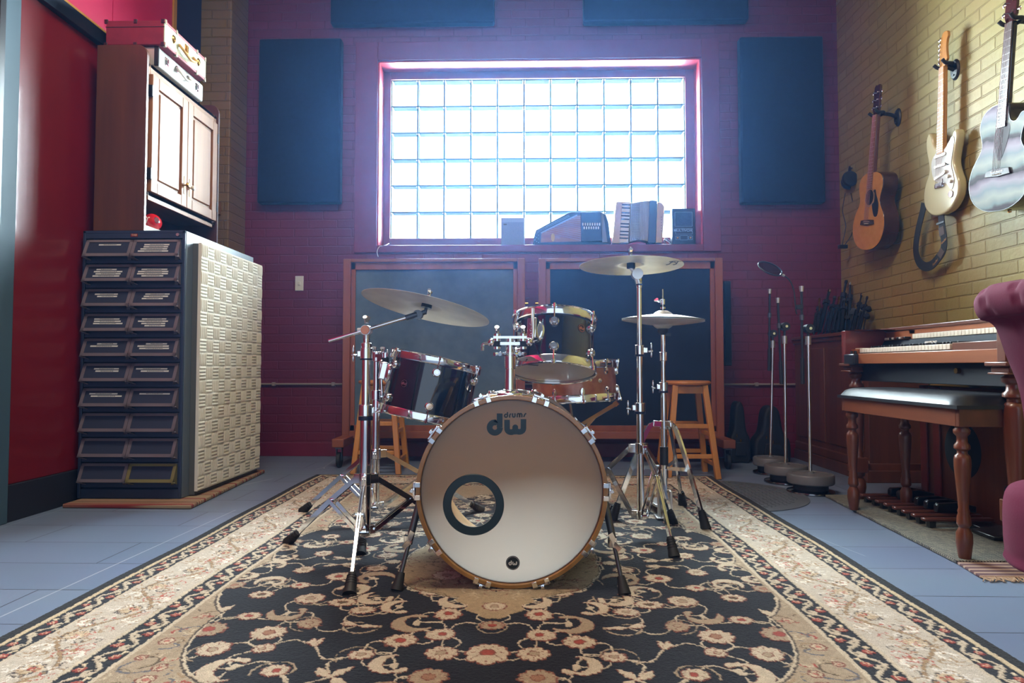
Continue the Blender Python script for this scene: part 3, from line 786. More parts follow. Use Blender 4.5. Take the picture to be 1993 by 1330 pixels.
stroke2d(mb, lp([(1348, 385)] + [(1384 + 36 * math.cos(t), 300 - 34 * math.sin(t)) for t in np.linspace(R(180), R(0), 12)] + [(1420, 385)]), S, LX4)
stroke2d(mb, lp([(1470, 365), (1495, 350), (1515, 290), (1560, 255)]), S, LX4)
mb.build('drums_lettering', LOGO, bd, world=True, smooth=0)
bgc = at(998, 1098, BY0); BG = FX @ Matrix.Translation((bgc.x - BX, bgc.z - BZ, -.0095))
bdg = MB().lathe([(.0001, .001), (.0205, .001), (.0208, 0), (.0208, -.001)], BG, 40).build('badge', mat('badge_black', s(8, 26, 28), rough=.4), bd, world=True)
WINK = mat('white_ink', s(215, 210, 200), rough=.5)
mb = MB(); k = .0265 / 1290
L5 = BG @ Matrix.Translation((0, 0, .0011)) @ Matrix.Diagonal((k, k, 1, 1)) @ Matrix.Translation((-930, 640, 0))
stroke2d(mb, lp([(702, 300), (702, 716)]), 170, L5)
stroke2d(mb, lp([(575, 548)] + [(545 + 168 * math.cos(t), 716 - 168 * math.sin(t)) for t in np.linspace(R(80), R(360), 24)]), 170, L5)
stroke2d(mb, lp([(940, 466), (942, 760)] + [(1072 + 130 * math.cos(t), 760 - 105 * math.sin(t)) for t in np.linspace(R(180), R(360), 14)]), 170, L5)
stroke2d(mb, lp([(1206, 650), (1206, 745)] + [(1337 + 132 * math.cos(t), 745 - 110 * math.sin(t)) for t in np.linspace(R(180), R(360), 14)] + [(1472, 442)]), 170, L5)
ob_ = mb.build('badge_lettering', WINK, bd, world=True, smooth=0)
MB().lathe([(.0182, .0011), (.0182, .0015), (.0188, .0015), (.0188, .0011)], BG, 40, closed=True).build('badge_ring', WINK, bd, world=True)
MB().lathe([(.0001, 0), (BR_ - .017, 0)], DBx @ Matrix.Translation((0, 0, BDEP - .012)), 64).build('batter_head', CLEAR, bd, world=True)
# claws, tension rods, lugs
def claw_mesh(a, zf, sg):
    mb = MB(); T = DBx @ Matrix.Rotation(a, 4, 'Z') @ Matrix.Translation((BR_, 0, zf))
    mb.box((-.013, -.011, -.004 * sg if sg > 0 else 0), (.005, .011, (.004 if sg > 0 else .004)), X=T)
    mb.box((.0005, -.011, -.004), (.006, .011, .004 + .03 * sg) if sg > 0 else (.006, .011, .004), X=T)
    mb.box((.001, -.0075, min(0, .035 * sg)), (.015, .0075, max(0, .035 * sg)), X=T)
    return mb
for k in range(10):
    a = R(90 + 18 + 36 * k)
    mb = MB(); T = DBx @ Matrix.Rotation(a, 4, 'Z') @ Matrix.Translation((BR_, 0, 0))
    for yy in (-.019, .019) :
        mb.box((-.014, yy - .0075, -.0045), (.004, yy + .0075, -.001), X=T); mb.box((.0008, yy - .0075, -.0045), (.0045, yy + .0075, .032), X=T)
    mb.box((.0045, -.024, .012), (.0105, .024, .030), X=T); mb.cyl(T @ Vector((.013, 0, .002)), T @ Vector((.013, 0, .05)), .0062, n=12)
    mb.build('claw_hook', CHROME, bd, world=True, bevel=.0012)
    mb = MB(); mb.cyl(T @ Vector((.010, 0, .045)), T @ Vector((.004, 0, BDEP - .03)), .003, n=8)
    mb.build('tension_rod', CHROME, bd, world=True)
    mb = MB(); mb.lathe([(.0001, 0), (.018, 0), (.020, .006), (.014, .012), (.014, .02), (.0001, .022)], DBx @ Matrix.Rotation(a, 4, 'Z') @ Matrix.Translation((SR - .001, 0, .14)) @ Matrix.Rotation(R(90), 4, 'Y'), 20)
    mb.build('lug', CHROME, bd, world=True)
    mb = MB(); T = DBx @ Matrix.Rotation(a, 4, 'Z') @ Matrix.Translation((BR_, 0, BDEP))
    mb.box((-.014, -.014, .0005), (.005, .014, .004), X=T); mb.box((.0008, -.014, -.032), (.006, .014, .004), X=T)
    mb.build('claw_hook', CHROME, bd, world=True, bevel=.0012)
# spurs
for sx, (fx, fy) in ((-1, (772, 1150)), (1, (1216, 1158))):
    ft = onZ(fx, fy, RUGZ); top = Vector((BX + sx * (SR + .004), BY0 + .13, BZ + .02 * 0 + .01))
    mid = top.lerp(ft, .56)
    mb = MB(); mb.cyl(top, mid, .011, n=16); mb.cyl(mid, ft + (top - ft).normalized() * .04, .0065, n=12)
    sp = mb.build('spur', STEEL_DARK, bd, world=True)
    mb = MB(); mb.cyl(mid + Vector((-.004, 0, .014)), mid + Vector((-.004, -.001, -.012)), .014, n=16); mb.bar(mid + Vector((0, -.012, .004)), mid + Vector((.012 * -sx, -.016, .03)), .016, .004); mb.bar(mid + Vector((0, -.012, -.002)), mid + Vector((.016 * sx, -.016, -.02)), .016, .004)
    mb.build('spur_clamp', CHROME, bd, world=True)
    mb = MB(); mb.cyl(ft + Vector((0, 0, .0005)), ft + (top - ft).normalized() * .052, .019, .011, n=16); mb.build('spur_rubber_tip', RUBBER, bd, world=True)
    mb = MB(); mb.lathe([(.0001, 0), (.03, 0), (.03, .01), (.018, .02), (.0001, .022)], Matrix.Translation(top - Vector((sx * .008, 0, 0))) @ Matrix.Rotation(R(90 * sx), 4, 'Y'), 24); mb.build('spur_bracket', CHROME, bd, world=True)

# ---- tom holder post on the bass drum --------------------------------
ty = 2.17; tb = at(993, 760, ty); topz = at(993, 655, ty).z; px_ = tb.x
bz0 = BZ + BR_ - .012
th = empty('tom_holder', (px_, ty, bz0)); tag(th, 'chrome double tom holder post standing on top of the bass drum', 'drum hardware')
mb = MB(); mb.lathe([(.0001, .024), (.024, .024), (.026, .02), (.05, .014), (.052, .004), (.052, -.004)], Matrix.Translation((px_, ty, bz0)), 40); mb.box((px_ - .075, ty - .03, bz0 - .003), (px_ + .075, ty + .03, bz0 + .010))
for sx in (-1, 1): mb.cyl((px_ + sx * .062, ty - .02, bz0 + .008), (px_ + sx * .062, ty - .02, bz0 + .02), .009, n=8)
mb.build('base_plate', CHROME, th, world=True, bevel=.003)
mb = MB(); mb.lathe([(.019, .02), (.0165, .09), (.0185, .092), (.0185, .145), (.0145, .146), (.0145, topz - bz0), (.0001, topz - bz0)], Matrix.Translation((px_, ty, bz0)), 32); mb.build('post', CHROME, th, world=True)
def wingnut(mb, p, r=.011, d=(0, 0, 1), X=None):
    u, v = perp(Vector(d)); p = Vector(p); dn = Vector(d).normalized()
    mb.cyl(p - dn * .006, p + dn * .008, r * .55, n=10)
    for sg in (-1, 1):
        a = p + u * (sg * r * .4); b = p + u * (sg * r * 1.6) + dn * r * 1.1
        mb.cyl(a, b, r * .4, r * .6, n=8)
zb = topz - .012
for sx, nm in ((-1, 'left'), (1, 'right')):
    X0 = px_ + sx * .042
    mb = MB(); mb.bar((px_, ty, zb + .008), (X0 + sx * .012, ty, zb + .008), .05, .008, up=(0, 1, 0)); mb.bar((px_, ty, zb - .012), (X0 + sx * .01, ty, zb - .012), .04, .01, up=(0, 1, 0))
    mb.cyl((X0, ty - .01, zb - .03), (X0, ty - .01, zb + .02), .012, n=14); mb.ball((X0 + sx * .018, ty - .012, zb - .008), .014, 12)
    wingnut(mb, (X0, ty - .01, zb + .028), .012); wingnut(mb, (X0 - sx * .01, ty - .03, zb - .045), .011, (0, -1, -.2))
    mb.build('clamp', CHROME, th, world=True)
    MB().cyl((X0, ty - .01, zb - .022), (X0, ty - .01, zb - .004), .0145, n=14).build('clamp_bushing', RUBBER, th, world=True)
mb = MB(); mb.tube(smooth_open([(px_ - .045, ty - .01, zb - .012), (px_ - .075, ty - .012, zb - .012), (px_ - .088, ty - .012, zb - .016), (px_ - .089, ty - .012, zb - .035)], 5), .006, 10); mb.build('empty_arm', CHROME, th, world=True)
ta = at(1037, 655, 2.33); tt = at(1037, 600, 2.33)
mb = MB(); mb.tube(smooth_open([(px_ + .045, ty, zb - .005), (px_ + .06, ty + .04, zb - .004), (ta.x - .012, ta.y - .02, zb + .002), (ta.x, ta.y, zb + .02), (tt.x, tt.y, tt.z)], 6), .0062, 12); mb.build('l_arm', CHROME, th, world=True)

# ---- generic drum -----------------------------------------------------
def drum(name, label, M, Rr, dep, shell, lugs, a0, group=None, style='round', head_bottom=TOMHEAD, scallop=True, badge=None, lugrows=True, hide=()):
    root = empty(name, M=M); tag(root, label, 'drum', group)
    h = dep / 2; sr = Rr - .011
    MB().lathe([(sr - .006, -h + .006), (sr, -h + .006), (sr, h - .006), (sr - .006, h - .006)], None, 72, closed=True).build('shell', shell, root)
    for sg in (-1, 1):
        hoopmb = MB()
        prof = [(Rr - .0105, sg * (h - .022)), (Rr - .003, sg * (h - .024)), (Rr - .001, sg * (h - .02)), (Rr - .002, sg * (h + .004)), (Rr + .0012, sg * (h + .0075)), (Rr - .001, sg * (h + .010)), (Rr - .005, sg * (h + .008)), (Rr - .0055, sg * (h - .016)), (Rr - .0105, sg * (h - .018))]
        hoopmb.lathe(prof, None, 72, closed=True)
        hoopmb.build('hoop', CHROME, root)
        MB().lathe([(.0001, sg * h), (Rr - .009, sg * h), (Rr - .0065, sg * (h - .004))], None, 60).build('head', HEAD if sg > 0 else head_bottom, root)
    for i in range(lugs):
        a = a0 + 2 * PI * i / lugs
        for sg in (1, -1):
            z = sg * (h - (.052 if dep > .16 else .036))
            T = Matrix.Rotation(a, 4, 'Z') @ Matrix.Translation((sr, 0, z)) @ Matrix.Rotation(R(90), 4, 'Y')
            mb = MB()
            if style == 'round':
                mb.lathe([(.0001, .017), (.006, .017), (.0065, .013), (.0085, .013), (.0095, .016), (.0125, .016), (.014, .012), (.0172, .009), (.0182, .003), (.0182, -.002)], T, 28)
            else:
                mb.lathe([(.0001, .012), (.008, .011), (.0105, .004), (.0105, -.002)], Matrix.Rotation(a, 4, 'Z') @ Matrix.Translation((sr, 0, z)) @ Matrix.Rotation(R(90), 4, 'Y') @ Matrix.Diagonal((1.9, 1, 1, 1)), 20)
            mb.build('lug', CHROME, root)
            zr = sg * (h + .006); mb = MB()
            ca, sa_ = math.cos(a), math.sin(a)
            mb.cyl(((sr + .009) * ca, (sr + .009) * sa_, z), ((Rr + .004) * ca, (Rr + .004) * sa_, zr), .0028, n=8)
            mb.cyl(((Rr + .0045) * ca, (Rr + .0045) * sa_, zr - sg * .009), ((Rr + .0045) * ca, (Rr + .0045) * sa_, zr + sg * .006), .0048, n=8)
            T2 = Matrix.Rotation(a, 4, 'Z'); mb.box((Rr - .004, -.009, min(zr - sg * .006, zr - sg * .001)), (Rr + .007, .009, max(zr - sg * .006, zr - sg * .001)), X=T2)
            mb.build('tension_rod', CHROME, root)
    return root, sr, h
def round_badge(root, sr, a, z, m, r=.0165):
    T = Matrix.Rotation(a, 4, 'Z') @ X3((sr, 0, z), (0, 1, 0), (0, 0, 1), (1, 0, 0))
    MB().lathe([(.0001, .0018), (r, .0012), (r + .001, -.003)], T, 30).build('badge', m, root)
    b = MB().lathe([(r * .78, .0019), (r * .84, .0019), (r * .84, .0012), (r * .78, .0012)], T, 30, closed=True)
    k = r * 1.35 / 1290; L5 = T @ Matrix.Translation((0, 0, .0017)) @ Matrix.Diagonal((k, k, 1, 1)) @ Matrix.Translation((-930, 640, 0))
    stroke2d(b, lp([(702, 300), (702, 716)]), 170, L5)
    stroke2d(b, lp([(575, 548)] + [(545 + 168 * math.cos(t), 716 - 168 * math.sin(t)) for t in np.linspace(R(80), R(360), 14)]), 170, L5)
    stroke2d(b, lp([(940, 466), (942, 760)] + [(1072 + 130 * math.cos(t), 760 - 105 * math.sin(t)) for t in np.linspace(R(180), R(360), 8)]), 170, L5)
    stroke2d(b, lp([(1206, 650), (1206, 745)] + [(1337 + 132 * math.cos(t), 745 - 110 * math.sin(t)) for t in np.linspace(R(180), R(360), 8)] + [(1472, 442)]), 170, L5)
    b.build('badge_mark', BRUSHED if m is not BADGEO else mat('copper_ink', s(190, 110, 60), rough=.4), root, smooth=0)
BADGEO = mat('badge_dark_copper', s(46, 26, 18), rough=.35)
BADGEK = mat('badge_dark', s(14, 16, 22), rough=.35)
def orient(c, up, spin=0):
    up = Vector(up).normalized(); y = up.cross(Vector((1, 0, 0))).normalized(); x = y.cross(up).normalized()
    return X3(c, x, y, up) @ Matrix.Rotation(spin, 4, 'Z')
# rack tom on the holder
cc = at(1078, 674, 2.5)
t1, sr, h = drum('rack_tom', 'black lacquer rack tom above the bass drum, tilted to show its lower head', orient(cc, (.03, math.sin(R(15)), math.cos(R(15)))), .160, .198, GLOSSBLK, 6, R(-92))
round_badge(t1, sr, R(-51), .035, BADGEO)
mb = MB(); a = R(-117); T = Matrix.Rotation(a, 4, 'Z') @ X3((sr, 0, .012), (0, 1, 0), (0, 0, 1), (1, 0, 0))
mb.lathe([(.0001, .012), (.028, .012), (.034, .004), (.034, -.002)], T @ Matrix.Diagonal((1.0, 1.3, 1, 1)), 32)
mb.box((-.018, -.036, .01), (.018, .04, .04), X=T)
for zz in (-.024, -.004, .018): mb.cyl(T @ Vector((0, zz, .038)), T @ Vector((0, zz, .044)), .007, n=10)
mb.build('mount_bracket', CHROME, t1, bevel=.004)
mb = MB()
for k in range(6):
    aa = R(-92 + 60 * k)
mb.lathe([(sr + .013, .062), (sr + .0145, .062), (sr + .0145, .038), (sr + .013, .038)], None, 72, closed=True)
# head sticker
T = Matrix.Translation((-.075, -.09, -h - .0008))
MB().box((-.018, -.008, 0), (.018, .008, .0004), X=T @ Matrix.Rotation(.2, 4, 'Z')).build('head_sticker', BLACK, t1)
# left tom on its stand
cc2 = at(837, 757, 2.74)
t2, sr2, h2 = drum('hanging_tom', 'black lacquer tom hanging on the left stand, leaning to the right', orient(cc2, (math.sin(R(12)), -.01 + .07, math.cos(R(12)))), .190, .237, GLOSSBLK, 6, R(-78))
round_badge(t2, sr2, R(-116), .0, BADGEK)
mb = MB(); a = R(-164); T = Matrix.Rotation(a, 4, 'Z') @ X3((sr2, 0, .03), (0, 1, 0), (0, 0, 1), (1, 0, 0))
mb.lathe([(.0001, .012), (.026, .012), (.032, .004), (.032, -.002)], T @ Matrix.Diagonal((1, 1.35, 1, 1)), 30); mb.box((-.016, -.034, .01), (.016, .036, .036), X=T)
mb.build('mount_bracket', CHROME, t2, bevel=.004)
# snare
cs = at(1117, 744, 2.92)
sn, sr3, h3 = drum('snare_drum', 'tan burl wood snare drum half hidden behind the rack tom', orient(cs, (-.055, .03, 1)), .193, .155, TANSHELL, 10, R(-84), style='tube')
round_badge(sn, sr3, R(-58), .0, CHROME, .009)

# ---- stands -----------------------------------------------------------
def rubber_foot(mb, p, toward, L=.06, r0=.019, r1=.011):
    d = (Vector(toward) - Vector(p)).normalized(); p = Vector(p)
    mb.cyl(p, p + d * L, r0, r1, n=14)
    for k in range(4): mb.cyl(p + d * (L * (.45 + .13 * k)), p + d * (L * (.49 + .13 * k)), r1 + .006 - .001 * k, n=14)
def tripod(root, base, hubz, lowz, feet, mids, w=.026, braces=True, m=CHROME, ft=RUBBER):
    bx, by = base
    mb = MB(); mb.cyl((bx, by, hubz - .022), (bx, by, hubz + .022), .021, n=24)
    for f in feet:
        d = Vector((f[0] - bx, f[1] - by, 0)).normalized(); mb.bar(Vector((bx, by, hubz)), Vector((bx, by, hubz)) + d * .045, .034, .02)
    mb.build('hub', m, root, world=True, bevel=.002)
    mb = MB(); mb.cyl((bx, by, lowz - .02), (bx, by, lowz + .014), .018, n=24)
    for f in feet:
        d = Vector((f[0] - bx, f[1] - by, 0)).normalized(); mb.bar(Vector((bx, by, lowz)), Vector((bx, by, lowz)) + d * .036, .03, .018)
    mb.build('lower_collar', m, root, world=True, bevel=.002)
    for f in feet:
        f = Vector((f[0], f[1], RUGZ)); d = Vector((f.x - bx, f.y - by, 0)).normalized()
        a = Vector((bx, by, hubz)) + d * .04; fr, mz = mids; rad = (Vector((f.x, f.y, 0)) - Vector((bx, by, 0))).length
        mid = Vector((bx, by, 0)) + d * (rad * fr); mid.z = mz
        tip = f + (mid - f).normalized() * .045
        sd = d.cross(Vector((0, 0, 1)))
        mb = MB()
        for sg in (-1, 1):
            o = sd * (.0042 * sg)
            mb.bar(a + o, mid + o, .018, .003, up=(0, 0, 1)); mb.bar(mid + o, tip + o * .6, .018, .003, up=(0, 0, 1))
        mb.bar(mid.lerp(tip, .25), tip, .015, .004); mb.cyl(mid - sd * .013, mid + sd * .013, .006, n=10)
        mb.build('leg', m, root, world=True)
        mb = MB()
        b0 = Vector((bx, by, lowz)) + d * .034
        for sg in (-1, 1): mb.bar(b0 + sd * (.013 * sg), mid + sd * (.013 * sg), .015, .0025)
        mb.cyl(b0 - sd * .016, b0 + sd * .016, .006, n=10); mb.build('brace', m, root, world=True)
        mb = MB(); rubber_foot(mb, f, mid, .07, .021, .012); mb.build('rubber_foot', ft, root, world=True)
def clampring(mb, x, y, z, r, wing=None):
    mb.cyl((x, y, z - .018), (x, y, z + .022), r + .006, n=24)
    if wing:
        wx = wing; mb.box((min(x, x + wx * .03), y - .009, z - .008), (max(x, x + wx * .03), y + .009, z + .012))
        mb.cyl((x + wx * .034, y, z - .004), (x + wx * .052, y, z + .0), .004, n=8)
        mb.ball((x + wx * .046, y, z + .016), .011, 12, sc=(.35, .5, 1.4)); mb.ball((x + wx * .046, y, z - .014), .011, 12, sc=(.35, .5, 1.2))
def clamps(root, m, items):
    for it in items:
        mb = MB(); clampring(mb, *it); mb.build('clamp', m, root, world=True, bevel=.002)
def bands(root, items):
    for x, y, z0, z1, r in items: MB().cyl((x, y, z0), (x, y, z1), r, n=24).build('clamp_band', STRIPE, root, world=True)
STRIPE = mat('blue_black_band', s(18, 26, 60), rough=.4)
# stand A : boom cymbal stand at left
AX, AY = -.562, 2.33
sa_ = empty('cymbal_boom_stand', (AX, AY, RUGZ)); tag(sa_, 'chrome boom cymbal stand left of the bass drum', 'cymbal stand')
zA = lambda py: at(712, py, AY).z
tripod(sa_, (AX, AY), zA(933), zA(1032), [(-.512, 1.944), (-.895, 2.507), (-.216, 2.557)], (.42, zA(982)))
MB().cyl((AX, AY, zA(1040)), (AX, AY, zA(812)), .0195, n=28).build('lower_tube', CHROME, sa_, world=True)
MB().cyl((AX, AY, zA(815)), (AX, AY, zA(700)), .0148, n=24).build('middle_tube', CHROME, sa_, world=True)
MB().cyl((AX, AY, zA(702)), (AX, AY, zA(655)), .0118, n=24).build('upper_tube', CHROME, sa_, world=True)
clamps(sa_, CHROME, [(AX, AY, zA(800), .0195, 1), (AX, AY, zA(690), .0148, -1), (AX, AY, zA(680), .0125)])
bands(sa_, [(AX, AY, zA(818), zA(811), .0258), (AX, AY, zA(701), zA(698), .022)])
tc_ = Vector((AX, AY, zA(643)))
mb = MB(); mb.cyl(tc_ + Vector((0, -.02, 0)), tc_ + Vector((0, .02, 0)), .0175, n=28); mb.cyl(tc_ + Vector((-.03, 0, -.004)), tc_ + Vector((.005, 0, 0)), .012, n=16); mb.cyl(tc_ + Vector((0, 0, -.03)), tc_, .012, n=16)
wingnut(mb, tc_ + Vector((0, 0, .03)), .014, (0, 0, 1)); mb.build('tilter', BRUSHED, sa_, world=True)
MB().lathe([(.0001, .0025), (.0145, .0025), (.016, 0)], X3(tc_ + Vector((0, -.02, 0)), (1, 0, 0), (0, 0, 1), (0, -1, 0)), 28).build('tilter_cap', mat('copper_cap', s(205, 130, 95), rough=.3, metal=.7), sa_, world=True)
b0 = at(640, 664, AY - .01); b1 = at(800, 616, AY - .0); 
MB().cyl(b0, b1, .0062, n=14).build('boom_arm', CHROME, sa_, world=True)
bj = at(814, 613, AY + .01); bt = at(830, 585, AY + .015)
mb = MB(); mb.cyl(at(790, 619, AY), at(812, 612, AY), .010, n=16); mb.cyl(bj + Vector((0, -.014, 0)), bj + Vector((0, .014, 0)), .0165, n=20); mb.cyl(bj, at(829, 607, AY + .01), .009, n=12)
mb.cyl(at(827, 612, AY + .01), at(831, 592, AY + .015), .0055, n=12); mb.build('boom_tilter', STEEL_DARK, sa_, world=True)
# stand B : tom stand right behind
BX2, BY2 = -.632, 2.8
sb_ = empty('tom_stand', (BX2, BY2, RUGZ)); tag(sb_, 'chrome tripod stand holding the hanging tom, close behind the boom stand', 'drum stand')
zB = lambda py: at(728, py, BY2).z
tripod(sb_, (BX2, BY2), zB(884), zB(985), [(-.5825, 2.352), (-1.02, 3.04), (-.205, 3.075)], (.44, zB(935)))
MB().cyl((BX2, BY2, zB(993)), (BX2, BY2, zB(765)), .0165, n=24).build('lower_tube', CHROME, sb_, world=True)
MB().cyl((BX2, BY2, zB(770)), (BX2, BY2, zB(690)), .0128, n=24).build('upper_tube', CHROME, sb_, world=True)
clamps(sb_, CHROME, [(BX2, BY2, zB(770), .0165, 1), (BX2, BY2, zB(695), .0128, 1)]); mb = MB()
p = at(750, 692, 2.76); mb.bar((BX2, BY2, zB(693)), p, .03, .014, up=(0, 1, 0)); mb.bar((BX2, BY2, zB(700)), p + Vector((0, 0, -.014)), .02, .02); mb.cyl(p + Vector((0, 0, -.03)), p + Vector((0, 0, .012)), .014, n=14)
wingnut(mb, at(728, 683, 2.78), .012); wingnut(mb, at(745, 684, 2.72), .012); mb.build('multi_clamp', CHROME, sb_, world=True)
MB().cyl(p + Vector((0, 0, -.034)), p + Vector((0, 0, -.01)), .0165, n=14).build('clamp_bushing', RUBBER, sb_, world=True)
mb = MB(); q = T = t2.matrix_world @ (Matrix.Rotation(R(-164), 4, 'Z') @ Vector((sr2 + .022, 0, .03)))
mb.tube(smooth_open([p + Vector((0, 0, -.02)), at(750, 715, 2.72), q + Vector((-.01, 0, .035)), q + Vector((-.004, 0, -.10))], 6), .006, 12); mb.build('l_arm', CHROME, sb_, world=True)
# stand C : straight cymbal stand right
CX2, CY2 = .441, 2.62
sc_ = empty('cymbal_straight_stand', (CX2, CY2, RUGZ)); tag(sc_, 'tall straight chrome cymbal stand right of the bass drum', 'cymbal stand')
zC = lambda py: at(1243, py, CY2).z
tripod(sc_, (CX2, CY2), zC(873), zC(1001), [(.51, 2.346), (.614, 2.84), (.196, 2.674)], (.5, zC(915)))
MB().cyl((CX2, CY2, zC(1006)), (CX2, CY2, zC(802)), .0145, n=24).build('lower_tube', CHROME, sc_, world=True)
MB().cyl((CX2, CY2, zC(805)), (CX2, CY2, zC(690)), .0115, n=24).build('middle_tube', CHROME, sc_, world=True)
MB().cyl((CX2, CY2, zC(692)), (CX2, CY2, zC(540)), .0098, n=24).build('upper_tube', CHROME, sc_, world=True)
clamps(sc_, CHROME, [(CX2, CY2, zC(795), .0145, -1), (CX2, CY2, zC(683), .0115, 1), (CX2, CY2, zC(552), .0055)])
bands(sc_, [(CX2, CY2, zC(806), zC(801), .021), (CX2, CY2, zC(694), zC(690), .018), (CX2, CY2, zC(556), zC(553), .0125)])
cj = at(1238, 534, CY2); cB = at(1228, 511, CY2)
mb = MB(); mb.cyl(cj + Vector((.004, -.016, 0)), cj + Vector((.004, .016, 0)), .0215, n=28); mb.cyl(cj, Vector((CX2, CY2, zC(552))), .013, n=16); mb.cyl(cj, cB + Vector((0, 0, -.02)), .0085, n=12); mb.build('tilter', BRUSHED, sc_, world=True)
MB().cyl(cB + Vector((0, 0, -.024)), cB + Vector((0, 0, -.003)), .0165, n=20).build('felt', FELT, sc_, world=True); MB().cyl(cB + Vector((0, 0, .003)), cB + Vector((-.001, 0, .026)), .016, n=20).build('felt', FELT, sc_, world=True)
mb = MB(); mb.cyl(cB + Vector((-.001, 0, -.02)), cB + Vector((-.002, 0, .062)), .0035, n=12); wingnut(mb, cB + Vector((-.002, 0, .036)), .013); mb.build('cymbal_nut', CHROME, sc_, world=True)
# stand D : hi-hat stand
HX, HY = .602, 2.96
sd_ = empty('hi_hat_stand', (HX, HY, RUGZ)); tag(sd_, 'chrome hi-hat stand with foot pedal, right of the tall cymbal stand', 'hi-hat stand')
zD = lambda py: at(1285, py, HY).z
MB().cyl((HX, HY, .045), (HX, HY, zD(768)), .0132, n=24).build('lower_tube', CHROME, sd_, world=True)
MB().cyl((HX, HY, zD(772)), (HX, HY, zD(650)), .0105, n=24).build('upper_tube', CHROME, sd_, world=True)
MB().cyl((HX, HY, zD(660)), (HX, HY, zD(563)), .0032, n=10).build('pull_rod', CHROME, sd_, world=True)
clamps(sd_, CHROME, [(HX, HY, zD(754), .0132, -1), (HX, HY, zD(695), .0105)])
MB().cyl((HX, HY, zD(765)), (HX, HY, zD(761)), .0195, n=20).build('clamp_band', STRIPE, sd_, world=True)
mb = MB(); mb.lathe([(.011, 0), (.018, .006), (.024, .018), (.024, .03), (.0001, .03)], Matrix.Translation((HX, HY, zD(650) - .005)), 24); mb.box((HX + .012, HY - .006, zD(654)), (HX + .034, HY + .006, zD(649))); mb.build('seat_cup', BLACK, sd_, world=True)
mb = MB(); zc_ = zD(588); mb.cyl((HX, HY, zc_ - .012), (HX, HY, zc_ + .012), .010, n=16); wingnut(mb, (HX - .018, HY, zc_ + .004), .012, (-1, 0, .5)); mb.cyl((HX, HY, zD(602)), (HX, HY, zD(598)), .012, n=16); mb.build('clutch', CHROME, sd_, world=True)
mb = MB(); mb.cyl((HX, HY, zD(826) - .02), (HX, HY, zD(826) + .016), .02, n=20)
feetD = [onZ(1192, 1012, RUGZ), onZ(1374, 1030, RUGZ), onZ(1329, 984, RUGZ)]
for f in feetD:
    d = Vector((f.x - HX, f.y - HY, 0)).normalized(); mb.bar(Vector((HX, HY, zD(826))), Vector((HX, HY, zD(824))) + d * .05, .026, .018)
mb.build('hub', CHROME, sd_, world=True, bevel=.002)
MB().cyl((HX, HY, zD(905)), (HX, HY, zD(870)), .0185, n=20).build('sleeve', BLACK, sd_, world=True); MB().cyl((HX, HY, zD(930)), (HX, HY, zD(912)), .018, n=20).build('lower_collar', CHROME, sd_, world=True)
zl = zD(911)
for f in feetD:
    d = Vector((f.x - HX, f.y - HY, 0)); rad = d.length; d.normalize(); sdv = d.cross(Vector((0, 0, 1)))
    pts = smooth_open([Vector((HX, HY, zD(824))) + d * .04, Vector((HX, HY, 0)) + d * (rad * .32) + Vector((0, 0, zD(836))), Vector((HX, HY, 0)) + d * (rad * .62) + Vector((0, 0, zD(905))), f.lerp(Vector((HX, HY, 0)) + d * (rad * .62) + Vector((0, 0, zD(905))), .12)], 5)
    mb = MB()
    for i in range(len(pts) - 1): mb.bar(pts[i], pts[i + 1], .02, .010)
    mb.build('leg', CHROME, sd_, world=True)
    q = Vector((HX, HY, 0)) + d * (rad * .66); q.z = zl + .012
    mb = MB(); mb.bar(Vector((HX, HY, zl)) + d * .02, q, .016, .003); mb.build('brace', CHROME, sd_, world=True)
    mb = MB(); rubber_foot(mb, f, q, .075, .022, .013); mb.build('rubber_foot', RUBBER, sd_, world=True)
mb = MB(); pz = RUGZ + .003
mb.box((HX - .045, HY - .06, pz), (HX + .045, HY + .02, pz + .008)); mb.box((HX - .03, HY - .03, pz), (HX - .018, HY + .01, .13)); mb.box((HX + .018, HY - .03, pz), (HX + .03, HY + .01, .13))
mb.bar((HX, HY + .01, .06), (HX, HY + .30, pz + .02), .012, .075, up=(0, 0, 1)); mb.box((HX - .04, HY + .24, pz), (HX + .04, HY + .32, pz + .02))
mb.build('pedal', BRUSHED, sd_, world=True, bevel=.003)

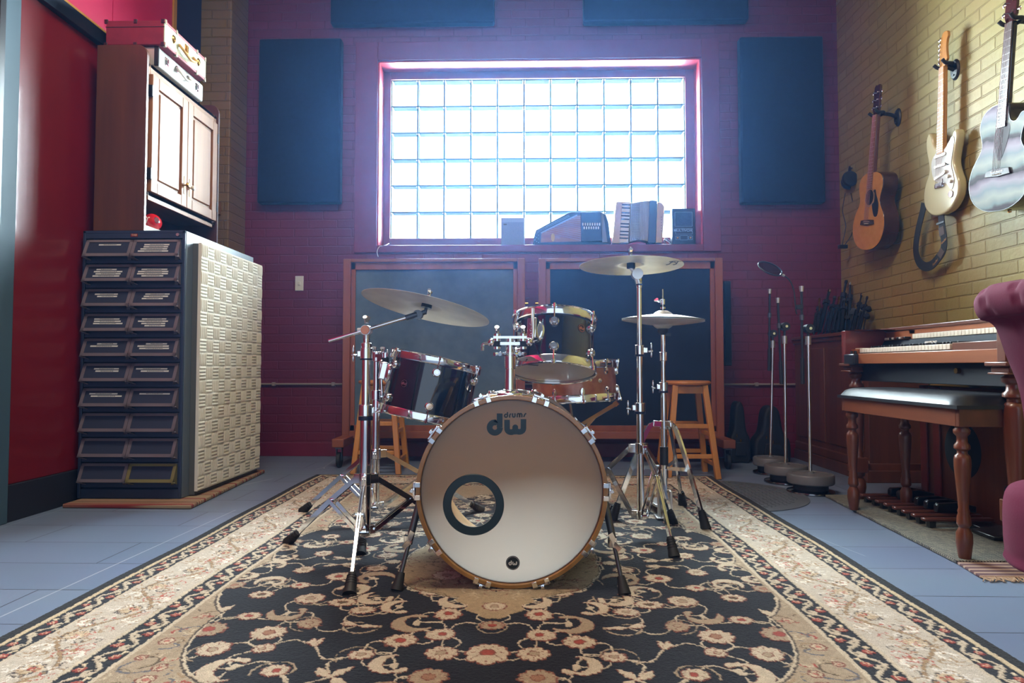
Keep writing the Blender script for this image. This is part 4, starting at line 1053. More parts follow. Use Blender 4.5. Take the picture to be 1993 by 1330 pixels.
# ---- cymbals ----------------------------------------------------------
def cymbal_mat(name, c1, c2, rough):
    m = mat(name, c1, rough=rough, metal=.7); nt = m.node_tree; b = nt.nodes['Principled BSDF']; L = nt.links.new
    tc = nt.nodes.new('ShaderNodeTexCoord'); ln = nt.nodes.new('ShaderNodeVectorMath'); ln.operation = 'LENGTH'; L(tc.outputs['Object'], ln.inputs[0])
    wv = nt.nodes.new('ShaderNodeMath'); wv.operation = 'MULTIPLY'; wv.inputs[1].default_value = 900; L(ln.outputs['Value'], wv.inputs[0])
    nz = nt.nodes.new('ShaderNodeTexNoise'); nz.noise_dimensions = '1D'; nz.inputs['Scale'].default_value = 1; nz.inputs['Detail'].default_value = 3; L(wv.outputs[0], nz.inputs['W'])
    bp = nt.nodes.new('ShaderNodeBump'); bp.inputs['Strength'].default_value = .35; bp.inputs['Distance'].default_value = .0006; L(nz.outputs['Fac'], bp.inputs['Height']); L(bp.outputs[0], b.inputs['Normal'])
    n2 = nt.nodes.new('ShaderNodeTexNoise'); n2.inputs['Scale'].default_value = 9; n2.inputs['Detail'].default_value = 5; L(tc.outputs['Object'], n2.inputs['Vector'])
    cr = nt.nodes.new('ShaderNodeValToRGB'); cr.color_ramp.elements[0].position = .35; cr.color_ramp.elements[1].position = .65; cr.color_ramp.elements[0].color = (*c1, 1); cr.color_ramp.elements[1].color = (*c2, 1)
    L(n2.outputs['Fac'], cr.inputs[0]); L(cr.outputs[0], b.inputs['Base Color'])
    return m
CYM1 = cymbal_mat('aged_cymbal_bronze', s(224, 218, 200), s(206, 200, 184), .5)
CYM2 = cymbal_mat('bright_cymbal_bronze', s(232, 216, 176), s(214, 196, 156), .4)
CYM3 = cymbal_mat('silvery_cymbal_bronze', s(226, 224, 216), s(208, 206, 200), .4)
def cymbal_mesh(r, bell, hgt, m, name='cymbal', flip=False, th=.0014):
    prof = [(.006, hgt), (bell * .5, hgt - .002), (bell * .85, hgt - .010), (bell, hgt - .017), (bell * 1.15, hgt - .0195)]
    z1 = hgt - .0195
    for k in range(1, 9):
        t = k / 8; rr = bell * 1.15 + (r - bell * 1.15) * t; prof.append((rr, z1 * (1 - t ** 1.25)))
    full = prof + [(a, z - th) for a, z in prof[::-1]]
    if flip: full = [(a, -z) for a, z in full]
    return MB().lathe(full, None, 96, closed=True)
def place_cymbal(name, label, M, r, bell, hgt, m):
    o = cymbal_mesh(r, bell, hgt, m)
    root = empty(name, M=M); tag(root, label, 'cymbal'); o.build('bronze_plate', m, root); return root
up1 = Vector((math.sin(R(12.0)), math.sin(R(8)), 1)).normalized()
c1 = at(831, 592, AY + .015) + Vector((0, .0, -.001))
C1 = place_cymbal('crash_cymbal', 'large tilted cymbal of dull silvery bronze on the boom stand at left', orient(c1 - up1 * .016, up1), .2285, .052, .027, CYM1)
mb = MB(); mb.cyl((0, 0, -.004), (0, 0, .018), .021, n=20)
w1 = C1.matrix_world
MB().cyl(w1 @ Vector((0, 0, .003)), w1 @ Vector((0, 0, .020)), .019, n=20).build('felt', BLACK, sa_, world=True); MB().cyl(w1 @ Vector((0, 0, .032)), w1 @ Vector((0, 0, .044)), .017, n=20).build('felt', BLACK, sa_, world=True)
mb = MB(); mb.cyl(w1 @ Vector((0, 0, -.002)), w1 @ Vector((0, 0, .07)), .0035, n=10); wingnut(mb, w1 @ Vector((0, 0, .054)), .011, up1); mb.build('cymbal_nut', CHROME, sa_, world=True)
up2 = Vector((.005, math.sin(R(2.5)), 1)).normalized()
C2 = place_cymbal('ride_cymbal', 'bright golden cymbal with a small black mark, high on the straight stand', orient(cB - up2 * .014, up2), .202, .046, .024, CYM2)
MARK = mat('cymbal_ink', s(26, 36, 60), rough=.5)
mb = MB(); T = Matrix.Translation((.150, -.078, .0)) @ Matrix.Rotation(R(180), 4, 'X') @ Matrix.Rotation(.0, 4, 'Z')
T = Matrix.Translation((.148, -.070, -.0003)) @ X3((0, 0, 0), (1, 0, .01), (0, -1, .01), (0, 0, -1)) @ Matrix.Diagonal((.9, 1.25, 1, 1))
mb.lathe([(.0001, .0014), (.006, .0014)], T @ Matrix.Translation((-.016, -.028, .0)), 14); mb.lathe([(.0001, .0014), (.006, .0014)], T @ Matrix.Translation((.014, -.028, .0)), 14)
for pp in ([(-.010, -.028), (-.006, .02)], [(.020, -.026), (.016, .026)], [(-.02, .016), (.0, .024), (.03, .02)], [(-.012, .004), (.004, .012), (.016, -.004)]): stroke2d(mb, pp, .004, T, z=.0008, th=.0008)
mb.build('printed_mark', MARK, C2, smooth=0)
hz_ = zD(622)
hb = MB()
C3 = place_cymbal('hi_hat_cymbal', 'upper hi-hat cymbal with domed bell on the hi-hat stand', Matrix.Translation((HX, HY, hz_ + .0)) @ Matrix.Rotation(R(1.5), 4, 'Y'), .18, .042, .040, CYM3)
C4r = empty('hi_hat_cymbal', M=Matrix.Translation((HX, HY, hz_ - .007)) @ Matrix.Rotation(R(1.5), 4, 'Y')); tag(C4r, 'lower hi-hat cymbal turned bell down, under its twin', 'cymbal')
cymbal_mesh(.18, .042, .038, CYM3, flip=True).build('bronze_plate', CYM3, C4r)
# ---- snare stand
SX, SY = cs.x, cs.y
ss = empty('snare_stand', (SX, SY, RUGZ)); tag(ss, 'chrome snare stand with basket arms behind the bass drum', 'drum stand')
zS = .40
MB().cyl((SX, SY, .05), (SX, SY, zS + .04), .012, n=20).build('tube', CHROME, ss, world=True)
for k, a in enumerate((R(-28), R(92), R(212))):
    e = Vector((SX + .186 * math.cos(a), SY + .186 * math.sin(a), cs.z - .094)); mb = MB()
    mb.bar((SX, SY, zS), e - Vector((.0, 0, .0)), .016, .008); mb.bar(Vector((SX, SY, zS - .05)), Vector((SX, SY, zS)).lerp(e, .55), .012, .005); e2 = Vector((SX + .2 * math.cos(a), SY + .2 * math.sin(a), cs.z - .082))
    mb.bar(e, e2, .02, .010); mb.build('basket_arm', CHROME, ss, world=True)
    f = Vector((SX + .2 * math.cos(a + 1), SY + .2 * math.sin(a + 1), RUGZ)); mb = MB(); mb.bar((SX, SY, .22), f + Vector((0, 0, .03)), .016, .008); mb.build('leg', CHROME, ss, world=True)
    mb = MB(); mb.cyl(f, f + Vector((0, 0, .04)), .016, .01, n=12); mb.build('rubber_foot', RUBBER, ss, world=True)
# ================================================================== gobos (framed fabric screens on casters)
GW = wood('gobo_wood', s(150, 84, 50), s(124, 64, 38), 'z', rough=.5, coat=.1)
GWH = wood('gobo_wood_rail', s(150, 84, 50), s(124, 64, 38), 'x', rough=.5, coat=.1)
CLOTHG = mat('grey_blue_cloth', s(92, 110, 122), s(78, 96, 110), rough=.95, scale=5, bump=.6, bscale=4, bdist=.02)
CLOTHN = mat('dark_navy_cloth', s(24, 34, 54), s(20, 30, 48), rough=.95, scale=5, bump=.3, bscale=6, bdist=.01)
def gobo(name, label, x0, x1, ztop, zbot, Y, cloth, feet):
    g = empty(name, ((x0 + x1) / 2, Y, 0)); tag(g, label, 'acoustic screen')
    w = .052; d = .10
    for xa, xb in ((x0, x0 + w), (x1 - w, x1)):
        MB().box((xa, Y, zbot), (xb, Y + d, ztop)).build('stile', GW, g, world=True, bevel=.004)
    for za, zb in ((ztop - w * .45, ztop), (zbot, zbot + w)):
        MB().box((x0 + w, Y, za), (x1 - w, Y + d, zb)).build('rail', GWH, g, world=True, bevel=.004)
    v = .030
    mb = MB(); yy = Y + .022; a0 = x0 + w; a1 = x1 - w; z1 = ztop - w * .45; z0 = zbot + w
    mb.box((a0, yy, z0), (a0 + v, yy + .02, z1)); mb.box((a1 - v, yy, z0), (a1, yy + .02, z1)); mb.box((a0, yy, z1 - .05), (a1, yy + .02, z1)); mb.box((a0, yy, z0), (a1, yy + .02, z0 + v * 1.3))
    mb.build('inner_frame', GW, g, world=True, bevel=.002, smooth=0)
    # cloth infill with soft wrinkles
    nx, nz = 40, 40; vs = []; fs = []; rg = random.Random(int(Y * 10 + x0 * 100))
    for j_ in range(nz + 1):
        for i in range(nx + 1):
            u = i / nx; t = j_ / nz; x = a0 + v + (a1 - a0 - 2 * v) * u; z = z0 + v + (z1 - .05 - z0 - v) * t
            dy = .004 * math.sin(5 * u + 3 * math.sin(4 * t)) + .006 * math.exp(-((t - .58 + .03 * math.sin(6 * u)) / .012) ** 2) + .004 * math.exp(-((t - .3) / .015) ** 2)
            vs.append((x, yy + .012 - dy, z))
    for j_ in range(nz):
        for i in range(nx): k = j_ * (nx + 1) + i; fs.append((k, k + 1, k + nx + 2, k + nx + 1))
    MB().add(vs, fs).box((a0, yy + .024, z0), (a1, Y + d - .01, z1)).build('cloth_panel', cloth, g, world=True, smooth=60)
    for xf in feet:
        MB().box((xf - .04, Y - .24, zbot - .035), (xf + .04, Y + .30, zbot + .022)).build('foot_beam', GWH, g, world=True, bevel=.006)
        for yf in (Y - .19, Y + .25):
            mb = MB(); mb.cyl((xf - .012, yf, .052), (xf + .012, yf, .052), .05, n=24); mb.build('caster', RUBBER, g, world=True, bevel=.004)
            mb = MB(); mb.box((xf - .022, yf - .03, zbot - .045), (xf + .022, yf + .03, zbot - .035)); mb.bar((xf - .018, yf, .05), (xf - .018, yf, zbot - .035), .03, .003, up=(0, 1, 0)); mb.bar((xf + .018, yf, .05), (xf + .018, yf, zbot - .035), .03, .003, up=(0, 1, 0)); mb.build('caster_fork', STEEL_DARK, g, world=True)
    return g
GYD = 4.62
q0 = at(668, 504, GYD); q1 = at(1022, 868, GYD)
gl = gobo('acoustic_screen', 'wheeled wooden-framed screen with grey-blue cloth, behind the hanging tom', q0.x, q1.x, q0.z, .172, GYD, CLOTHG, (q0.x + .04, q1.x - .05))
q2 = at(1048, 503, GYD); q3 = at(1411, 868, GYD)
gr = gobo('acoustic_screen', 'wheeled wooden-framed screen with dark navy cloth, behind the hi-hat stand', q2.x, q3.x, q2.z, .172, GYD, CLOTHN, (q2.x + .05, q3.x - .04))
for g, x, sg in ((gl, q1.x, 1), (gr, q2.x, -1)):
    p = at(1028, 590, GYD); MB().cyl((x - sg * .002, GYD + .03, p.z), (x + sg * .022, GYD + .03, p.z), .006, n=10).build('hinge_pin', BRASS, g, world=True)
for zz in (600, 700):
    p = at(1414, zz, GYD); 
# narrow dark item at the right, another screen's edge built as a box
p0 = at(1413, 545, 4.8); p1 = at(1424, 712, 4.8)
tq = empty('dark_edge_box', (p0.x + .03, 4.8, p1.z)); tag(tq, 'narrow dark box hung on the wall just right of the navy cloth screen', 'box')
MB().box((p0.x, 4.86, p1.z), (p1.x + .02, BY - .001, p0.z)).build('case', BLACKM, tq, world=True, bevel=.004)
MB().box((p0.x + .006, 4.85, p1.z + .02), (p1.x + .014, 4.862, p0.z - .02)).build('grille', FELT, tq, world=True)

# ================================================================== stools
STW = wood('stool_pine', s(204, 140, 62), s(178, 114, 46), 'z', rough=.4, coat=.3)
STW2 = wood('stool_pine_seat', s(200, 132, 60), s(172, 106, 44), 'x', rough=.35, coat=.4)
def stool(cx, cy, zt, feet, label):
    st = empty('wooden_stool', (cx, cy, 0)); tag(st, label, 'stool')
    MB().lathe([(.0001, 0), (.13, 0), (.144, .006), (.147, .014), (.144, .022), (.134, .027), (.0001, .027)], Matrix.Translation((cx, cy, zt - .027)), 48).build('seat', STW2, st, world=True)
    tops = []
    for sx, sy in ((-1, -1), (1, -1), (1, 1), (-1, 1)):
        t_ = Vector((cx + sx * .088, cy + sy * .088, zt - .027)); f = Vector((cx + sx * feet, cy + sy * feet, 0)); tops.append((t_, f))
        mb = MB(); mb.bar(f, t_, .034, .034, up=(1, 0, 0))
        for k_ in range(4): pass
        mb.build('leg', STW, st, world=True, bevel=.004)
    for i in range(4):
        a, b = tops[i], tops[(i + 1) % 4]
        for fr in ((.86, .055, .022) , (.56, .02, .02) if i % 2 == 0 else (.47, .02, .02), (.24, .02, .02) if i % 2 == 0 else (.15, .02, .02)):
            pa = a[1].lerp(a[0], fr[0] + (.09 if fr[1] > .03 else 0)); pb = b[1].lerp(b[0], fr[0] + (.09 if fr[1] > .03 else 0))
            MB().bar(pa, pb, .045 if fr[1] > .03 else .026, .018).build('apron' if fr[1] > .03 else 'rung', STW, st, world=True, bevel=.003)
    return st
stool(.99, 4.17, at(1335, 741, 4.17).z, .148, 'honey-coloured round wooden stool in front of the navy screen')
stool(-.937, 4.30, at(1335, 741, 4.17).z, .142, 'honey-coloured round wooden stool behind the hanging tom and boom stand')

# ================================================================== filing cabinet with drawers
CABM = mat('cabinet_enamel', s(44, 56, 80), s(40, 52, 74), rough=.42, scale=3)
CABS = mat('cabinet_side_enamel', s(96, 108, 120), rough=.4)
HOLD = mat('holder_bronze', s(124, 114, 122), s(112, 104, 112), rough=.42, metal=.35, scale=4)
HOLDO = mat('holder_olive', s(132, 124, 80), rough=.42, metal=.35)
INK = mat('printed_ink', s(60, 60, 64), rough=.8)
kz = .022
f0 = onZ(151, 985, kz); FY = 3.27
kx0 = at(156, 700, FY).x; kx1 = at(356, 700, FY).x; kzt = at(260, 449, FY).z; KD = .83
cb = empty('filing_cabinet', ((kx0 + kx1) / 2, FY + KD / 2, kz)); tag(cb, 'tall dark blue metal cabinet of ten wide drawers beside the red door', 'cabinet')
mb = MB(); tk = .014
mb.box((kx0, FY, kz), (kx0 + tk, FY + KD, kzt)); mb.box((kx1 - tk, FY, kz), (kx1, FY + KD, kzt)); mb.box((kx0, FY, kzt - tk), (kx1, FY + KD, kzt)); mb.box((kx0, FY + KD - tk, kz), (kx1, FY + KD, kzt)); mb.box((kx0 + tk, FY + .002, kz), (kx1 - tk, FY + KD, kz + .045))
mb.box((kx0 + tk, FY + .001, kzt - .04), (kx1 - tk, FY + .03, kzt - .002)); mb.box((kx0 + tk, FY + .03, kz + .03), (kx1 - tk, FY + .05, kzt - .02))
mb.build('carcass', CABM, cb, world=True, smooth=0, bevel=.002)
MB().box((kx1 - .0005, FY + .01, kz + .002), (kx1 + .002, FY + KD - .005, kzt - .003)).build('side_skin', CABS, cb, world=True)
ND = 10; za = kz + .05; zb_ = kzt - .044; dh = (zb_ - za) / ND
strips = [(1, 4), (4, 4), (2, 3), (3, 4), (2, 3), (2, 2), (2, 1), (0, 0), (0, 0), (0, 0)]
rg = random.Random(21)
for r in range(ND):
    zt = zb_ - r * dh; zl_ = zt - dh + .004
    dw = MB().box((kx0 + tk + .002, FY + .004, zl_), (kx1 - tk - .002, FY + .030, zt)).build('drawer', CABM, cb, world=True, bevel=.0015)
    xm = (kx0 + kx1) / 2
    for hI, (xa, xb) in enumerate(((kx0 + tk + .006, xm - .001), (xm + .001, kx1 - tk - .006))):
        m_ = HOLDO if (r == ND - 1 and hI == 1) else HOLD
        hh = dh * .70; z1 = zt - .004; z0 = z1 - hh; out = .034
        # slanted frame : top at the drawer face, bottom standing out
        top = Vector((0, FY + .003, z1)); bot = Vector((0, FY - out, z0))
        yv = (top - bot).normalized(); xv = Vector((1, 0, 0)); nv = xv.cross(yv); H = (top - bot).length; T = X3((xa, bot.y, bot.z), xv, yv, nv); W = xb - xa
        mb = MB(); bw = .016
        for b in (((0, 0), (W, bw)), ((0, H - bw * .8), (W, H)), ((0, 0), (bw, H)), ((W - bw, 0), (W, H))): mb.box((b[0][0], b[0][1], -.001), (b[1][0], b[1][1], .004), X=T)
        for x in (xa, xb - .0025): mb.add([(x, bot.y, bot.z), (x + .0025, bot.y, bot.z), (x + .0025, FY + .004, z0 - .014), (x, FY + .004, z0 - .014), (x, FY + .004, z1), (x + .0025, FY + .004, z1)], [(0, 1, 2, 3), (0, 3, 4), (1, 5, 2), (3, 2, 5, 4), (0, 4, 5, 1)])
        mb.bar((xa, bot.y, bot.z), (xa + .02, FY, z0 - .014), .003, .016, up=(0, 0, 1)); mb.bar((xb, bot.y, bot.z), (xb - .02, FY, z0 - .014), .003, .016, up=(0, 0, 1))
        hd = mb.build('label_holder', m_, dw, smooth=0); hd.matrix_parent_inverse = ROOTM[cb.name].inverted() @ Matrix.Identity(4); hd.matrix_parent_inverse = Matrix.Identity(4)
        cd_ = MB().box((.008, .006, -.0005), (W - .008, H - .006, .0012), X=T).build('dark_card', mat('card_navy', s(36, 44, 66), rough=.6), dw)
        cd_.matrix_parent_inverse = Matrix.Identity(4)
        ns = strips[r][hI]
        for q in range(ns):
            sw_ = W * rg.uniform(.42, .72); sx_ = (W - sw_) / 2 + rg.uniform(-.012, .012); sy_ = H - bw - .008 - q * .0125
            mb = MB(); mb.box((sx_, sy_ - .0075, .0012), (sx_ + sw_, sy_, .0018), X=T)
            st_ = mb.build('label_strip', PAPER, dw); st_.matrix_parent_inverse = Matrix.Identity(4)
            # illegible line of small print
            x = sx_ + sw_ * .22; mb = MB()
            while x < sx_ + sw_ * .78:
                w_ = rg.uniform(.003, .009); mb.box((x, sy_ - .0052, .0018), (x + w_, sy_ - .0024, .0021), X=T); x += w_ + .0016
            pr = mb.build('small_print', INK, dw); pr.matrix_parent_inverse = Matrix.Identity(4)
REDL = mat('red_badge', s(140, 40, 36), rough=.4)
MB().box((xm - .016, FY - .001, kzt - .030), (xm + .018, FY + .004, kzt - .016)).build('brand_plate', REDL, cb, world=True)
text_part('brand_lettering', 'TAB', .013, X3((xm + .001, FY - .0015, kzt - .023), (1, 0, 0), (0, 0, 1), (0, -1, 0)) @ Matrix.Diagonal((1.15, 1, 1, 1)), mat('label_cream', s(214, 190, 160), rough=.5), cb)
mb = MB(); mb.cyl((kx1 - .035, FY + .004, kzt - .022), (kx1 - .035, FY - .008, kzt - .022), .008, n=16); mb.build('lock', BRUSHED, cb, world=True)
# ---- wavy foam panel on its side
FOAM = mat('cream_foam', s(222, 216, 200), s(214, 208, 190), rough=.9, bump=.15, bscale=300)
fx0 = kx1 + .003; fy0 = FY + .07; fy1 = FY + KD + .02; fz0 = .045; fz1 = kzt - .05
cell = (fz1 - fz0) / 18; ncy = 11; sub = 12
ny = int(ncy * sub) + 1; nz = 18 * sub + 1; vs = []; fs = []
for j_ in range(nz):
    for i in range(ny):
        cy_i = min(ncy - 1, i // sub); cz_i = min(17, j_ // sub); u = i / sub - cy_i; v_ = j_ / sub - cz_i
        w_ = v_ if (cy_i + cz_i) % 2 == 0 else u; o_ = u if (cy_i + cz_i) % 2 == 0 else v_
        hgt = .007 * abs(math.sin(PI * w_ * 4)) ** .7 * (1 - abs(2 * o_ - 1) ** 6 * .8)
        vs.append((fx0 + .044 + hgt, fy0 + (fy1 - fy0) * i / (ny - 1), fz0 + (fz1 - fz0) * j_ / (nz - 1)))
for j_ in range(nz - 1):
    for i in range(ny - 1): k = j_ * ny + i; fs.append((k, k + 1, k + ny + 1, k + ny))
fm = empty('foam_panel', (fx0, (fy0 + fy1) / 2, kz)); tag(fm, 'cream basket-weave foam sheet standing against the side of the drawer cabinet', 'acoustic foam')
MB().add(vs, fs).box((fx0 + .03, fy0, fz0), (fx0 + .0455, fy1, fz1)).build('foam_face', FOAM, fm, world=True, smooth=50)
MB().box((fx0, fy0 + .004, fz0 - .018), (fx0 + .031, fy1 - .004, fz1 - .002)).build('backing_board', mat('grey_felt_board', s(84, 84, 80), rough=.9), fm, world=True)
# ---- mat below
def mat_rug_mat():
    m = bpy.data.materials.new('striped_mat'); m.use_nodes = True; nt = m.node_tree; b = nt.nodes['Principled BSDF']; L = nt.links.new
    tc = nt.nodes.new('ShaderNodeTexCoord'); sp = nt.nodes.new('ShaderNodeSeparateXYZ'); L(tc.outputs['Object'], sp.inputs[0])
    nz = nt.nodes.new('ShaderNodeTexNoise'); nz.noise_dimensions = '1D'; nz.inputs['Scale'].default_value = 36; L(sp.outputs['Y'], nz.inputs['W'])
    n2 = nt.nodes.new('ShaderNodeTexNoise'); n2.inputs['Scale'].default_value = 6; L(tc.outputs['Object'], n2.inputs['Vector'])
    cr = nt.nodes.new('ShaderNodeValToRGB'); e = cr.color_ramp.elements; e[0].position = .42; e[0].color = (*s(128, 44, 44), 1); e[1].position = .46; e[1].color = (*s(150, 128, 100), 1)
    x = e.new(.62); x.color = (*s(164, 142, 112), 1); x = e.new(.66); x.color = (*s(104, 76, 60), 1)
    L(nz.outputs['Fac'], cr.inputs[0]); L(cr.outputs[0], b.inputs['Base Color']); b.inputs['Roughness'].default_value = .95
    n3 = nt.nodes.new('ShaderNodeTexNoise'); n3.inputs['Scale'].default_value = 260; L(tc.outputs['Object'], n3.inputs['Vector'])
    bp = nt.nodes.new('ShaderNodeBump'); bp.inputs['Strength'].default_value = .5; bp.inputs['Distance'].default_value = .002; L(n3.outputs['Fac'], bp.inputs['Height']); L(bp.outputs[0], b.inputs['Normal'])
    return m
c = onZ(372, 992, 0); d = onZ(522, 921, 0); 
mb = MB(); mb.prism([(LX + .14, c.y + .01), (c.x, c.y), (d.x - .02, d.y), (LX + .14, d.y + .1)], .001, .0205)
tag(mb.build('floor_mat', mat_rug_mat(), bevel=.006, seg=3), 'small tan mat with red stripes lying under the drawer cabinet', 'mat')

# ================================================================== oak hutch on the cabinet
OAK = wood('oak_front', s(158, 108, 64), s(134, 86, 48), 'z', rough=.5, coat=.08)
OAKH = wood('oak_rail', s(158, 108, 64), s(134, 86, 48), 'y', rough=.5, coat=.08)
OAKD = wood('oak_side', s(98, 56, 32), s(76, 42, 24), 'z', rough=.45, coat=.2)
hx1 = at(277, 300, 3.27).x; hx0 = at(180, 440, 3.27).x; hy0 = 3.275; hy1 = hy0 + .80; hz0 = kzt + .001; hz1 = at(240, 87, 3.275).z; CASEZ = at(307, 128, 3.35).z
hu = empty('hutch_cabinet', ((hx0 + hx1) / 2, (hy0 + hy1) / 2, hz0)); tag(hu, 'oak hutch with two panelled doors standing on the drawer cabinet', 'cabinet')
side = [(hx0, hz0), (hx1 + .012, hz0)] + [(hx1 + .012, hz1 - .05)] + [(hx1 + .012 - .05 + .05 * math.cos(t), hz1 - .05 + .05 * math.sin(t)) for t in np.linspace(0, PI / 2, 8)] + [(hx0, hz1)]
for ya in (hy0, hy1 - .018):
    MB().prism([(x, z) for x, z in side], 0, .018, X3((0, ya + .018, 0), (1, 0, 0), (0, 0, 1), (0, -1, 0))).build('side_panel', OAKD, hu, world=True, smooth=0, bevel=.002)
sz = hz0 + .19; tz = CASEZ - .021
MB().box((hx0, hy0 + .018, sz), (hx1, hy1 - .018, sz + .02)).build('bottom_board', OAKH, hu, world=True, bevel=.002)
MB().box((hx0, hy0 + .018, tz), (hx1, hy1 - .018, tz + .02)).build('top_board', OAKH, hu, world=True, bevel=.002)
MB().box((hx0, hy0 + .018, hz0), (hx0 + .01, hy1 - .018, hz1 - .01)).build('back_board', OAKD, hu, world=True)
mb = MB(); fy_ = .034
mb.box((hx1 - .018, hy0 + .018, sz), (hx1, hy0 + .018 + fy_, tz + .02)); mb.box((hx1 - .018, hy1 - .018 - fy_, sz), (hx1, hy1 - .018, tz + .02)); mb.box((hx1 - .018, hy0 + .018 + fy_, sz - .02), (hx1, hy1 - .018 - fy_, sz + .035)); mb.box((hx1 - .018, hy0 + .018 + fy_, tz - .05), (hx1, hy1 - .018 - fy_, tz + .02))
mb.build('face_frame', OAK, hu, world=True, smooth=0, bevel=.002)
dz0_, dz1_ = sz + .02, tz - .035; ym = (hy0 + hy1) / 2
for i, (ya, yb) in enumerate(((hy0 + .043, ym - .0015), (ym + .0015, hy1 - .043))):
    mb = MB(); st = .058; t0, t1 = hx1 + .001, hx1 + .02
    mb.box((t0, ya, dz0_), (t1, ya + st, dz1_)); mb.box((t0, yb - st, dz0_), (t1, yb, dz1_)); mb.box((t0, ya + st, dz0_), (t1, yb - st, dz0_ + st)); mb.box((t0, ya + st, dz1_ - st), (t1, yb - st, dz1_)); mb.box((t0, ya + st, dz0_ + st), (t0 + .006, yb - st, dz1_ - st))
    dd = mb.build('door', OAK, hu, world=True, smooth=0, bevel=.003)
    g = st + .016; a = MB(); a.box((t0 + .004, ya + g, dz0_ + g), (t0 + .015, yb - g, dz1_ - g)); p_ = a.build('raised_panel', OAK, dd, smooth=0, bevel=.009, seg=1); 
    yk = yb - .028 if i == 0 else ya + .028; zk = dz0_ + .12
    kb = MB(); kb.lathe([(.0001, .03), (.01, .029), (.014, .022), (.012, .014), (.005, .010), (.005, 0)], X3((t1, yk, zk), (0, 1, 0), (0, 0, 1), (1, 0, 0)), 20); kb.build('knob', IVORY if i else BRASS, dd)
    MB().box((t1, yk - .007, zk - .05), (t1 + .002, yk + .007, zk + .05)).build('knob_plate', mat('dark_brass', s(120, 96, 56), rough=.4, metal=.8), dd, bevel=.001)
    yh = ya - .004 if i == 0 else yb + .004
    for zz in (dz0_ + .09, dz1_ - .09):
        MB().box((t0 - .002, yh - .008, zz - .03), (t1 + .004, yh + .006, zz + .03)).build('hinge', BLACKM, dd, bevel=.003)
# ---- red radio-like case in the open shelf
c = at(301, 432, 3.47); r_ = empty('red_case', (hx1 - .045, 3.455, hz0 + .04)); tag(r_, 'small glossy red oval case in the open shelf of the oak hutch', 'case')
GR = mat('glossy_red_plastic', s(206, 24, 34), rough=.18, coat=.6)
cc_ = Vector((hx1 - .045, 3.455, hz0 + .040 + .043))
MB().ball(cc_, 1, 28, sc=(.034, .066, .043)).build('shell', GR, r_, world=True)
MB().lathe([(.0001, .004), (.014, .004), (.017, 0)], X3(cc_ + Vector((.030, -.022, .004)), (.40, .92, 0), (0, 0, 1), (.92, -.40, 0)), 24).build('pad', mat('dark_red_pad', s(110, 16, 24), rough=.5), r_, world=True)
mb = MB(); mb.tube([cc_ + Vector((.0, -.066, -.02)), cc_ + Vector((.02, -.085, .0)), cc_ + Vector((.0, -.085, .02)), cc_ + Vector((-.01, -.06, .01))], .003, 8); mb.build('handle', WHITE, r_, world=True)
c = at(275, 440, 3.33); mb = MB(); mb.box((hx1 - .10, 3.31, hz0), (hx1 - .008, 3.56, hz0 + .0395)); tag(mb.build('white_box', PAPER, bevel=.002), 'flat white box in the open hutch shelf, under the red oval case', 'box')

# ================================================================== suitcases on top
def latch(mb, x, y, z, sy=.02, sz_=.03):
    mb.box((x, y - sy, z - sz_), (x + .004, y + sy, z + sz_)); mb.box((x + .004, y - sy * .5, z - sz_ * .6), (x + .010, y + sy * .5, z + sz_ * .7))
lx1 = at(308, 110, 3.35).x; ly0, ly1 = 3.35, 3.83; lz0 = tz + .021; lz1 = at(308, 90, 3.35).z
LC = mat('silvery_case', s(186, 188, 182), rough=.35, metal=.2)
lc_ = empty('flat_case', (lx1 - .15, 3.59, lz0)); tag(lc_, 'slim silvery case with chrome latches, lower of the two on the oak hutch', 'suitcase')
MB().box((lx1 - .30, ly0, lz0), (lx1, ly1, lz1)).build('body', LC, lc_, world=True, bevel=.01, seg=3)
MB().box((lx1 - .02, ly0 - .004, lz0 + .002), (lx1 + .003, ly0 + .008, lz1)).build('corner_guard', RUBBER, lc_, world=True, bevel=.003)
for y in (ly0 + .08, ly1 - .08):
    mb = MB(); latch(mb, lx1 - .001, y, (lz0 + lz1) / 2 + .005, .016, .022); mb.build('latch', CHROME, lc_, world=True, bevel=.001)
ym_ = (ly0 + ly1) / 2; zm = (lz0 + lz1) / 2
mb = MB(); mb.tube(smooth_open([(lx1, ym_ - .06, zm + .018), (lx1 + .022, ym_ - .058, zm - .006), (lx1 + .026, ym_, zm - .02), (lx1 + .022, ym_ + .058, zm - .006), (lx1, ym_ + .06, zm + .018)], 6), .006, 10); mb.build('handle', WHITE, lc_, world=True)
for y in (ym_ - .06, ym_ + .06):
    mb = MB(); mb.box((lx1, y - .008, zm - .006), (lx1 + .006, y + .008, zm + .028)); mb.build('handle_mount', CHROME, lc_, world=True, bevel=.001)
ux1 = at(320, 60, 3.335).x; uy0, uy1 = 3.335, 3.78; uz0 = lz1 + .001; uz1 = at(320, 39, 3.335).z
UC = mat('crocodile_pattern', s(196, 200, 170), s(170, 176, 146), rough=.4, scale=60, bump=.3, bscale=90); UR = mat('wine_red_cover', s(134, 34, 54), s(124, 30, 50), rough=.6, scale=20)
UT = mat('rose_trim', s(176, 84, 92), rough=.5); CP = mat('aged_metal_cap', s(150, 140, 118), rough=.4, metal=.6)
ux0 = at(206, 60, 3.335).x
uc = empty('vintage_suitcase', ((ux0 + ux1) / 2, 3.56, uz0)); tag(uc, 'vintage suitcase with wine-red sides and pale scaly front, atop the silvery case', 'suitcase')
MB().box((ux0, uy0, uz0), (ux1 - .004, uy1, uz1)).build('body', UR, uc, world=True, bevel=.004)
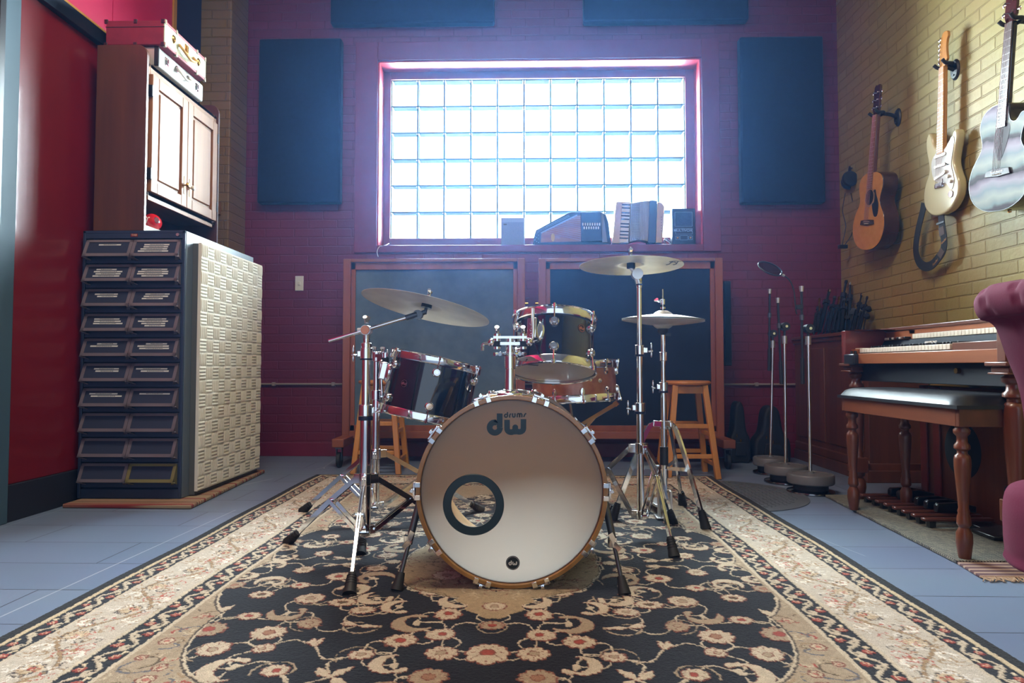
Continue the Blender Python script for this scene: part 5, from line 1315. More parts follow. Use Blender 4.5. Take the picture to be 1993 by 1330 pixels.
MB().box((ux1 - .004, uy0 + .002, uz0 + .004), (ux1, uy1 - .002, uz1 - .004)).build('front_panel', UC, uc, world=True)
for z in (uz0, uz1 - .012): MB().box((ux1 - .006, uy0 - .001, z), (ux1 + .002, uy1, z + .012)).build('edge_trim', UT, uc, world=True, bevel=.002)
MB().box((ux0 - .001, uy0 - .0015, uz1 - .036), (ux1 + .001, uy0, uz1 - .033)).build('lid_seam', BLACK, uc, world=True)
for z in (uz0 + .004, uz1 - .004):
    for x in (ux0, (ux0 + ux1) / 2, ux1 - .01): MB().box((x - .008, uy0 - .003, z - .012), (x + .010, uy0 + .006, z + .010)).build('end_cap', mat('dark_wine_cap', s(52, 14, 26), rough=.5), uc, world=True, bevel=.002)
    for y in (uy0 + .01, uy0 + .12, uy0 + .34, uy1 - .012): MB().box((ux1 - .01, y - .008, z - .012), (ux1 + .004, y + .008, z + .012)).build('corner_cap', CP, uc, world=True, bevel=.002)
zm = (uz0 + uz1) / 2
for y in (uy0 + .09, uy1 - .09):
    mb = MB(); mb.lathe([(.0001, .008), (.012, .007), (.018, .0)], X3((ux1, y, zm + .008), (0, .75, 0), (0, 0, 1.3), (1, 0, 0)), 20); mb.build('latch', BRASS, uc, world=True)
mb = MB(); latch(mb, ux1 - .001, (uy0 + uy1) / 2, zm + .012, .016, .03); mb.build('centre_lock', BRASS, uc, world=True, bevel=.001)
yy = (uy0 + uy1) / 2
mb = MB(); mb.tube(smooth_open([(ux1, yy - .075, zm + .006), (ux1 + .02, yy - .07, zm - .02), (ux1 + .028, yy, zm - .042), (ux1 + .02, yy + .07, zm - .02), (ux1, yy + .075, zm + .006)], 6), .007, 10); mb.build('handle', mat('caramel_leather', s(206, 160, 92), rough=.4), uc, world=True)
# small wooden box on the pilaster
a = at(411, 393, 4.69); b = at(428, 418, 4.69)
bx_ = empty('wall_box', ((a.x + b.x) / 2, 4.69, b.z)); tag(bx_, 'small tan box fixed to the ochre brick pillar beside the oak hutch', 'box')
MB().box((a.x, 4.66, b.z), (b.x, 4.709, a.z)).build('cover', mat('tan_box', s(134, 96, 54), rough=.6), bx_, world=True, bevel=.003)
MB().cyl((a.x + .03, 4.66, (a.z + b.z) / 2), (a.x + .03, 4.655, (a.z + b.z) / 2), .006, n=10).build('screw', BRASS, bx_, world=True)
# ================================================================== things on the window sill
SZ = OZ0 + .001
# small grey amplifier-like box
a = at(975, 424, 5.06); b = at(1021, 474, 5.06)
gb = empty('grey_speaker_box', ((a.x + b.x) / 2, 5.1, SZ)); tag(gb, 'small plain grey speaker box, leftmost item on the window sill', 'speaker')
MB().box((a.x, 5.06, SZ), (b.x, 5.15, a.z)).build('case', mat('grey_vinyl', s(150, 162, 176), rough=.6), gb, world=True, bevel=.004)
MB().box((a.x + .006, 5.055, SZ + .008), (b.x - .006, 5.061, a.z - .035)).build('grille_cloth', mat('grey_cloth', s(140, 152, 168), s(128, 140, 156), rough=.9, scale=300), gb, world=True, bevel=.001)
MB().box((a.x + .02, 5.052, a.z - .058), (a.x + .045, 5.056, a.z - .048)).build('name_plate', STEEL_DARK, gb, world=True)
# autoharp
AHY = 5.05
def P2(px, py): v = at(px, py, AHY); return (v.x, v.z)
AW = wood('autoharp_wood', s(172, 112, 62), s(120, 70, 40), 'x', rough=.3, coat=.5)
ADK = mat('autoharp_black', s(26, 34, 50), rough=.4)
bz = at(1040, 472, AHY).z; dz_ = SZ - bz
TAH = X3((0, AHY, dz_), (1, 0, 0), (0, 0, 1), (0, -1, 0))
cpt = at(1112, 470, AHY)
ah = empty('autoharp', (cpt.x, AHY, SZ)); tag(ah, 'brown and black autoharp with sloping top, standing on the window sill', 'autoharp')
outl = [P2(*p) for p in ((1037, 471), (1039, 455), (1043, 441), (1106, 407), (1112, 405), (1168, 405), (1179, 410), (1184, 425), (1189, 465), (1187, 471), (1180, 472.5), (1048, 472.5))]
MB().prism(outl, -.045, 0, TAH).build('body', ADK, ah, world=True, bevel=.004)
MB().prism([P2(*p) for p in ((1054, 445), (1122, 413), (1130, 412), (1131, 463), (1052, 465))], 0, .004, TAH).build('soundboard', AW, ah, world=True, smooth=0)
MB().prism([P2(*p) for p in ((1130, 407), (1169, 406), (1171, 463), (1131, 464))], .002, .022, TAH).build('chord_bar_box', mat('autoharp_bar_black', s(34, 42, 58), rough=.5), ah, world=True, bevel=.002)
MB().prism([P2(*p) for p in ((1169, 408), (1174, 409), (1182, 465), (1172, 465))], .002, .008, TAH).build('string_rail', mat('grey_rail', s(120, 120, 120), rough=.4), ah, world=True)
for r in range(2):
    for k in range(8 - r):
        p = P2(1134 + 4.6 * k + 2.3 * r, 431 + 7 * r); MB().prism([(p[0] - .0045, p[1] - .009), (p[0] + .0045, p[1] - .009), (p[0] + .0045, p[1] + .011), (p[0] - .0045, p[1] + .011)], .022, .030, TAH).build('chord_button', IVORY, ah, world=True, bevel=.001)
mb = MB()
for k in range(36):
    t = k / 35; p0 = P2(1044 + (1106 - 1044) * t, 441 + (409 - 441) * t + 3)
    for o in (0, 1): mb.cyl(TAH @ Vector((p0[0] + .006 * o, p0[1] - .008 * o, -.002)), TAH @ Vector((p0[0] + .006 * o, p0[1] - .008 * o, .010)), .0014, n=6)
for k in range(9):
    p0 = P2(1041 + (k % 3) * 3.5, 446 + k * 2.4); mb.cyl(TAH @ Vector((p0[0], p0[1], -.002)), TAH @ Vector((p0[0], p0[1], .010)), .0016, n=6)
o_ = mb.build('tuning_pins', BRUSHED, ah, world=True); o_['kind'] = 'stuff'
mb = MB()
for k in range(12):
    t = k / 11; p0 = P2(1058 + 60 * t, 444 - 29 * t); p1 = P2(1131, 415 + 46 * (1 - t)); mb.cyl(TAH @ Vector((p0[0], p0[1], .007)), TAH @ Vector((p1[0], p1[1], .007)), .0006, n=5, cap=False)
o_ = mb.build('strings', BRUSHED, ah, world=True); o_['kind'] = 'stuff'
MB().prism([P2(*p) for p in ((1052, 445.5), (1122, 411), (1124, 412.5), (1054, 448))], .004, .008, TAH).build('pin_rail', mat('pale_rail', s(150, 160, 168), rough=.4), ah, world=True)
cq = P2(1076, 455); MB().prism([(cq[0] + .014 * math.cos(t), cq[1] + .032 * math.sin(t)) for t in np.linspace(0, 2 * PI, 21)[:-1]], .004, .0046, TAH).build('oval_label', mat('cream_label', s(206, 186, 110), rough=.6), ah, world=True)
# accordion
ac0 = at(1240, 474, 5.06)
ac = empty('accordion', (ac0.x, 5.1, SZ)); tag(ac, 'pearly cream accordion with keyboard at its left side, on the window sill', 'accordion')
PEARL = mat('cream_pearl', s(206, 186, 156), s(190, 170, 142), rough=.3, coat=.5, scale=12)
BELL = mat('bellows_silver', s(170, 172, 176), rough=.4)
def PA(px, py, Y=5.05): v = at(px, py, Y); return (v.x, v.z)
TA = lambda Y: X3((0, Y, 0), (1, 0, 0), (0, 0, 1), (0, -1, 0))
kb = [PA(*p) for p in ((1192, 473.5), (1199, 394), (1202, 391.5), (1229, 393), (1224, 473.5))]
MB().prism(kb, -.08, .0, TA(5.06)).build('keyboard_body', PEARL, ac, world=True, bevel=.004)
MB().prism([PA(*p) for p in ((1206, 472), (1212, 395), (1227, 395), (1222, 472))], .0, .006, TA(5.055)).build('white_keys', IVORY, ac, world=True, bevel=.001)
for k, py in enumerate((398.5, 404.8, 414, 420, 426.5, 435.5, 441.5, 450.5, 457, 463.5)):
    t = (py - 395) / 75; p0 = PA(1210.5 - 5.5 * t, py); p1 = PA(1226.5 - 4.2 * t, py + .8)
    MB().prism([(p0[0], p0[1] - .004), (p1[0], p1[1] - .004), (p1[0], p1[1] + .004), (p0[0], p0[1] + .004)], .006, .013, TA(5.055)).build('black_key', BLACK, ac, world=True, bevel=.001)
# bellows : pleated body bulging upward
p0 = PA(1230, 395); p1 = PA(1262, 391)
mb = MB(); npl = 18
vs = []; 
for k in range(npl * 2 + 1):
    t = k / (npl * 2); px = 1228 + 38 * t; top = 396 - 5 * math.sin(min(1, t * 1.1) * PI / 2); bot = 471 - 4 * math.sin(t * PI); d_ = .004 if k % 2 else 0
    a_ = at(px, top, 5.06); b_ = at(px - 3 * (1 - t), bot, 5.06)
    zt_ = a_.z - d_; zb2 = max(SZ + .001, b_.z + d_ - .004)
    vs += [(a_.x, 5.055 + d_, zt_), (b_.x, 5.055 + d_, zb2), (b_.x, 5.14 - d_, zb2), (a_.x, 5.14 - d_, zt_)]
fs = []
for k in range(npl * 2):
    for q in range(4): fs.append((k * 4 + q, k * 4 + (q + 1) % 4, k * 4 + 4 + (q + 1) % 4, k * 4 + 4 + q))
mb.add(vs, fs); mb.build('bellows', BELL, ac, world=True, smooth=0)
mb = MB(); g0_, g1_ = PA(1229, 397), PA(1245, 465)
for k in range(30):
    z = g1_[1] + (g0_[1] - g1_[1]) * k / 29; mb.box((g0_[0] + .001, 5.046, z), (g1_[0], 5.052, z + .0035))
mb.build('grille_slats', mat('silver_slats', s(196, 200, 204), rough=.25, metal=.6), ac, world=True, smooth=0)
MB().prism([PA(*p) for p in ((1261, 473), (1264, 391), (1270, 390), (1279, 392), (1276, 473))], -.09, .006, TA(5.05)).build('frame_band', mat('dark_blue_band', s(70, 86, 112), rough=.4), ac, world=True, bevel=.003)
MB().prism([PA(*p) for p in ((1276, 473.5), (1280, 393), (1288, 395), (1293, 402), (1292, 430), (1289, 473.5))], -.09, .004, TA(5.05)).build('bass_body', PEARL, ac, world=True, bevel=.006)
for k in range(6):
    p = PA(1287, 423 + 5.4 * k); MB().ball((p[0], 5.045, p[1]), .0028, 8).build('bass_button', BLACK, ac, world=True)
# practice amplifier with lettering
a = at(1308, 406, 5.05); b = at(1354, 474, 5.05)
am = empty('practice_amplifier', ((a.x + b.x) / 2, 5.09, SZ)); tag(am, 'small black amplifier with framed panels, at the right end of the window sill', 'amplifier')
AMB = mat('amp_black', s(22, 30, 46), rough=.5)
MB().box((a.x, 5.05, SZ), (b.x, 5.13, a.z)).build('case', AMB, am, world=True, bevel=.005)
AL = mat('amp_silver_line', s(150, 156, 164), rough=.4)
TT = X3((0, 5.0495, 0), (1, 0, 0), (0, 0, 1), (0, -1, 0)); W = b.x - a.x; Hh = a.z - SZ
def rect(u0, v0, u1, v1, w=.002):
    mb = MB(); P = [(a.x + W * u0, SZ + Hh * v0), (a.x + W * u1, SZ + Hh * v0), (a.x + W * u1, SZ + Hh * v1), (a.x + W * u0, SZ + Hh * v1), (a.x + W * u0, SZ + Hh * v0)]
    for i in range(4): stroke2d(mb, [P[i], P[i + 1]], w, TT, th=.0008)
    mb.build('panel_line', AL, am, world=True)
rect(.12, .52, .86, .90); rect(.14, .31, .86, .46); rect(.15, .16, .30, .26); rect(.34, .15, .66, .27); rect(.70, .16, .86, .26)
MB().box((a.x + W * .14, 5.047, SZ + Hh * .54), (a.x + W * .84, 5.0495, SZ + Hh * .88)).build('grille', mat('amp_grille', s(46, 58, 76), s(60, 74, 92), rough=.8, scale=80), am, world=True)
text_part('lettering', 'MULTIVOX', .028, X3((a.x + W * .46, 5.048, SZ + Hh * .405), (1, 0, 0), (0, 0, 1), (0, -1, 0)), AL, am, bold=.0006)
for u in (.225, .78): MB().lathe([(.0001, .006), (.006, .005), (.007, 0)], X3((a.x + W * u, 5.0495, SZ + Hh * .21), (1, 0, 0), (0, 0, 1), (0, -1, 0)), 14).build('knob', mat('copper_knob', s(206, 140, 96), rough=.4), am, world=True)
mb = MB(); rr_ = random.Random(5)
q = at(1298, 468, 5.1)
pts = [Vector((q.x + .035 * math.cos(t * 1.0) * (1 - t / 40), 5.09 + .03 * math.sin(t * 1.3), SZ + .006 + .035 * (1 + math.sin(t * .9)) * .8)) for t in np.linspace(0, 22, 90)]
mb.tube(pts, .0025, 6); tag(mb.build('coiled_cable', mat('pale_cable', s(150, 156, 176), rough=.4)), 'loosely coiled pale cable lying between accordion and amplifier', 'cable')
# ================================================================== guitars on the yellow wall
SPR = wood('spruce_top', s(226, 164, 82), s(212, 148, 68), 'z', rough=.25, coat=.7, scale=14)
MAHO = wood('dark_guitar_side', s(72, 34, 24), s(52, 24, 18), 'z', rough=.2, coat=.8)
ROSE = wood('rosewood', s(60, 40, 32), s(44, 28, 24), 'y', rough=.45, coat=.1)
MAPN = wood('maple_neck', s(214, 150, 72), s(200, 136, 60), 'z', rough=.25, coat=.7)
CREAMG = mat('cream_lacquer', s(214, 204, 160), rough=.12, coat=1.0)
PGW = mat('white_pickguard', s(222, 222, 214), rough=.12, coat=.8)
EBON = mat('ebony', s(26, 24, 26), rough=.35)
STR = mat('guitar_string', s(190, 190, 190), rough=.3, metal=1.0)
def pearl_mat():
    m = bpy.data.materials.new('mother_of_pearl_top'); m.use_nodes = True; nt = m.node_tree; b = nt.nodes['Principled BSDF']; L = nt.links.new
    tc = nt.nodes.new('ShaderNodeTexCoord')
    wv = nt.nodes.new('ShaderNodeTexWave'); wv.wave_type = 'BANDS'; wv.bands_direction = 'Y'; wv.wave_profile = 'SAW'
    wv.inputs['Scale'].default_value = 1.9; wv.inputs['Distortion'].default_value = 3.0; wv.inputs['Detail'].default_value = 3; wv.inputs['Detail Scale'].default_value = 1.6
    L(tc.outputs['Object'], wv.inputs['Vector'])
    n2 = nt.nodes.new('ShaderNodeTexNoise'); n2.inputs['Scale'].default_value = 16; n2.inputs['Detail'].default_value = 4; L(tc.outputs['Object'], n2.inputs['Vector'])
    nz = nt.nodes.new('ShaderNodeMath'); nz.operation = 'MULTIPLY_ADD'; nz.inputs[1].default_value = .16; L(n2.outputs['Fac'], nz.inputs[0])
    ad = nt.nodes.new('ShaderNodeMath'); ad.operation = 'SUBTRACT'; ad.inputs[1].default_value = .08; L(wv.outputs['Fac'], ad.inputs[0]); L(ad.outputs[0], nz.inputs[2])
    cr = nt.nodes.new('ShaderNodeValToRGB'); e = cr.color_ramp.elements
    e[0].position = .0; e[0].color = (*s(58, 48, 56), 1); e[1].position = .05; e[1].color = (*s(60, 50, 60), 1)
    for p, c in ((.14, (120, 138, 136)), (.34, (162, 168, 162)), (.55, (128, 142, 148)), (.75, (158, 150, 164)), (.92, (104, 90, 106)), (.965, (40, 32, 42))):
        x = e.new(p); x.color = (*s(*c), 1)
    L(nz.outputs[0], cr.inputs[0]); L(cr.outputs[0], b.inputs['Base Color']); b.inputs['Roughness'].default_value = .5; b.inputs['Specular IOR Level'].default_value = .1
    return m
def wall_frame(bpx, tpx, X):
    B = onX(*bpx, X); T = onX(*tpx, X); up = (T - B).normalized(); out = Vector((-1, 0, 0)); xr = up.cross(out).normalized()
    return X3(B, xr, up, out), (T - B).length
def hanger(px, py, X, y_world=None):
    p = onX(px, py, WX - .004)
    return p
def build_hanger(yoke_world, label, plate_dy=0.0):
    y = yoke_world.y; z = yoke_world.z; X = yoke_world.x
    h = empty('guitar_hanger', (WX, y, z)); tag(h, label, 'hanger', None)
    MB().lathe([(.0001, .014), (.03, .012), (.036, .004), (.036, 0)], X3((WX, y - .0, z - .03), (0, 1, 0), (0, 0, 1.6), (-1, 0, 0)), 28).build('wall_plate', BLACK, h, world=True)
    for zz in (-.06, .0): MB().cyl((WX - .015, y, z + zz), (WX - .0175, y, z + zz), .005, n=10).build('screw', STEEL_DARK, h, world=True)
    mb = MB(); mb.tube(smooth_open([(WX - .01, y, z - .03), (WX - .05, y, z - .012), (X + .03, y, z - .006)], 5), .011, 12); mb.build('arm', BLACK, h, world=True)
    mb = MB(); w = .034
    mb.tube(smooth_open([(X - .035, y - w - .004, z + .012), (X - .015, y - w, z - .006), (X + .02, y - w, z - .008), (X + .032, y, z - .008), (X + .02, y + w, z - .008), (X - .015, y + w, z - .006), (X - .035, y + w + .004, z + .012)], 5), .009, 12)
    mb.build('yoke', RUBBER, h, world=True)
# ---- acoustic guitar (spruce) -----------------------------------------
def acoustic(name, label, bpx, tpx, X, Ltot, top, side, neckm, cut=False, wd=.196, bl=.49, hole='round', pg=True, bind=None, full=True):
    M, L = wall_frame(bpx, tpx, X)
    g = empty(name, M=M); tag(g, label, 'guitar')
    k = wd / .196
    left = [(0, 0), (-.09, .012), (-.165, .06), (-.196, .14), (-.178, .22), (-.128, .29), (-.123, .33), (-.145, .40), (-.128, .46), (-.075, .487), (-.028, bl)]
    rt = [(-x, y) for x, y in left[::-1]]
    if cut: rt = [(.028, bl - .005), (.034, .445), (.05, .405), (.085, .395), (.115, .425), (.135, .418), (.140, .39), (.123, .33), (.128, .29), (.178, .22), (.196, .14), (.165, .06), (.09, .012)]
    outl = smooth_closed([(x * k, y) for x, y in (left + rt[:-1] if not cut else left + rt)], 6)
    MB().prism(outl, -.098, -.003).build('body', side, g, bevel=.003)
    tb = MB().prism([(x * .992, .002 + y * .993) for x, y in outl], -.003, .0005).build('soundboard', top, g, smooth=0)
    if bind: 
        pts = [(x, y, -.001) for x, y in outl]; MB().tube(pts, .0022, 6, closed=True).build('binding', bind, g)
    hy = .335 if not cut else .325
    nx = 0
    if hole == 'round':
        MB().lathe([(.0001, .0007), (.049, .0007)], Matrix.Translation((0, hy, 0)), 48).build('sound_hole', mat('hole_black', s(16, 12, 10), rough=.9), g)
        MB().lathe([(.053, .0012), (.060, .0012), (.060, .0006), (.053, .0006)], Matrix.Translation((0, hy, 0)), 48, closed=True).build('rosette', mat('rosette_grey', s(160, 140, 110), rough=.4), g)
        pgp = smooth_closed([(.045, hy + .035), (.062, hy + .02), (.062, hy - .03), (.04, hy - .052), (.072, hy - .12), (.112, hy - .115), (.118, hy - .05), (.085, hy + .01), (.068, hy + .045)], 5)
        MB().prism(pgp, .0008, .002).build('pickguard', EBON, g)
    else:
        hp = smooth_closed([(-.052, hy + .01), (-.03, hy + .06), (.03, hy + .072), (.06, hy + .05), (.046, hy - .02), (.012, hy - .085), (-.014, hy - .085)], 6)
        MB().prism([(x * .9, y) for x, y in hp], .0006, .0016).build('sound_hole', mat('hole_wine', s(36, 16, 30), rough=.6), g)
    by = .175
    bp = [(-.085, by - .012), (-.075, by + .016), (0, by + .02), (.075, by + .016), (.085, by - .012), (0, by - .018)]
    MB().prism(bp, .0006, .009).build('bridge', ROSE if not bind else mat('silver_rosewood', s(60, 50, 54), rough=.5), g, bevel=.002)
    MB().box((-.038, by + .004, .009), (.038, by + .0075, .0115)).build('saddle', IVORY, g)
    for q in range(6): MB().ball((-.026 + .0104 * q, by - .006, .010), .003, 8).build('bridge_pin', IVORY, g)
    nl = bl + .355 if full else bl + .6; nb = hy + .055
    fb = MB().prism([(-.028, nb), (.028, nb), (.0225, nl), (-.0225, nl)], .001, .007).build('fretboard', neckm, g, bevel=.001)
    MB().prism([(-.026, bl - .02), (.026, bl - .02), (.021, nl + .005), (-.021, nl + .005)], -.022, .001).build('neck', side if side is not MAHO else wood('neck_mahogany', s(110, 60, 36), s(90, 46, 28), 'y', rough=.3, coat=.4), g, bevel=.006)
    mb = MB(); sc_ = nl - by
    for f in range(1, 21):
        y = nl - sc_ * (1 - 2 ** (-f / 12)); 
        if y < nb: break
        hw = .0225 + (.0055) * (nl - y) / (nl - nb); mb.box((-hw, y - .0008, .007), (hw, y + .0008, .0082))
    mb.build('frets', BRUSHED, g, smooth=0)['kind'] = 'stuff'
    if full:
        hs = [(-.022, nl), (.022, nl), (.036, nl + .03), (.033, nl + .17), (.018, nl + .182), (0, nl + .178), (-.018, nl + .182), (-.033, nl + .17), (-.036, nl + .03)]
        MB().prism(hs, -.012, .003).build('headstock', mat('headstock_wine', s(70, 24, 22), rough=.2, coat=.8), g, bevel=.002)
        for sx in (-1, 1):
            for q in range(3):
                y = nl + .045 + .045 * q; mb = MB(); mb.cyl((sx * .022, y, .003), (sx * .022, y, .014), .004, n=10); mb.cyl((sx * .034, y, -.004), (sx * .048, y, -.004), .0028, n=8); mb.ball((sx * .054, y, -.004), .009, 10, sc=(.8, 1.1, .5)); mb.build('tuner', CHROME, g)
    mb = MB()
    for q in range(6): mb.cyl((-.026 + .0104 * q, by + .004, .0125), (-.018 + .0072 * q, nl, .0095), .0006 + .00012 * (5 - q), n=4, cap=False)
    mb.build('strings', STR, g, smooth=0)
    return g, M, nl, L
g1, M1, nl1, L1 = acoustic('acoustic_guitar', 'small acoustic guitar with honey spruce top, hung on the yellow wall nearest the corner', (1685, 487), (1708, 174), 2.20, 1.0, SPR, MAHO, wood('fretboard_brown', s(150, 104, 70), s(128, 86, 56), 'y', rough=.4))
g3, M3, nl3, L3 = acoustic('acoustic_guitar', 'cutaway acoustic guitar with shining mother-of-pearl top, hung on the yellow wall', (1938, 411), (1966, 40), 2.20, 1.0, pearl_mat(), mat('pearl_guitar_side', s(18, 26, 30), rough=.12, coat=1.0), mat('dark_fretboard', s(84, 72, 72), rough=.3), cut=True, wd=.205, hole='leaf', bind=EBON)
build_hanger(M1 @ Vector((0, nl1 + .012, -.01)), 'black wall hanger holding the honey spruce guitar')
build_hanger(M3 @ Vector((0, nl3 + .012, -.01)), 'black wall hanger holding the pearl-topped guitar, at the picture top')
MB().lathe([(.0001, 0), (.008, 0), (.008, .008), (.0001, .010)], M3 @ Matrix.Translation((0.02, -.001, -.05)) @ Matrix.Rotation(R(90), 4, 'X'), 12).build('strap_button', BRASS, g3, world=True)
# ---- electric guitar ---------------------------------------------------
M2, L2 = wall_frame((1829, 419), (1836, 62), 2.27)
eg = empty('electric_guitar', M=M2); tag(eg, 'cream electric guitar with white pickguard and maple neck, hung mid-wall', 'guitar')
bo = smooth_closed([(0, 0), (-.08, .012), (-.14, .06), (-.160, .13), (-.142, .20), (-.112, .255), (-.118, .31), (-.142, .39), (-.142, .45), (-.116, .478), (-.088, .452), (-.072, .405), (-.046, .378), (-.028, .371), (.028, .350), (.052, .355), (.08, .395), (.100, .430), (.126, .432), (.138, .395), (.123, .33), (.112, .27), (.13, .215), (.158, .15), (.150, .08), (.09, .018)], 6)
MB().prism(bo, -.045, 0).build('body', CREAMG, eg, bevel=.012, seg=4)
pg = smooth_closed([(-.035, .35), (.03, .35), (.075, .385), (.092, .40), (.108, .40), (.114, .37), (.10, .30), (.094, .25), (.112, .20), (.120, .16), (.108, .125), (.09, .128), (.05, .165), (.0, .175), (-.05, .20), (-.075, .25), (-.078, .31)], 5)
MB().prism(pg, .0002, .0028).build('pickguard', PGW, eg, smooth=0)
MB().prism([(x, y) for x, y in pg], .0028, .0029).build('pickguard_face', PGW, eg, smooth=0)
for y, rot in ((.325, 0), (.27, 0), (.215, .18)):
    T = Matrix.Translation((0, y, 0)) @ Matrix.Rotation(rot, 4, 'Z')
    mb = MB(); mb.prism([(.042 * sg + .009 * math.cos(t), .009 * math.sin(t)) for sg, ts in ((1, np.linspace(-PI / 2, PI / 2, 8)), (-1, np.linspace(PI / 2, 3 * PI / 2, 8))) for t in ts], .003, .008, T); mb.build('pickup', WHITE, eg, bevel=.001)
    mb = MB()
    for q in range(6): mb.cyl(T @ Vector((-.026 + .0104 * q, 0, .008)), T @ Vector((-.026 + .0104 * q, 0, .009)), .0024, n=8)
    mb.build('pole_pieces', BRUSHED, eg)
for x, y in ((.052, .225), (.078, .195), (.100, .165)): MB().lathe([(.0001, .016), (.0085, .015), (.010, .003)], Matrix.Translation((x, y, .0)), 20).build('knob', IVORY, eg)
mb = MB(); mb.cyl((.066, .262, .003), (.072, .266, .02), .0022, n=8); mb.box((.05, .258, .003), (.08, .262, .0035)); mb.build('selector_switch', BLACK, eg)
mb = MB(); mb.box((-.04, .150, .0), (.04, .178, .006)); 
for q in range(6): mb.box((-.031 + .0108 * q - .004, .151, .006), (-.031 + .0108 * q + .004, .172, .012))
mb.build('bridge', CHROME, eg, bevel=.001)
MB().cyl((.035, .158, .006), (.05, .19, .02), .0025, n=8).build('arm_socket', CHROME, eg)
T = Matrix.Translation((.095, .10, .001)); MB().prism(smooth_closed([(-.02, .0), (-.005, .018), (.016, .008), (.014, -.016), (-.008, -.018)], 4), 0, .003, T).build('jack_plate', mat('jack_dark', s(70, 50, 50), rough=.2, metal=.6), eg)
nl = .36 + .315 + .0; nb = .335; nl = .155 + .648
MB().prism([(-.028, nb), (.028, nb), (.021, nl), (-.021, nl)], .0, .008).build('fretboard', MAPN, eg, bevel=.001)
MB().prism([(-.026, .35), (.026, .35), (.02, nl), (-.02, nl)], -.018, .0).build('neck', MAPN, eg, bevel=.006)
mb = MB()
for f in range(1, 22):
    y = nl - .648 * (1 - 2 ** (-f / 12)); hw = .021 + .007 * (nl - y) / (nl - nb); mb.box((-hw, y - .0008, .008), (hw, y + .0008, .0092))
mb.build('frets', BRUSHED, eg, smooth=0)['kind'] = 'stuff'
mb = MB()
for f in (3, 5, 7, 9, 12, 15, 17):
    y = nl - .648 * (1 - 2 ** (-(f - .5) / 12)); mb.cyl((0, y, .008), (0, y, .0084), .003, n=10)
mb.build('fret_markers', EBON, eg)
hs = smooth_closed([(-.021, nl), (.021, nl), (.026, nl + .02), (.040, nl + .035), (.034, nl + .06), (.030, nl + .10), (.034, nl + .135), (.044, nl + .155), (.036, nl + .18), (.012, nl + .187), (-.008, nl + .175), (-.024, nl + .12), (-.028, nl + .05), (-.024, nl + .02)], 5)
MB().prism(hs, -.012, .002).build('headstock', MAPN, eg, bevel=.002)
for q in range(6):
    y = nl + .035 + .0245 * q; mb = MB(); mb.cyl((-.012 + .001 * q, y, .002), (-.012 + .001 * q, y, .011), .004, n=10); mb.cyl((-.026, y, -.005), (-.036, y, -.005), .0028, n=8); mb.ball((-.042, y, -.005), .008, 10, sc=(.8, 1.1, .5)); mb.build('tuner', CHROME, eg)
mb = MB()
for q in range(6): mb.cyl((-.026 + .0104 * q, .16, .0125), (-.017 + .0068 * q, nl, .0102), .0008, n=4, cap=False)
mb.build('strings', STR, eg, smooth=0)
build_hanger(M2 @ Vector((0, nl + .015, -.01)), 'black wall hanger holding the cream electric guitar')
# strap hanging in a loop below it
STRAPM = mat('black_strap', s(20, 20, 26), rough=.75); STRB = mat('brown_strap_leather', s(70, 38, 20), rough=.5)
SXP = 2.285
sp = [onX(x, y, SXP) for x, y in ((1799, 395), (1796, 412), (1787, 450), (1783, 484), (1788, 508), (1800, 519), (1814, 516), (1826, 503), (1836, 488), (1838, 468), (1834, 440), (1832, 418), (1832, 405))]
so = onX(1810, 405, SXP)
st = empty('guitar_strap', (SXP, so.y, sp[5].z)); tag(st, 'black guitar strap with brown patches hanging in a loop below the cream guitar', 'strap')
TS = X3((SXP, so.y, so.z), (0, -1, 0), (0, 0, 1), (-1, 0, 0))
def l2(v): return (-(v.y - so.y), v.z - so.z)
pts2 = smooth_open([l2(v) for v in sp], 6)
mb = MB(); stroke2d(mb, pts2, .052, TS, th=.003); mb.build('webbing', STRAPM, st, world=True, smooth=60)
a = l2(onX(1833, 442, SXP)); b = l2(onX(1835, 458, SXP)); mb = MB(); stroke2d(mb, [a, b], .044, TS, z=.003, th=.002); mb.build('leather_patch', STRB, st, world=True)
a = l2(onX(1836, 486, SXP)); b = l2(onX(1829, 500, SXP)); mb = MB(); stroke2d(mb, [a, b], .044, TS, z=.003, th=.002); mb.build('leather_patch', STRB, st, world=True)
a = l2(onX(1832, 434, SXP)); mb = MB(); mb.box((a[0] - .034, a[1] - .006, .002), (a[0] + .034, a[1] + .006, .008), X=TS); mb.build('buckle', STEEL_DARK, st, world=True, bevel=.002)
GOLDI = mat('gold_print', s(176, 120, 56), rough=.5)
for (x, y), an in (((1836, 470), .45), ((1820, 511), .55)):
    p = onX(x, y, SXP - .0035); T = X3(p, (0, -1, 0), (0, 0, 1), (-1, 0, 0)) @ Matrix.Rotation(an, 4, 'Z')
    text_part('strap_lettering', 'Fender', .020, T, GOLDI, st, shear=.3)
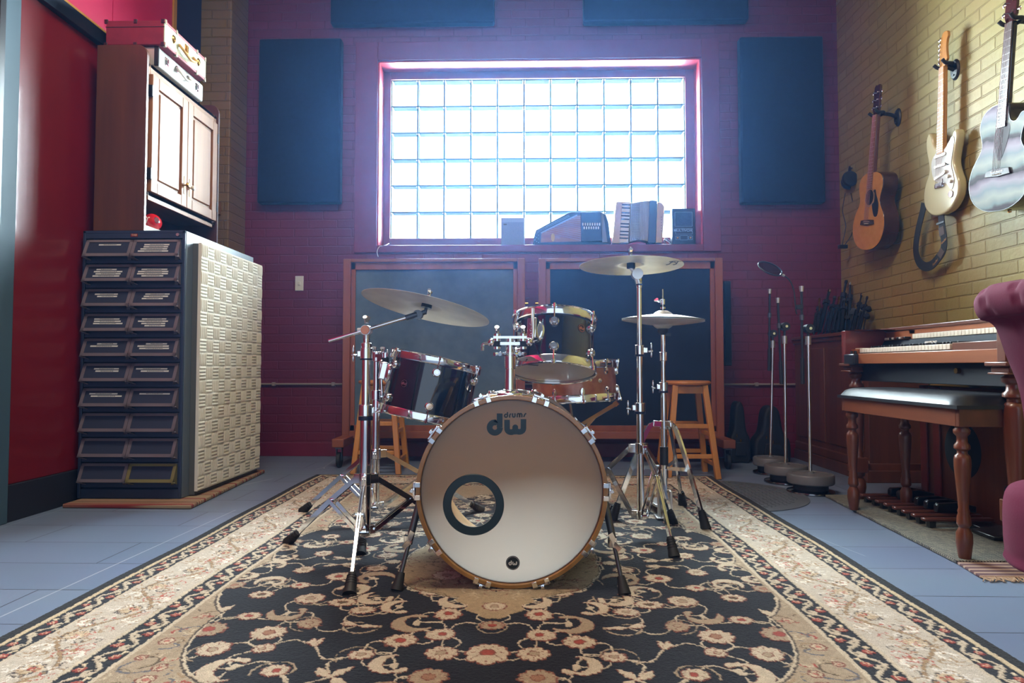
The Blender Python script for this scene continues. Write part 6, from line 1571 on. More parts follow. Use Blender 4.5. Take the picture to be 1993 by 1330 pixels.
# ---- headphones in the corner ------------------------------------------
hp0 = at(1651, 350, 4.78)
hp = empty('headphones', (hp0.x, 4.78, hp0.z - .1)); tag(hp, 'black headphones hanging on the wall by the corner, left of the spruce guitar', 'headphones')
for dx, dy in ((0, 0), (.035, .09)):
    MB().lathe([(.0001, .014), (.03, .016), (.05, .010), (.056, -.004), (.050, -.022), (.0001, -.024)], X3((hp0.x + dx, 4.75 + dy, hp0.z), (1, 0, 0), (0, 0, 1), (0, -1, 0)), 32).build('ear_cup', BLACK, hp, world=True)
mb = MB(); mb.tube([(hp0.x + .0175 + .0 - .03 * math.cos(t) * .6, 4.795 - .045 * math.cos(t), hp0.z + .045 + .05 * math.sin(t)) for t in np.linspace(0, PI, 14)], .007, 10); mb.build('headband', BLACK, hp, world=True)
q = [at(1645, 376, 4.76), at(1640, 410, 4.78), at(1646, 440, 4.78), at(1641, 468, 4.78), at(1640, 478, 4.78)]
MB().tube(smooth_open(q, 6), .003, 8).build('cable', BLACK, hp, world=True)
q = [at(1656, 376, 4.80), at(1664, 420, 4.82), at(1658, 455, 4.82), at(1645, 476, 4.8)]
MB().tube(smooth_open(q, 6), .003, 8).build('cable', BLACK, hp, world=True)
q = at(1641, 480, 4.78); MB().box((q.x - .03, 4.77, q.z - .014), (q.x + .03, 4.80, q.z + .012)).build('plug_block', BLACK, hp, world=True, bevel=.003)
mb = MB(); mb.cyl((WX - .001, 4.80, hp0.z + .09), (hp0.x + .02, 4.80, hp0.z + .085), .005, n=10); tag(mb.build('wall_hook', STEEL_DARK), 'small dark hook on the yellow wall that the headphones hang from', 'hook')

# ================================================================== organ
OW = wood('organ_walnut', s(116, 62, 32), s(90, 46, 24), 'y', rough=.38, coat=.25)
OWZ = wood('organ_walnut_upright', s(112, 60, 32), s(86, 43, 22), 'z', rough=.35, coat=.35)
OWL = wood('organ_light_rail', s(160, 92, 44), s(132, 72, 34), 'y', rough=.4, coat=.2)
OWR = wood('organ_red_side', s(126, 48, 36), s(112, 42, 32), 'y', rough=.3, coat=.5)
OBK = mat('organ_black_tray', s(22, 24, 32), rough=.5)
OX = 1.605; ON = 2.275; OF = 3.44; OB = 2.30
og = empty('organ', ((OX + OB) / 2, (ON + OF) / 2, .008)); tag(og, 'walnut two-manual electric organ on turned legs against the yellow wall', 'organ')
for ya, m_ in ((ON, OW), (OF - .04, OWR)): MB().box((OX, ya, .688), (OB, ya + .042, .852)).build('side_panel', m_, og, world=True, bevel=.003)
MB().box((OX + .012, ON + .04, .684), (OX + .03, OF - .04, .734)).build('front_rail', OWL, og, world=True, bevel=.003)
MB().box((OX + .03, ON + .04, .684), (OB, OF - .04, .70)).build('key_bed', OW, og, world=True)
MB().box((OX + .06, ON + .06, .60), (OB - .02, OF - .06, .684)).build('lower_tray', OBK, og, world=True, bevel=.003)
MB().box((OX + .195, ON + .042, .845), (OB + .01, OF, .862)).build('top_board', OW, og, world=True, bevel=.003)
MB().box((OX + .02, OF - .14, .852), (OX + .195, OF + .002, .8525)).build('end_cap', OWR, og, world=True)
MB().box((OX + .20, ON + .042, .824), (OX + .22, OF - .25, .845)).build('upper_lip', OWL, og, world=True, bevel=.002)
MB().box((OB - .03, ON + .04, .60), (OB, OF - .04, .85)).build('back_board', OWZ, og, world=True)
MB().prism([(OX + .16, .758), (OX + .185, .7975), (OX + .3, .7975), (OX + .3, .70), (OX + .16, .70)], 0, (OF - .06) - (ON + .042), X3((0, OF - .06, 0), (1, 0, 0), (0, 0, 1), (0, -1, 0))).build('name_panel', mat('organ_panel_black', s(14, 22, 32), rough=.7, spec=.2), og, world=True)
py_ = onX(1812, 661, OX + .172)
text_part('name_lettering', 'HAMMOND', .0165, X3((OX + .1695, py_.y, .7785), (0, -1, 0), (.53, 0, .848), (-.848, 0, .53)), mat('dull_gold_letter', s(150, 110, 70), rough=.4), og)
def keys(x0, x1, z0, z1, ya, yb, pitch=.0235, first=0):
    n = int(round((yb - ya) / pitch)); seqb = [1, 1, 0, 1, 1, 1, 0]
    for k in range(n):
        a = yb - (k + 1) * pitch
        MB().box((x0, a + .0006, z0), (x1, a + pitch - .0006, z1)).build('white_key', IVORY, og, world=True, bevel=.0015)
        if seqb[(k + first) % 7] and k < n - 1:
            MB().box((x0 + .045, a - .005, z1), (x1, a + .005, z1 + .011)).build('black_key', EBON, og, world=True, bevel=.0015)
ky0 = onX(1855, 680, OX + .045).y; ky1 = onX(1675, 680, OX + .045).y
keys(OX + .04, OX + .155, .738, .760, ky0, ky1)
MB().box((OX + .04, ON + .042, .734), (OX + .155, ky0 - .002, .764)).build('key_block', OW, og, world=True, bevel=.002)
MB().box((OX + .03, ky1 + .002, .734), (OX + .155, OF - .04, .757)).build('key_block', OWL, og, world=True, bevel=.002)
for k in range(5): MB().box((OX + .05, ky1 + .008 + .022 * k, .757), (OX + .15, ky1 + .026 + .022 * k, .763)).build('preset_tab', IVORY, og, world=True, bevel=.001)
uy1 = onX(1777, 655, OX + .19).y
keys(OX + .186, OX + .29, .800, .822, ON + .045, uy1, first=3)
for k in range(9):
    y = uy1 + .035 + .021 * k; c = IVORY if k in (7, 8) else (mat('drawbar_brown', s(90, 50, 30), rough=.3) if k in (1, 4) else (EBON if k in (0, 3, 6) else PAPER))
    MB().box((OX + .172, y, .802), (OX + .215, y + .013, .812)).build('drawbar', c, og, world=True, bevel=.002)
MB().box((OX + .20, uy1 + .004, .80), (OX + .23, OF - .05, .842)).build('drawbar_board', OWL, og, world=True)
bx0 = onX(1666, 700, OX).y
MB().box((OX - .012, bx0, .679), (OX + .05, OF - .045, .733)).build('switch_box', mat('black_box', s(40, 42, 48), rough=.3), og, world=True, bevel=.006)
for f in (.25, .6): MB().cyl((OX + .01, bx0 + (OF - .045 - bx0) * f, .733), (OX + .01, bx0 + (OF - .045 - bx0) * f, .748), .007, n=12).build('switch_knob', EBON, og, world=True)
q = onX(1888, 716, OX + .1); mb = MB(); mb.cyl((OX + .045, q.y, .655), (OX + .062, q.y, .655), .011, n=16); mb.build('tray_knob', BRASS, og, world=True)
def turned(x, y, z0, z1, r, sq, m, root, name='leg', block=True):
    H = z1 - z0; P = [(r * .75, 0), (r * .95, .03), (r * .82, .07), (r * .6, .10), (r * .85, .115), (r * .85, .12)]
    if block:
        b0 = .13; b1 = .205; MB().box((x - sq, y - sq, z0 + b0), (x + sq, y + sq, z0 + b1)).build(name + '_block', m, root, world=True, bevel=.004)
    else: b0 = .12; b1 = .14
    P = [(r * .7, 0), (r * .78, .01), (r * 1.0, .055), (r * .95, .085), (r * .6, .105), (r * .85, .115), (r * .85, b0), (r * .8, b1), (r * .66, b1 + .012), (r * .74, b1 + .02), (r * .60, b1 + .03), (r * .68, b1 + .06), (r * .88, H * .6), (r * 1.0, H - .14), (r * 1.0, H - .115), (r * .9, H - .102), (r * .62, H - .095), (r * .62, H - .085), (r * .95, H - .078), (r * .95, H - .066), (r * .66, H - .056), (r * .62, H - .036), (r * .95, H - .026), (r * 1.02, H - .014), (r * .8, H - .006), (r * .8, H)]
    MB().lathe([(.0001, 0)] + P + [(.0001, H)], Matrix.Translation((x, y, z0)), 32).build(name, m, root, world=True, smooth=50)
for ly in (ON + .035, OF - .045):
    for lx in (OX + .05, OB - .06):
        turned(lx, ly, .0145 if lx < 2 else .0145, .646, .036, .036, OWZ, og)
        MB().box((lx - .062, ly - .055, .672), (lx + .055, ly + .055, .688)).build('cornice', OW, og, world=True, bevel=.004)
        MB().box((lx - .046, ly - .045, .650), (lx + .045, ly + .045, .672)).build('capital', OW, og, world=True, bevel=.004)
        MB().box((lx - .054, ly - .05, .644), (lx + .05, ly + .05, .651)).build('capital_ring', OW, og, world=True, bevel=.002)
MB().bar((OX + .05, OF - .045, .17), (OB - .06, OF - .045, .17), .03, .02).build('stretcher', OWZ, og, world=True)
# tone cabinet under / behind the organ
tc0 = empty('speaker_cabinet', (2.1, 3.05, .0)); tag(tc0, 'reddish wooden speaker cabinet with a round black grille, low behind the organ legs', 'speaker')
MB().box((1.925, 2.60, .016), (2.20, 3.33, .58)).build('box', OWZ, tc0, world=True, bevel=.004)
q = onX(1873, 877, 1.925); MB().lathe([(.0001, .003), (.118, .003), (.124, 0)], X3((1.9245, q.y, q.z), (0, -1, 0), (0, 0, 1), (-1, 0, 0)), 48).build('round_grille', mat('grille_black', s(20, 24, 30), rough=.9), tc0, world=True)
for y in (3.16, 3.26): MB().box((1.915, y, .02), (1.925, y + .05, .575)).build('batten', OWR, tc0, world=True, bevel=.002)
# pedals
pb = empty('pedalboard', (1.85, 3.0, .014)); tag(pb, 'dark organ bass pedalboard with brown naturals on the woven runner', 'pedalboard')
PBK = mat('pedal_black', s(18, 18, 22), rough=.3, coat=.4); PBN = wood('pedal_brown', s(96, 48, 36), s(80, 38, 30), 'x', rough=.35, coat=.4)
MB().box((1.80, 2.72, .016), (1.905, 3.40, .034)).build('frame', PBK, pb, world=True, bevel=.003)
for k in range(8):
    y = 3.30 - .0725 * k
    MB().box((1.617, y - .016, .040), (1.90, y + .016, .054)).build('natural_pedal', PBN, pb, world=True, bevel=.005)
    MB().box((1.64, y - .012, .016), (1.665, y + .012, .040)).build('pedal_spring', PBK, pb, world=True)
for k in (0, 1, 3, 4, 5):
    y = 3.30 - .0725 * k - .036
    mb = MB(); mb.prism([(1.735, .054), (1.735, .082), (1.745, .09), (1.83, .094), (1.90, .08), (1.90, .054)], 0, .028, X3((0, y + .014, 0), (1, 0, 0), (0, 0, 1), (0, -1, 0))); mb.build('sharp_pedal', PBK, pb, world=True, bevel=.004)
ep = empty('expression_pedal', (1.86, 2.62, .014)); tag(ep, 'black expression pedal on the runner, between bench leg and near organ leg', 'pedal')
MB().prism([(1.76, .016), (1.76, .03), (1.90, .045), (1.91, .016)], 0, .13, X3((0, 2.71, 0), (1, 0, 0), (0, 0, 1), (0, -1, 0))).build('base', PBK, ep, world=True, bevel=.003)
MB().prism([(1.88, .045), (1.875, .20), (1.895, .21), (1.915, .045)], 0, .10, X3((0, 2.695, 0), (1, 0, 0), (0, 0, 1), (0, -1, 0))).build('tread', PBK, ep, world=True, bevel=.01)
# bench
BX0, BX1 = 1.475, 1.775; bn0, bn1 = 2.32, 3.17
be = empty('organ_bench', ((BX0 + BX1) / 2, (bn0 + bn1) / 2, .014)); tag(be, 'walnut organ bench with black padded vinyl seat, in front of the organ', 'bench')
VIN = mat('black_vinyl', s(22, 24, 30), rough=.42, coat=.08, bump=.2, bscale=30)
nx_, ny_ = 14, 30; vs = []; fs = []
for j_ in range(ny_ + 1):
    for i in range(nx_ + 1):
        u = i / nx_ * 2 - 1; v_ = j_ / ny_ * 2 - 1; e = (1 - abs(u) ** 6) ** .5 * (1 - abs(v_) ** 14) ** .5
        vs.append((BX0 - .014 + (BX1 - BX0 + .028) * i / nx_, bn0 - .012 + (bn1 - bn0 + .024) * j_ / ny_, .532 + .006 + .040 * e))
for j_ in range(ny_):
    for i in range(nx_): k = j_ * (nx_ + 1) + i; fs.append((k, k + 1, k + nx_ + 2, k + nx_ + 1))
MB().add(vs, fs).box((BX0 - .014, bn0 - .012, .526), (BX1 + .014, bn1 + .012, .539)).build('cushion', VIN, be, world=True, smooth=60)
for a_, b_, m_ in (((BX0, bn0 + .02, .465), (BX0 + .02, bn1 - .02, .527), OWL), ((BX1 - .02, bn0 + .02, .465), (BX1, bn1 - .02, .527), OW), ((BX0, bn0, .465), (BX1, bn0 + .02, .527), OW), ((BX0, bn1 - .02, .465), (BX1, bn1, .527), OW)):
    MB().box(a_, b_).build('apron', OW if m_ is OW else wood('bench_apron', s(128, 68, 34), s(104, 52, 26), 'y', rough=.4, coat=.2), be, world=True, bevel=.002)
for lx in (BX0 + .03, BX1 - .03):
    for ly in (bn0 + .035, bn1 - .035): turned(lx, ly, .0135, .466, .026, .026, OWZ, be, block=False)
# woven runner
def woven():
    m = bpy.data.materials.new('woven_runner'); m.use_nodes = True; nt = m.node_tree; b = nt.nodes['Principled BSDF']; L = nt.links.new
    tc = nt.nodes.new('ShaderNodeTexCoord'); br = nt.nodes.new('ShaderNodeTexBrick'); mp = nt.nodes.new('ShaderNodeMapping'); mp.inputs['Rotation'].default_value = (0, 0, .9)
    L(tc.outputs['Object'], mp.inputs[0]); L(mp.outputs[0], br.inputs['Vector']); br.inputs['Scale'].default_value = 1; br.inputs['Brick Width'].default_value = .016; br.inputs['Row Height'].default_value = .008; br.inputs['Mortar Size'].default_value = .0012
    br.inputs['Color1'].default_value = (*s(150, 148, 130), 1); br.inputs['Color2'].default_value = (*s(112, 112, 104), 1); br.inputs['Mortar'].default_value = (*s(56, 58, 62), 1)
    L(br.outputs['Color'], b.inputs['Base Color']); b.inputs['Roughness'].default_value = .95
    iv = nt.nodes.new('ShaderNodeMath'); iv.operation = 'SUBTRACT'; iv.inputs[0].default_value = 1; L(br.outputs['Fac'], iv.inputs[1])
    bp = nt.nodes.new('ShaderNodeBump'); bp.inputs['Distance'].default_value = .004; L(iv.outputs[0], bp.inputs['Height']); L(bp.outputs[0], b.inputs['Normal'])
    return m
def striped_end():
    m = bpy.data.materials.new('striped_runner_end'); m.use_nodes = True; nt = m.node_tree; b = nt.nodes['Principled BSDF']; L = nt.links.new
    tc = nt.nodes.new('ShaderNodeTexCoord'); sp_ = nt.nodes.new('ShaderNodeSeparateXYZ'); L(tc.outputs['Object'], sp_.inputs[0])
    w_ = nt.nodes.new('ShaderNodeMath'); w_.operation = 'MULTIPLY'; w_.inputs[1].default_value = 180; L(sp_.outputs['Y'], w_.inputs[0])
    sn_ = nt.nodes.new('ShaderNodeMath'); sn_.operation = 'SINE'; L(w_.outputs[0], sn_.inputs[0])
    cr = nt.nodes.new('ShaderNodeValToRGB'); cr.color_ramp.elements[0].position = .4; cr.color_ramp.elements[1].position = .6; cr.color_ramp.elements[0].color = (*s(96, 70, 74), 1); cr.color_ramp.elements[1].color = (*s(170, 146, 128), 1)
    L(sn_.outputs[0], cr.inputs[0]); L(cr.outputs[0], b.inputs['Base Color']); b.inputs['Roughness'].default_value = .95
    return m
rn = empty('woven_runner', (1.85, 2.75, 0)); tag(rn, 'grey woven runner with striped fringed end, under the organ and its bench', 'rug')
r0 = onZ(1606, 968, 0); r1 = onZ(1862, 1099, 0); r2 = onZ(1908, 1127, 0)
MB().prism([(r0.x, r0.y), (r1.x, r1.y), (2.28, r1.y), (2.28, r0.y)], .001, .013).build('woven_field', woven(), rn, world=True, bevel=.003)
MB().prism([(r1.x, r1.y - .001), (r2.x, r2.y), (2.28, r2.y), (2.28, r1.y - .001)], .001, .009).build('striped_end', striped_end(), rn, world=True, bevel=.002)
mb = MB(); rg = random.Random(6)
for k in range(150):
    x = r2.x + (2.26 - r2.x) * k / 149; mb.tube([(x, r2.y, .006), (x + rg.uniform(-.01, .01), r2.y - .018, .005), (x + rg.uniform(-.022, .014), r2.y - rg.uniform(.028, .042), .004)], .0018, 5)
o_ = mb.build('fringe', mat('fringe_yarn', s(176, 150, 124), rough=.95), rn, world=True); o_['kind'] = 'stuff'

# ================================================================== wooden cabinet in the back right corner
cw = empty('wood_cabinet', (2.14, 4.4, 0)); tag(cw, 'low brown wooden cabinet in the back right corner, behind the organ', 'cabinet')
CWB = wood('old_cabinet_wood', s(112, 66, 40), s(86, 50, 32), 'z', rough=.45, coat=.2)
CX0 = 1.965; CY0_, CY1_ = 3.92, 4.97; CT = .885
MB().box((CX0 + .012, CY0_, .06), (2.325, CY1_, CT - .02)).build('body', CWB, cw, world=True, bevel=.003)
MB().box((CX0 - .012, CY0_ - .01, CT - .022), (2.33, CY1_ + .01, CT)).build('top', wood('old_cabinet_top', s(120, 70, 44), s(96, 56, 36), 'y', rough=.4, coat=.3), cw, world=True, bevel=.004)
MB().box((CX0, CY0_ - .005, CT - .05), (2.325, CY1_ + .005, CT - .022)).build('top_moulding', CWB, cw, world=True, bevel=.006)
MB().box((CX0 - .004, CY0_ - .006, .0), (2.325, CY1_ + .004, .07)).build('plinth', CWB, cw, world=True, bevel=.003)
MB().box((CX0 + .002, CY0_, .07), (CX0 + .02, CY1_, .13)).build('base_moulding', CWB, cw, world=True, bevel=.012)
for ya, yb in ((CY0_ + .05, (CY0_ + CY1_) / 2 - .03), ((CY0_ + CY1_) / 2 + .03, CY1_ - .05)):
    MB().box((CX0 + .004, ya, .17), (CX0 + .014, yb, CT - .09)).build('front_panel', CWB, cw, world=True, bevel=.004)

# ---- bundle of folded black stands leaning in the corner
def folded_stand(b, t, r, label, tip, legs=True, knobs=0):
    b = Vector(b); t = Vector(t); o = empty('folded_stand', b); tag(o, label, 'stand', 'folded stands leaning in the corner')
    d = (t - b); L = d.length; d.normalize(); u, v = perp(d)
    MB().cyl(b + d * .03, b + d * L * .72, r, n=12).build('lower_tube', BLACKM, o, world=True)
    MB().cyl(b + d * L * .70, t - d * .012, r * .55, n=12).build('upper_tube', tip if tip is BRASS else BLACKM, o, world=True)
    mb = MB(); mb.cyl(b + d * L * .68, b + d * L * .76, r * 1.5, n=12); mb.build('clutch', BLACK, o, world=True)
    mb = MB(); mb.cyl(t - d * .02, t, r * .8, n=10); mb.build('tip', tip, o, world=True)
    if legs:
        for k in range(3):
            a = 2 * PI * k / 3; off = (u * math.cos(a) + v * math.sin(a)) * (r + .010)
            mb = MB(); mb.bar(b + off * 1.2, b + d * L * .55 + off, .014, .006); mb.build('folded_leg', BLACKM, o, world=True)
    for k in range(knobs):
        p = b + d * L * (.45 + .2 * k) + u * (r + .016); mb = MB(); mb.cyl(p - v * .012, p + v * .012, .018, n=14); mb.build('knob', BLACK, o, world=True)
    return o
Z0 = CT + .001
def crn(px, py, Y): return at(1560 + px / 6.65, 530 + py / 6.65, Y)
spec = [((170, 690), (232, 345), .010, BRASS, 'thin folded black stand with a brass tip, outermost at the left of the corner bundle', 0, 4.62),
        ((205, 700), (235, 430), .008, BRASS, 'short thin black stand with a copper tip, second from the left in the corner bundle', 0, 4.55),
        ((215, 720), (360, 235), .016, CHROME, 'thick folded black stand with a silver tip, in the left half of the corner bundle', 0, 4.68),
        ((330, 720), (430, 320), .015, STEEL_DARK, 'folded black stand in the middle of the corner bundle', 1, 4.66),
        ((390, 720), (490, 325), .012, BRASS, 'folded black stand with a brass tip, in the middle of the corner bundle', 0, 4.60),
        ((440, 720), (585, 112), .014, BLACKM, 'tallest leaning black stand, its dark tip crossing the wall corner', 0, 4.72),
        ((500, 720), (560, 350), .015, STEEL_DARK, 'short folded black stand below the wall corner', 1, 4.6),
        ((560, 720), (655, 200), .014, CHROME, 'folded black stand with a rounded silver tip against the yellow wall', 1, 4.66),
        ((600, 720), (762, 140), .013, CHROME, 'long black stand with shining joint reaching highest on the yellow wall', 1, 4.66),
        ((655, 720), (795, 280), .011, CHROME, 'folded black stand with silver clamp, toward the right of the corner bundle', 2, 4.5),
        ((740, 730), (850, 320), .010, BLACK, 'outermost right black stand of the corner bundle, with round knobs', 2, 4.42)]
for (bp, tp, r, tip, lab, kn, Yb) in spec:
    b_ = crn(bp[0], bp[1], Yb); zz = Z0
    t_ = crn(tp[0], tp[1], Yb + .16); b_.z = zz + .002
    t_.x = min(t_.x, WX - .02); folded_stand(b_, t_, r, lab, tip, legs=r > .0095, knobs=kn)

# ================================================================== microphone stands with round bases
WT = mat('grey_cast_base', s(104, 104, 106), rough=.5, metal=.1)
def mic_stand(label, base_px, pole_top, clampp, boom0, boom1, r=.118, Y=None, weight=True):
    f = onZ(base_px[0], base_px[1], 0.0); f.y = f.y + r * .8; X0 = at(base_px[0], base_px[1], f.y).x; Y0 = f.y
    o = empty('microphone_stand', (X0, Y0, 0)); tag(o, label, 'microphone stand')
    MB().lathe([(.0001, .02), (r * .7, .02), (r * .98, .012), (r, .006), (r * .99, .0005), (.0001, .0005)], Matrix.Translation((X0, Y0, 0)), 48).build('floor_plate', mat('chromed_plate', s(120, 122, 126), rough=.15, metal=1.0), o, world=True)
    MB().lathe([(r * .72, .018), (r * .72, .052)], Matrix.Translation((X0, Y0, 0)), 40).build('base_neck', RUBBER, o, world=True)
    MB().lathe([(.0001, .05), (r * .93, .05), (r * .97, .056), (r * .97, .094), (r * .93, .101), (r * .75, .103), (r * .73, .099), (.02, .104), (.018, .112), (.0001, .112)], Matrix.Translation((X0, Y0, 0)), 48).build('cast_weight', WT, o, world=True)
    pt = at(*pole_top, Y0); MB().cyl((X0, Y0, .10), pt, .0088, .0085, n=16).build('chrome_pole', CHROME, o, world=True)
    MB().cyl(pt - Vector((0, 0, .004)), pt + Vector((0, 0, .042)), .0155, n=20).build('clutch', BRUSHED, o, world=True)
    c = at(*clampp, Y0); MB().cyl(pt + Vector((0, 0, .04)), c, .007, n=10).build('upper_stub', BLACK, o, world=True)
    b0 = at(*boom0, Y0 - .02); b1 = at(*boom1, Y0 - .02); m_ = b0.lerp(b1, .5)
    mb = MB(); mb.cyl(c + Vector((0, -.026, 0)), c + Vector((0, .016, 0)), .024, n=20); mb.cyl(c, Vector((b0.lerp(b1, .55).x, Y0 - .02, c.z)), .011, n=10); mb.build('boom_clamp', BLACK, o, world=True)
    MB().cyl(c + Vector((0, -.027, 0)), c + Vector((0, -.034, 0)), .008, n=12).build('clamp_screw', CHROME, o, world=True)
    MB().cyl(b0, b1, .0068, n=12).build('boom_arm', BLACKM, o, world=True)
    MB().cyl(b0, b0.lerp(b1, .28), .0105, n=12).build('boom_counterweight', BLACK, o, world=True)
    MB().cyl(b1, b1 + Vector((0, 0, .03)), .0095, .012, n=12).build('boom_tip', BRUSHED, o, world=True)
    k = b0.lerp(b1, .72); MB().cyl(k - Vector((0, 0, .014)), k + Vector((0, 0, .014)), .011, n=12).build('boom_collar', STEEL_DARK, o, world=True)
    return o, b0, b1, Y0
mic_stand('rearmost chrome microphone stand, its round base half hidden behind the next', (1500, 926), (1504, 676), (1503, 650), (1497, 722), (1498, 572), r=.108)
mic_stand('middle chrome microphone stand, black boom arm folded upright beside it', (1530, 945), (1527, 668), (1527, 636), (1521, 748), (1514, 590), r=.122)
mo, b0, b1, Y3 = mic_stand('front chrome microphone stand next to the organ leg, carrying the mesh pop filter', (1578, 966), (1573, 670), (1573, 640), (1562, 748), (1560, 568), r=.122)
pf = empty('pop_filter', (at(1500, 524, Y3).x, Y3 - .03, at(1500, 524, Y3).z)); tag(pf, 'round black mesh pop filter on a curved gooseneck above the microphone stands', 'pop filter')
pc = at(1499, 523, Y3 - .03); T = X3(pc, (.93, -.15, -.33), (.30, .72, .62), (.15, -.68, .72)); T = orient(pc, Vector((.25, -.62, .75)))
MB().tube([T @ Vector((.066 * math.cos(t), .066 * math.sin(t), 0)) for t in np.linspace(0, 2 * PI, 41)[:-1]], .004, 8, closed=True).build('rim', BLACK, pf, world=True)
MB().lathe([(.0001, .001), (.064, .001)], T, 40).build('mesh_screen', clear_mat('filter_mesh', (.30, .32, .36), .1), pf, world=True)
ge = at(1548, 604, Y3 - .03); g0 = T @ Vector((.066, .0, 0)); 
MB().tube(smooth_open([at(1523, 535, Y3 - .03), at(1536, 545, Y3 - .03), at(1545, 566, Y3 - .03), at(1549, 604, Y3 - .028), at(1551, 612, Y3 - .025)], 6), .0038, 8).build('gooseneck', BLACK, pf, world=True)
p = at(1523, 535, Y3 - .03); MB().cyl(p + Vector((-.012, 0, .004)), p + Vector((.010, 0, -.006)), .007, n=10).build('ferrule', BRUSHED, pf, world=True)
p = at(1552, 598, Y3 - .025); MB().box((p.x - .008, p.y - .012, p.z - .012), (p.x + .028, p.y + .012, p.z + .012)).build('clip', BLACK, pf, world=True, bevel=.003)
# black gig bags in the shade by the back wall
BAG = mat('black_nylon', s(9, 12, 18), rough=.7, bump=.4, bscale=12, bdist=.01)
def bag(label, px0, px1, ptop, Y, lean):
    a = at(px0, ptop, Y); b = at(px1, ptop, Y); w = b.x - a.x; H = a.z
    prof = smooth_closed([(0, 0), (-w * .42, .0), (-w * .5, H * .12), (-w * .48, H * .38), (-w * .30, H * .55), (-w * .2, H * .9), (0, H), (w * .2, H * .9), (w * .30, H * .55), (w * .48, H * .38), (w * .5, H * .12), (w * .42, 0)], 4)
    T = X3(((a.x + b.x) / 2, Y, .001), (1, 0, 0), (0, lean, 1), (0, -1, 0))
    o = empty('gig_bag', ((a.x + b.x) / 2, Y, .0)); tag(o, label, 'instrument bag')
    MB().prism(prof, -.10, .03, T).build('bag_body', BAG, o, world=True, bevel=.02, seg=3)
    MB().prism([(-w * .28, H * .12), (w * .28, H * .12), (w * .22, H * .34), (-w * .22, H * .34)], .03, .045, T).build('pocket', BAG, o, world=True, bevel=.006)
    for k in range(3): mb = MB(); mb.box((w * (-.2 + .18 * k), H * (.42 - .08 * k), .031), (w * (-.2 + .18 * k) + .006, H * (.42 - .08 * k) + .022, .035), X=T); mb.build('zip_puller', BRASS, o, world=True)
bag('tall black instrument bag leaning on the wall beside the navy cloth screen', 1418, 1458, 782, 4.72, .02)
bag('wide black instrument bag leaning on the wall behind the microphone stands', 1466, 1536, 790, 4.72, .02)

# ================================================================== magenta tufted armchair
VEL = mat('magenta_velvet', s(100, 1, 50), s(90, 1, 45), rough=.85, sheen=.06, scale=5, bump=.1, bscale=200, spec=.2)
ch = empty('tufted_armchair', (1.62, 1.6, .0)); tag(ch, 'magenta velvet armchair with rolled pleated top, at the right edge in front of the organ', 'armchair')
cy0, cy1 = 1.28, 1.885
def cpx(px, py): v = at(px, py, 1.86); return (v.x, v.z)
prof = smooth_closed([cpx(*p) for p in ((1993, 760), (1966, 690), (1948, 640), (1932, 622), (1912, 616), (1900, 598), (1898, 575), (1912, 558), (1945, 553), (2000, 553), (2040, 575), (2070, 640), (2080, 760), (2060, 900), (2020, 900), (2003, 800))], 6)
nP = len(prof); rings = []; mb = MB(); NY = 44; vs = []; cxp = sum(p[0] for p in prof) / nP; czp = sum(p[1] for p in prof) / nP
for k in range(NY + 1):
    t = k / NY; y = cy1 + (cy0 - cy1) * t
    e = 1 - .10 * max(0, 1 - t * 9) ** 2
    for i, (x, z) in enumerate(prof):
        pl = 1 - .075 * math.exp(-((math.sin(t * PI * 5.0 + i / nP * 5)) / .16) ** 2)
        vs.append((cxp + .02 + (x - cxp - .02) * e * pl, y, czp + (z - czp) * (e if z < czp else e) * (pl * .5 + .5)))
fs = [(k * nP + i, k * nP + (i + 1) % nP, (k + 1) * nP + (i + 1) % nP, (k + 1) * nP + i) for k in range(NY) for i in range(nP)] + [tuple(range(nP - 1, -1, -1)), tuple(NY * nP + i for i in range(nP))]
MB().add(vs, fs).build('rolled_back', VEL, ch, world=True, smooth=70)
for i in range(4): 
    tb_ = .04
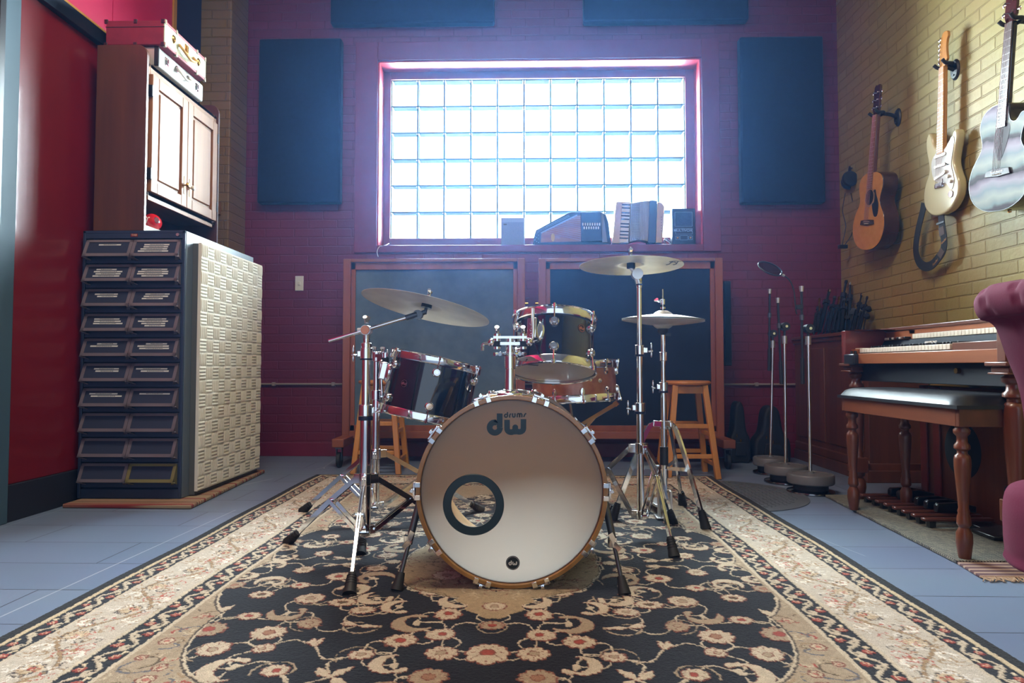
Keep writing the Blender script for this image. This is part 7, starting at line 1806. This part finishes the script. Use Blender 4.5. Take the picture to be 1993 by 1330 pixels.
# seat base, bulging to the left
sb = smooth_closed([cpx(*p) for p in ((1980, 1108), (1967, 1080), (1963, 1030), (1963, 985), (1970, 955), (1990, 938), (2040, 930), (2140, 930), (2160, 1000), (2150, 1108))], 6)
nP = len(sb); vs = []; cxp = sum(p[0] for p in sb) / nP; czp = sum(p[1] for p in sb) / nP
for k in range(25):
    t = k / 24; y = cy1 + .02 + (cy0 - cy1) * t; e = 1 - .16 * max(0, 1 - t * 7) ** 2.2
    for x, z in sb: vs.append((cxp + (x - cxp) * e, y, czp + (z - czp) * (1 - (1 - e) * .6)))
fs = [(k * nP + i, k * nP + (i + 1) % nP, (k + 1) * nP + (i + 1) % nP, (k + 1) * nP + i) for k in range(24) for i in range(nP)] + [tuple(range(nP - 1, -1, -1)), tuple(24 * nP + i for i in range(nP))]
MB().add(vs, fs).build('seat_base', VEL, ch, world=True, smooth=70)
zz = cpx(1975, 1108)[1]
mb = MB(); q = cpx(2000, 1000)
MB().box((q[0] + .02, cy0 + .05, .45), (q[0] + .14, cy1 - .05, .62)).build('back_support', VEL, ch, world=True, bevel=.02)
for y in (cy0 + .08, cy1 - .08): MB().lathe([(.0001, 0), (.016, 0), (.024, max(.03, zz + .03)), (.0001, max(.03, zz + .03))], Matrix.Translation((q[0] + .03, y, 0)), 16).build('foot', EBON, ch, world=True)
# ================================================================== haze volume standing in for the lens veil round the window
vm = bpy.data.materials.new('lens_veil_volume'); vm.use_nodes = True; vm.node_tree.nodes.clear()
vo_ = vm.node_tree.nodes.new('ShaderNodeOutputMaterial'); vs_ = vm.node_tree.nodes.new('ShaderNodeVolumePrincipled')
vs_.inputs['Color'].default_value = (.15, .42, 1, 1); vs_.inputs['Density'].default_value = .0055; vs_.inputs['Anisotropy'].default_value = .8
vm.node_tree.links.new(vs_.outputs[0], vo_.inputs['Volume'])
hb = MB().box((LX + .01, -2, .001), (WX - .01, BY - .001, CEIL - .01)).build('lens_veil', vm, smooth=0)
tag(hb, 'faint bluish volume added to the room air for the lens glare round the window', 'haze', kind='stuff')
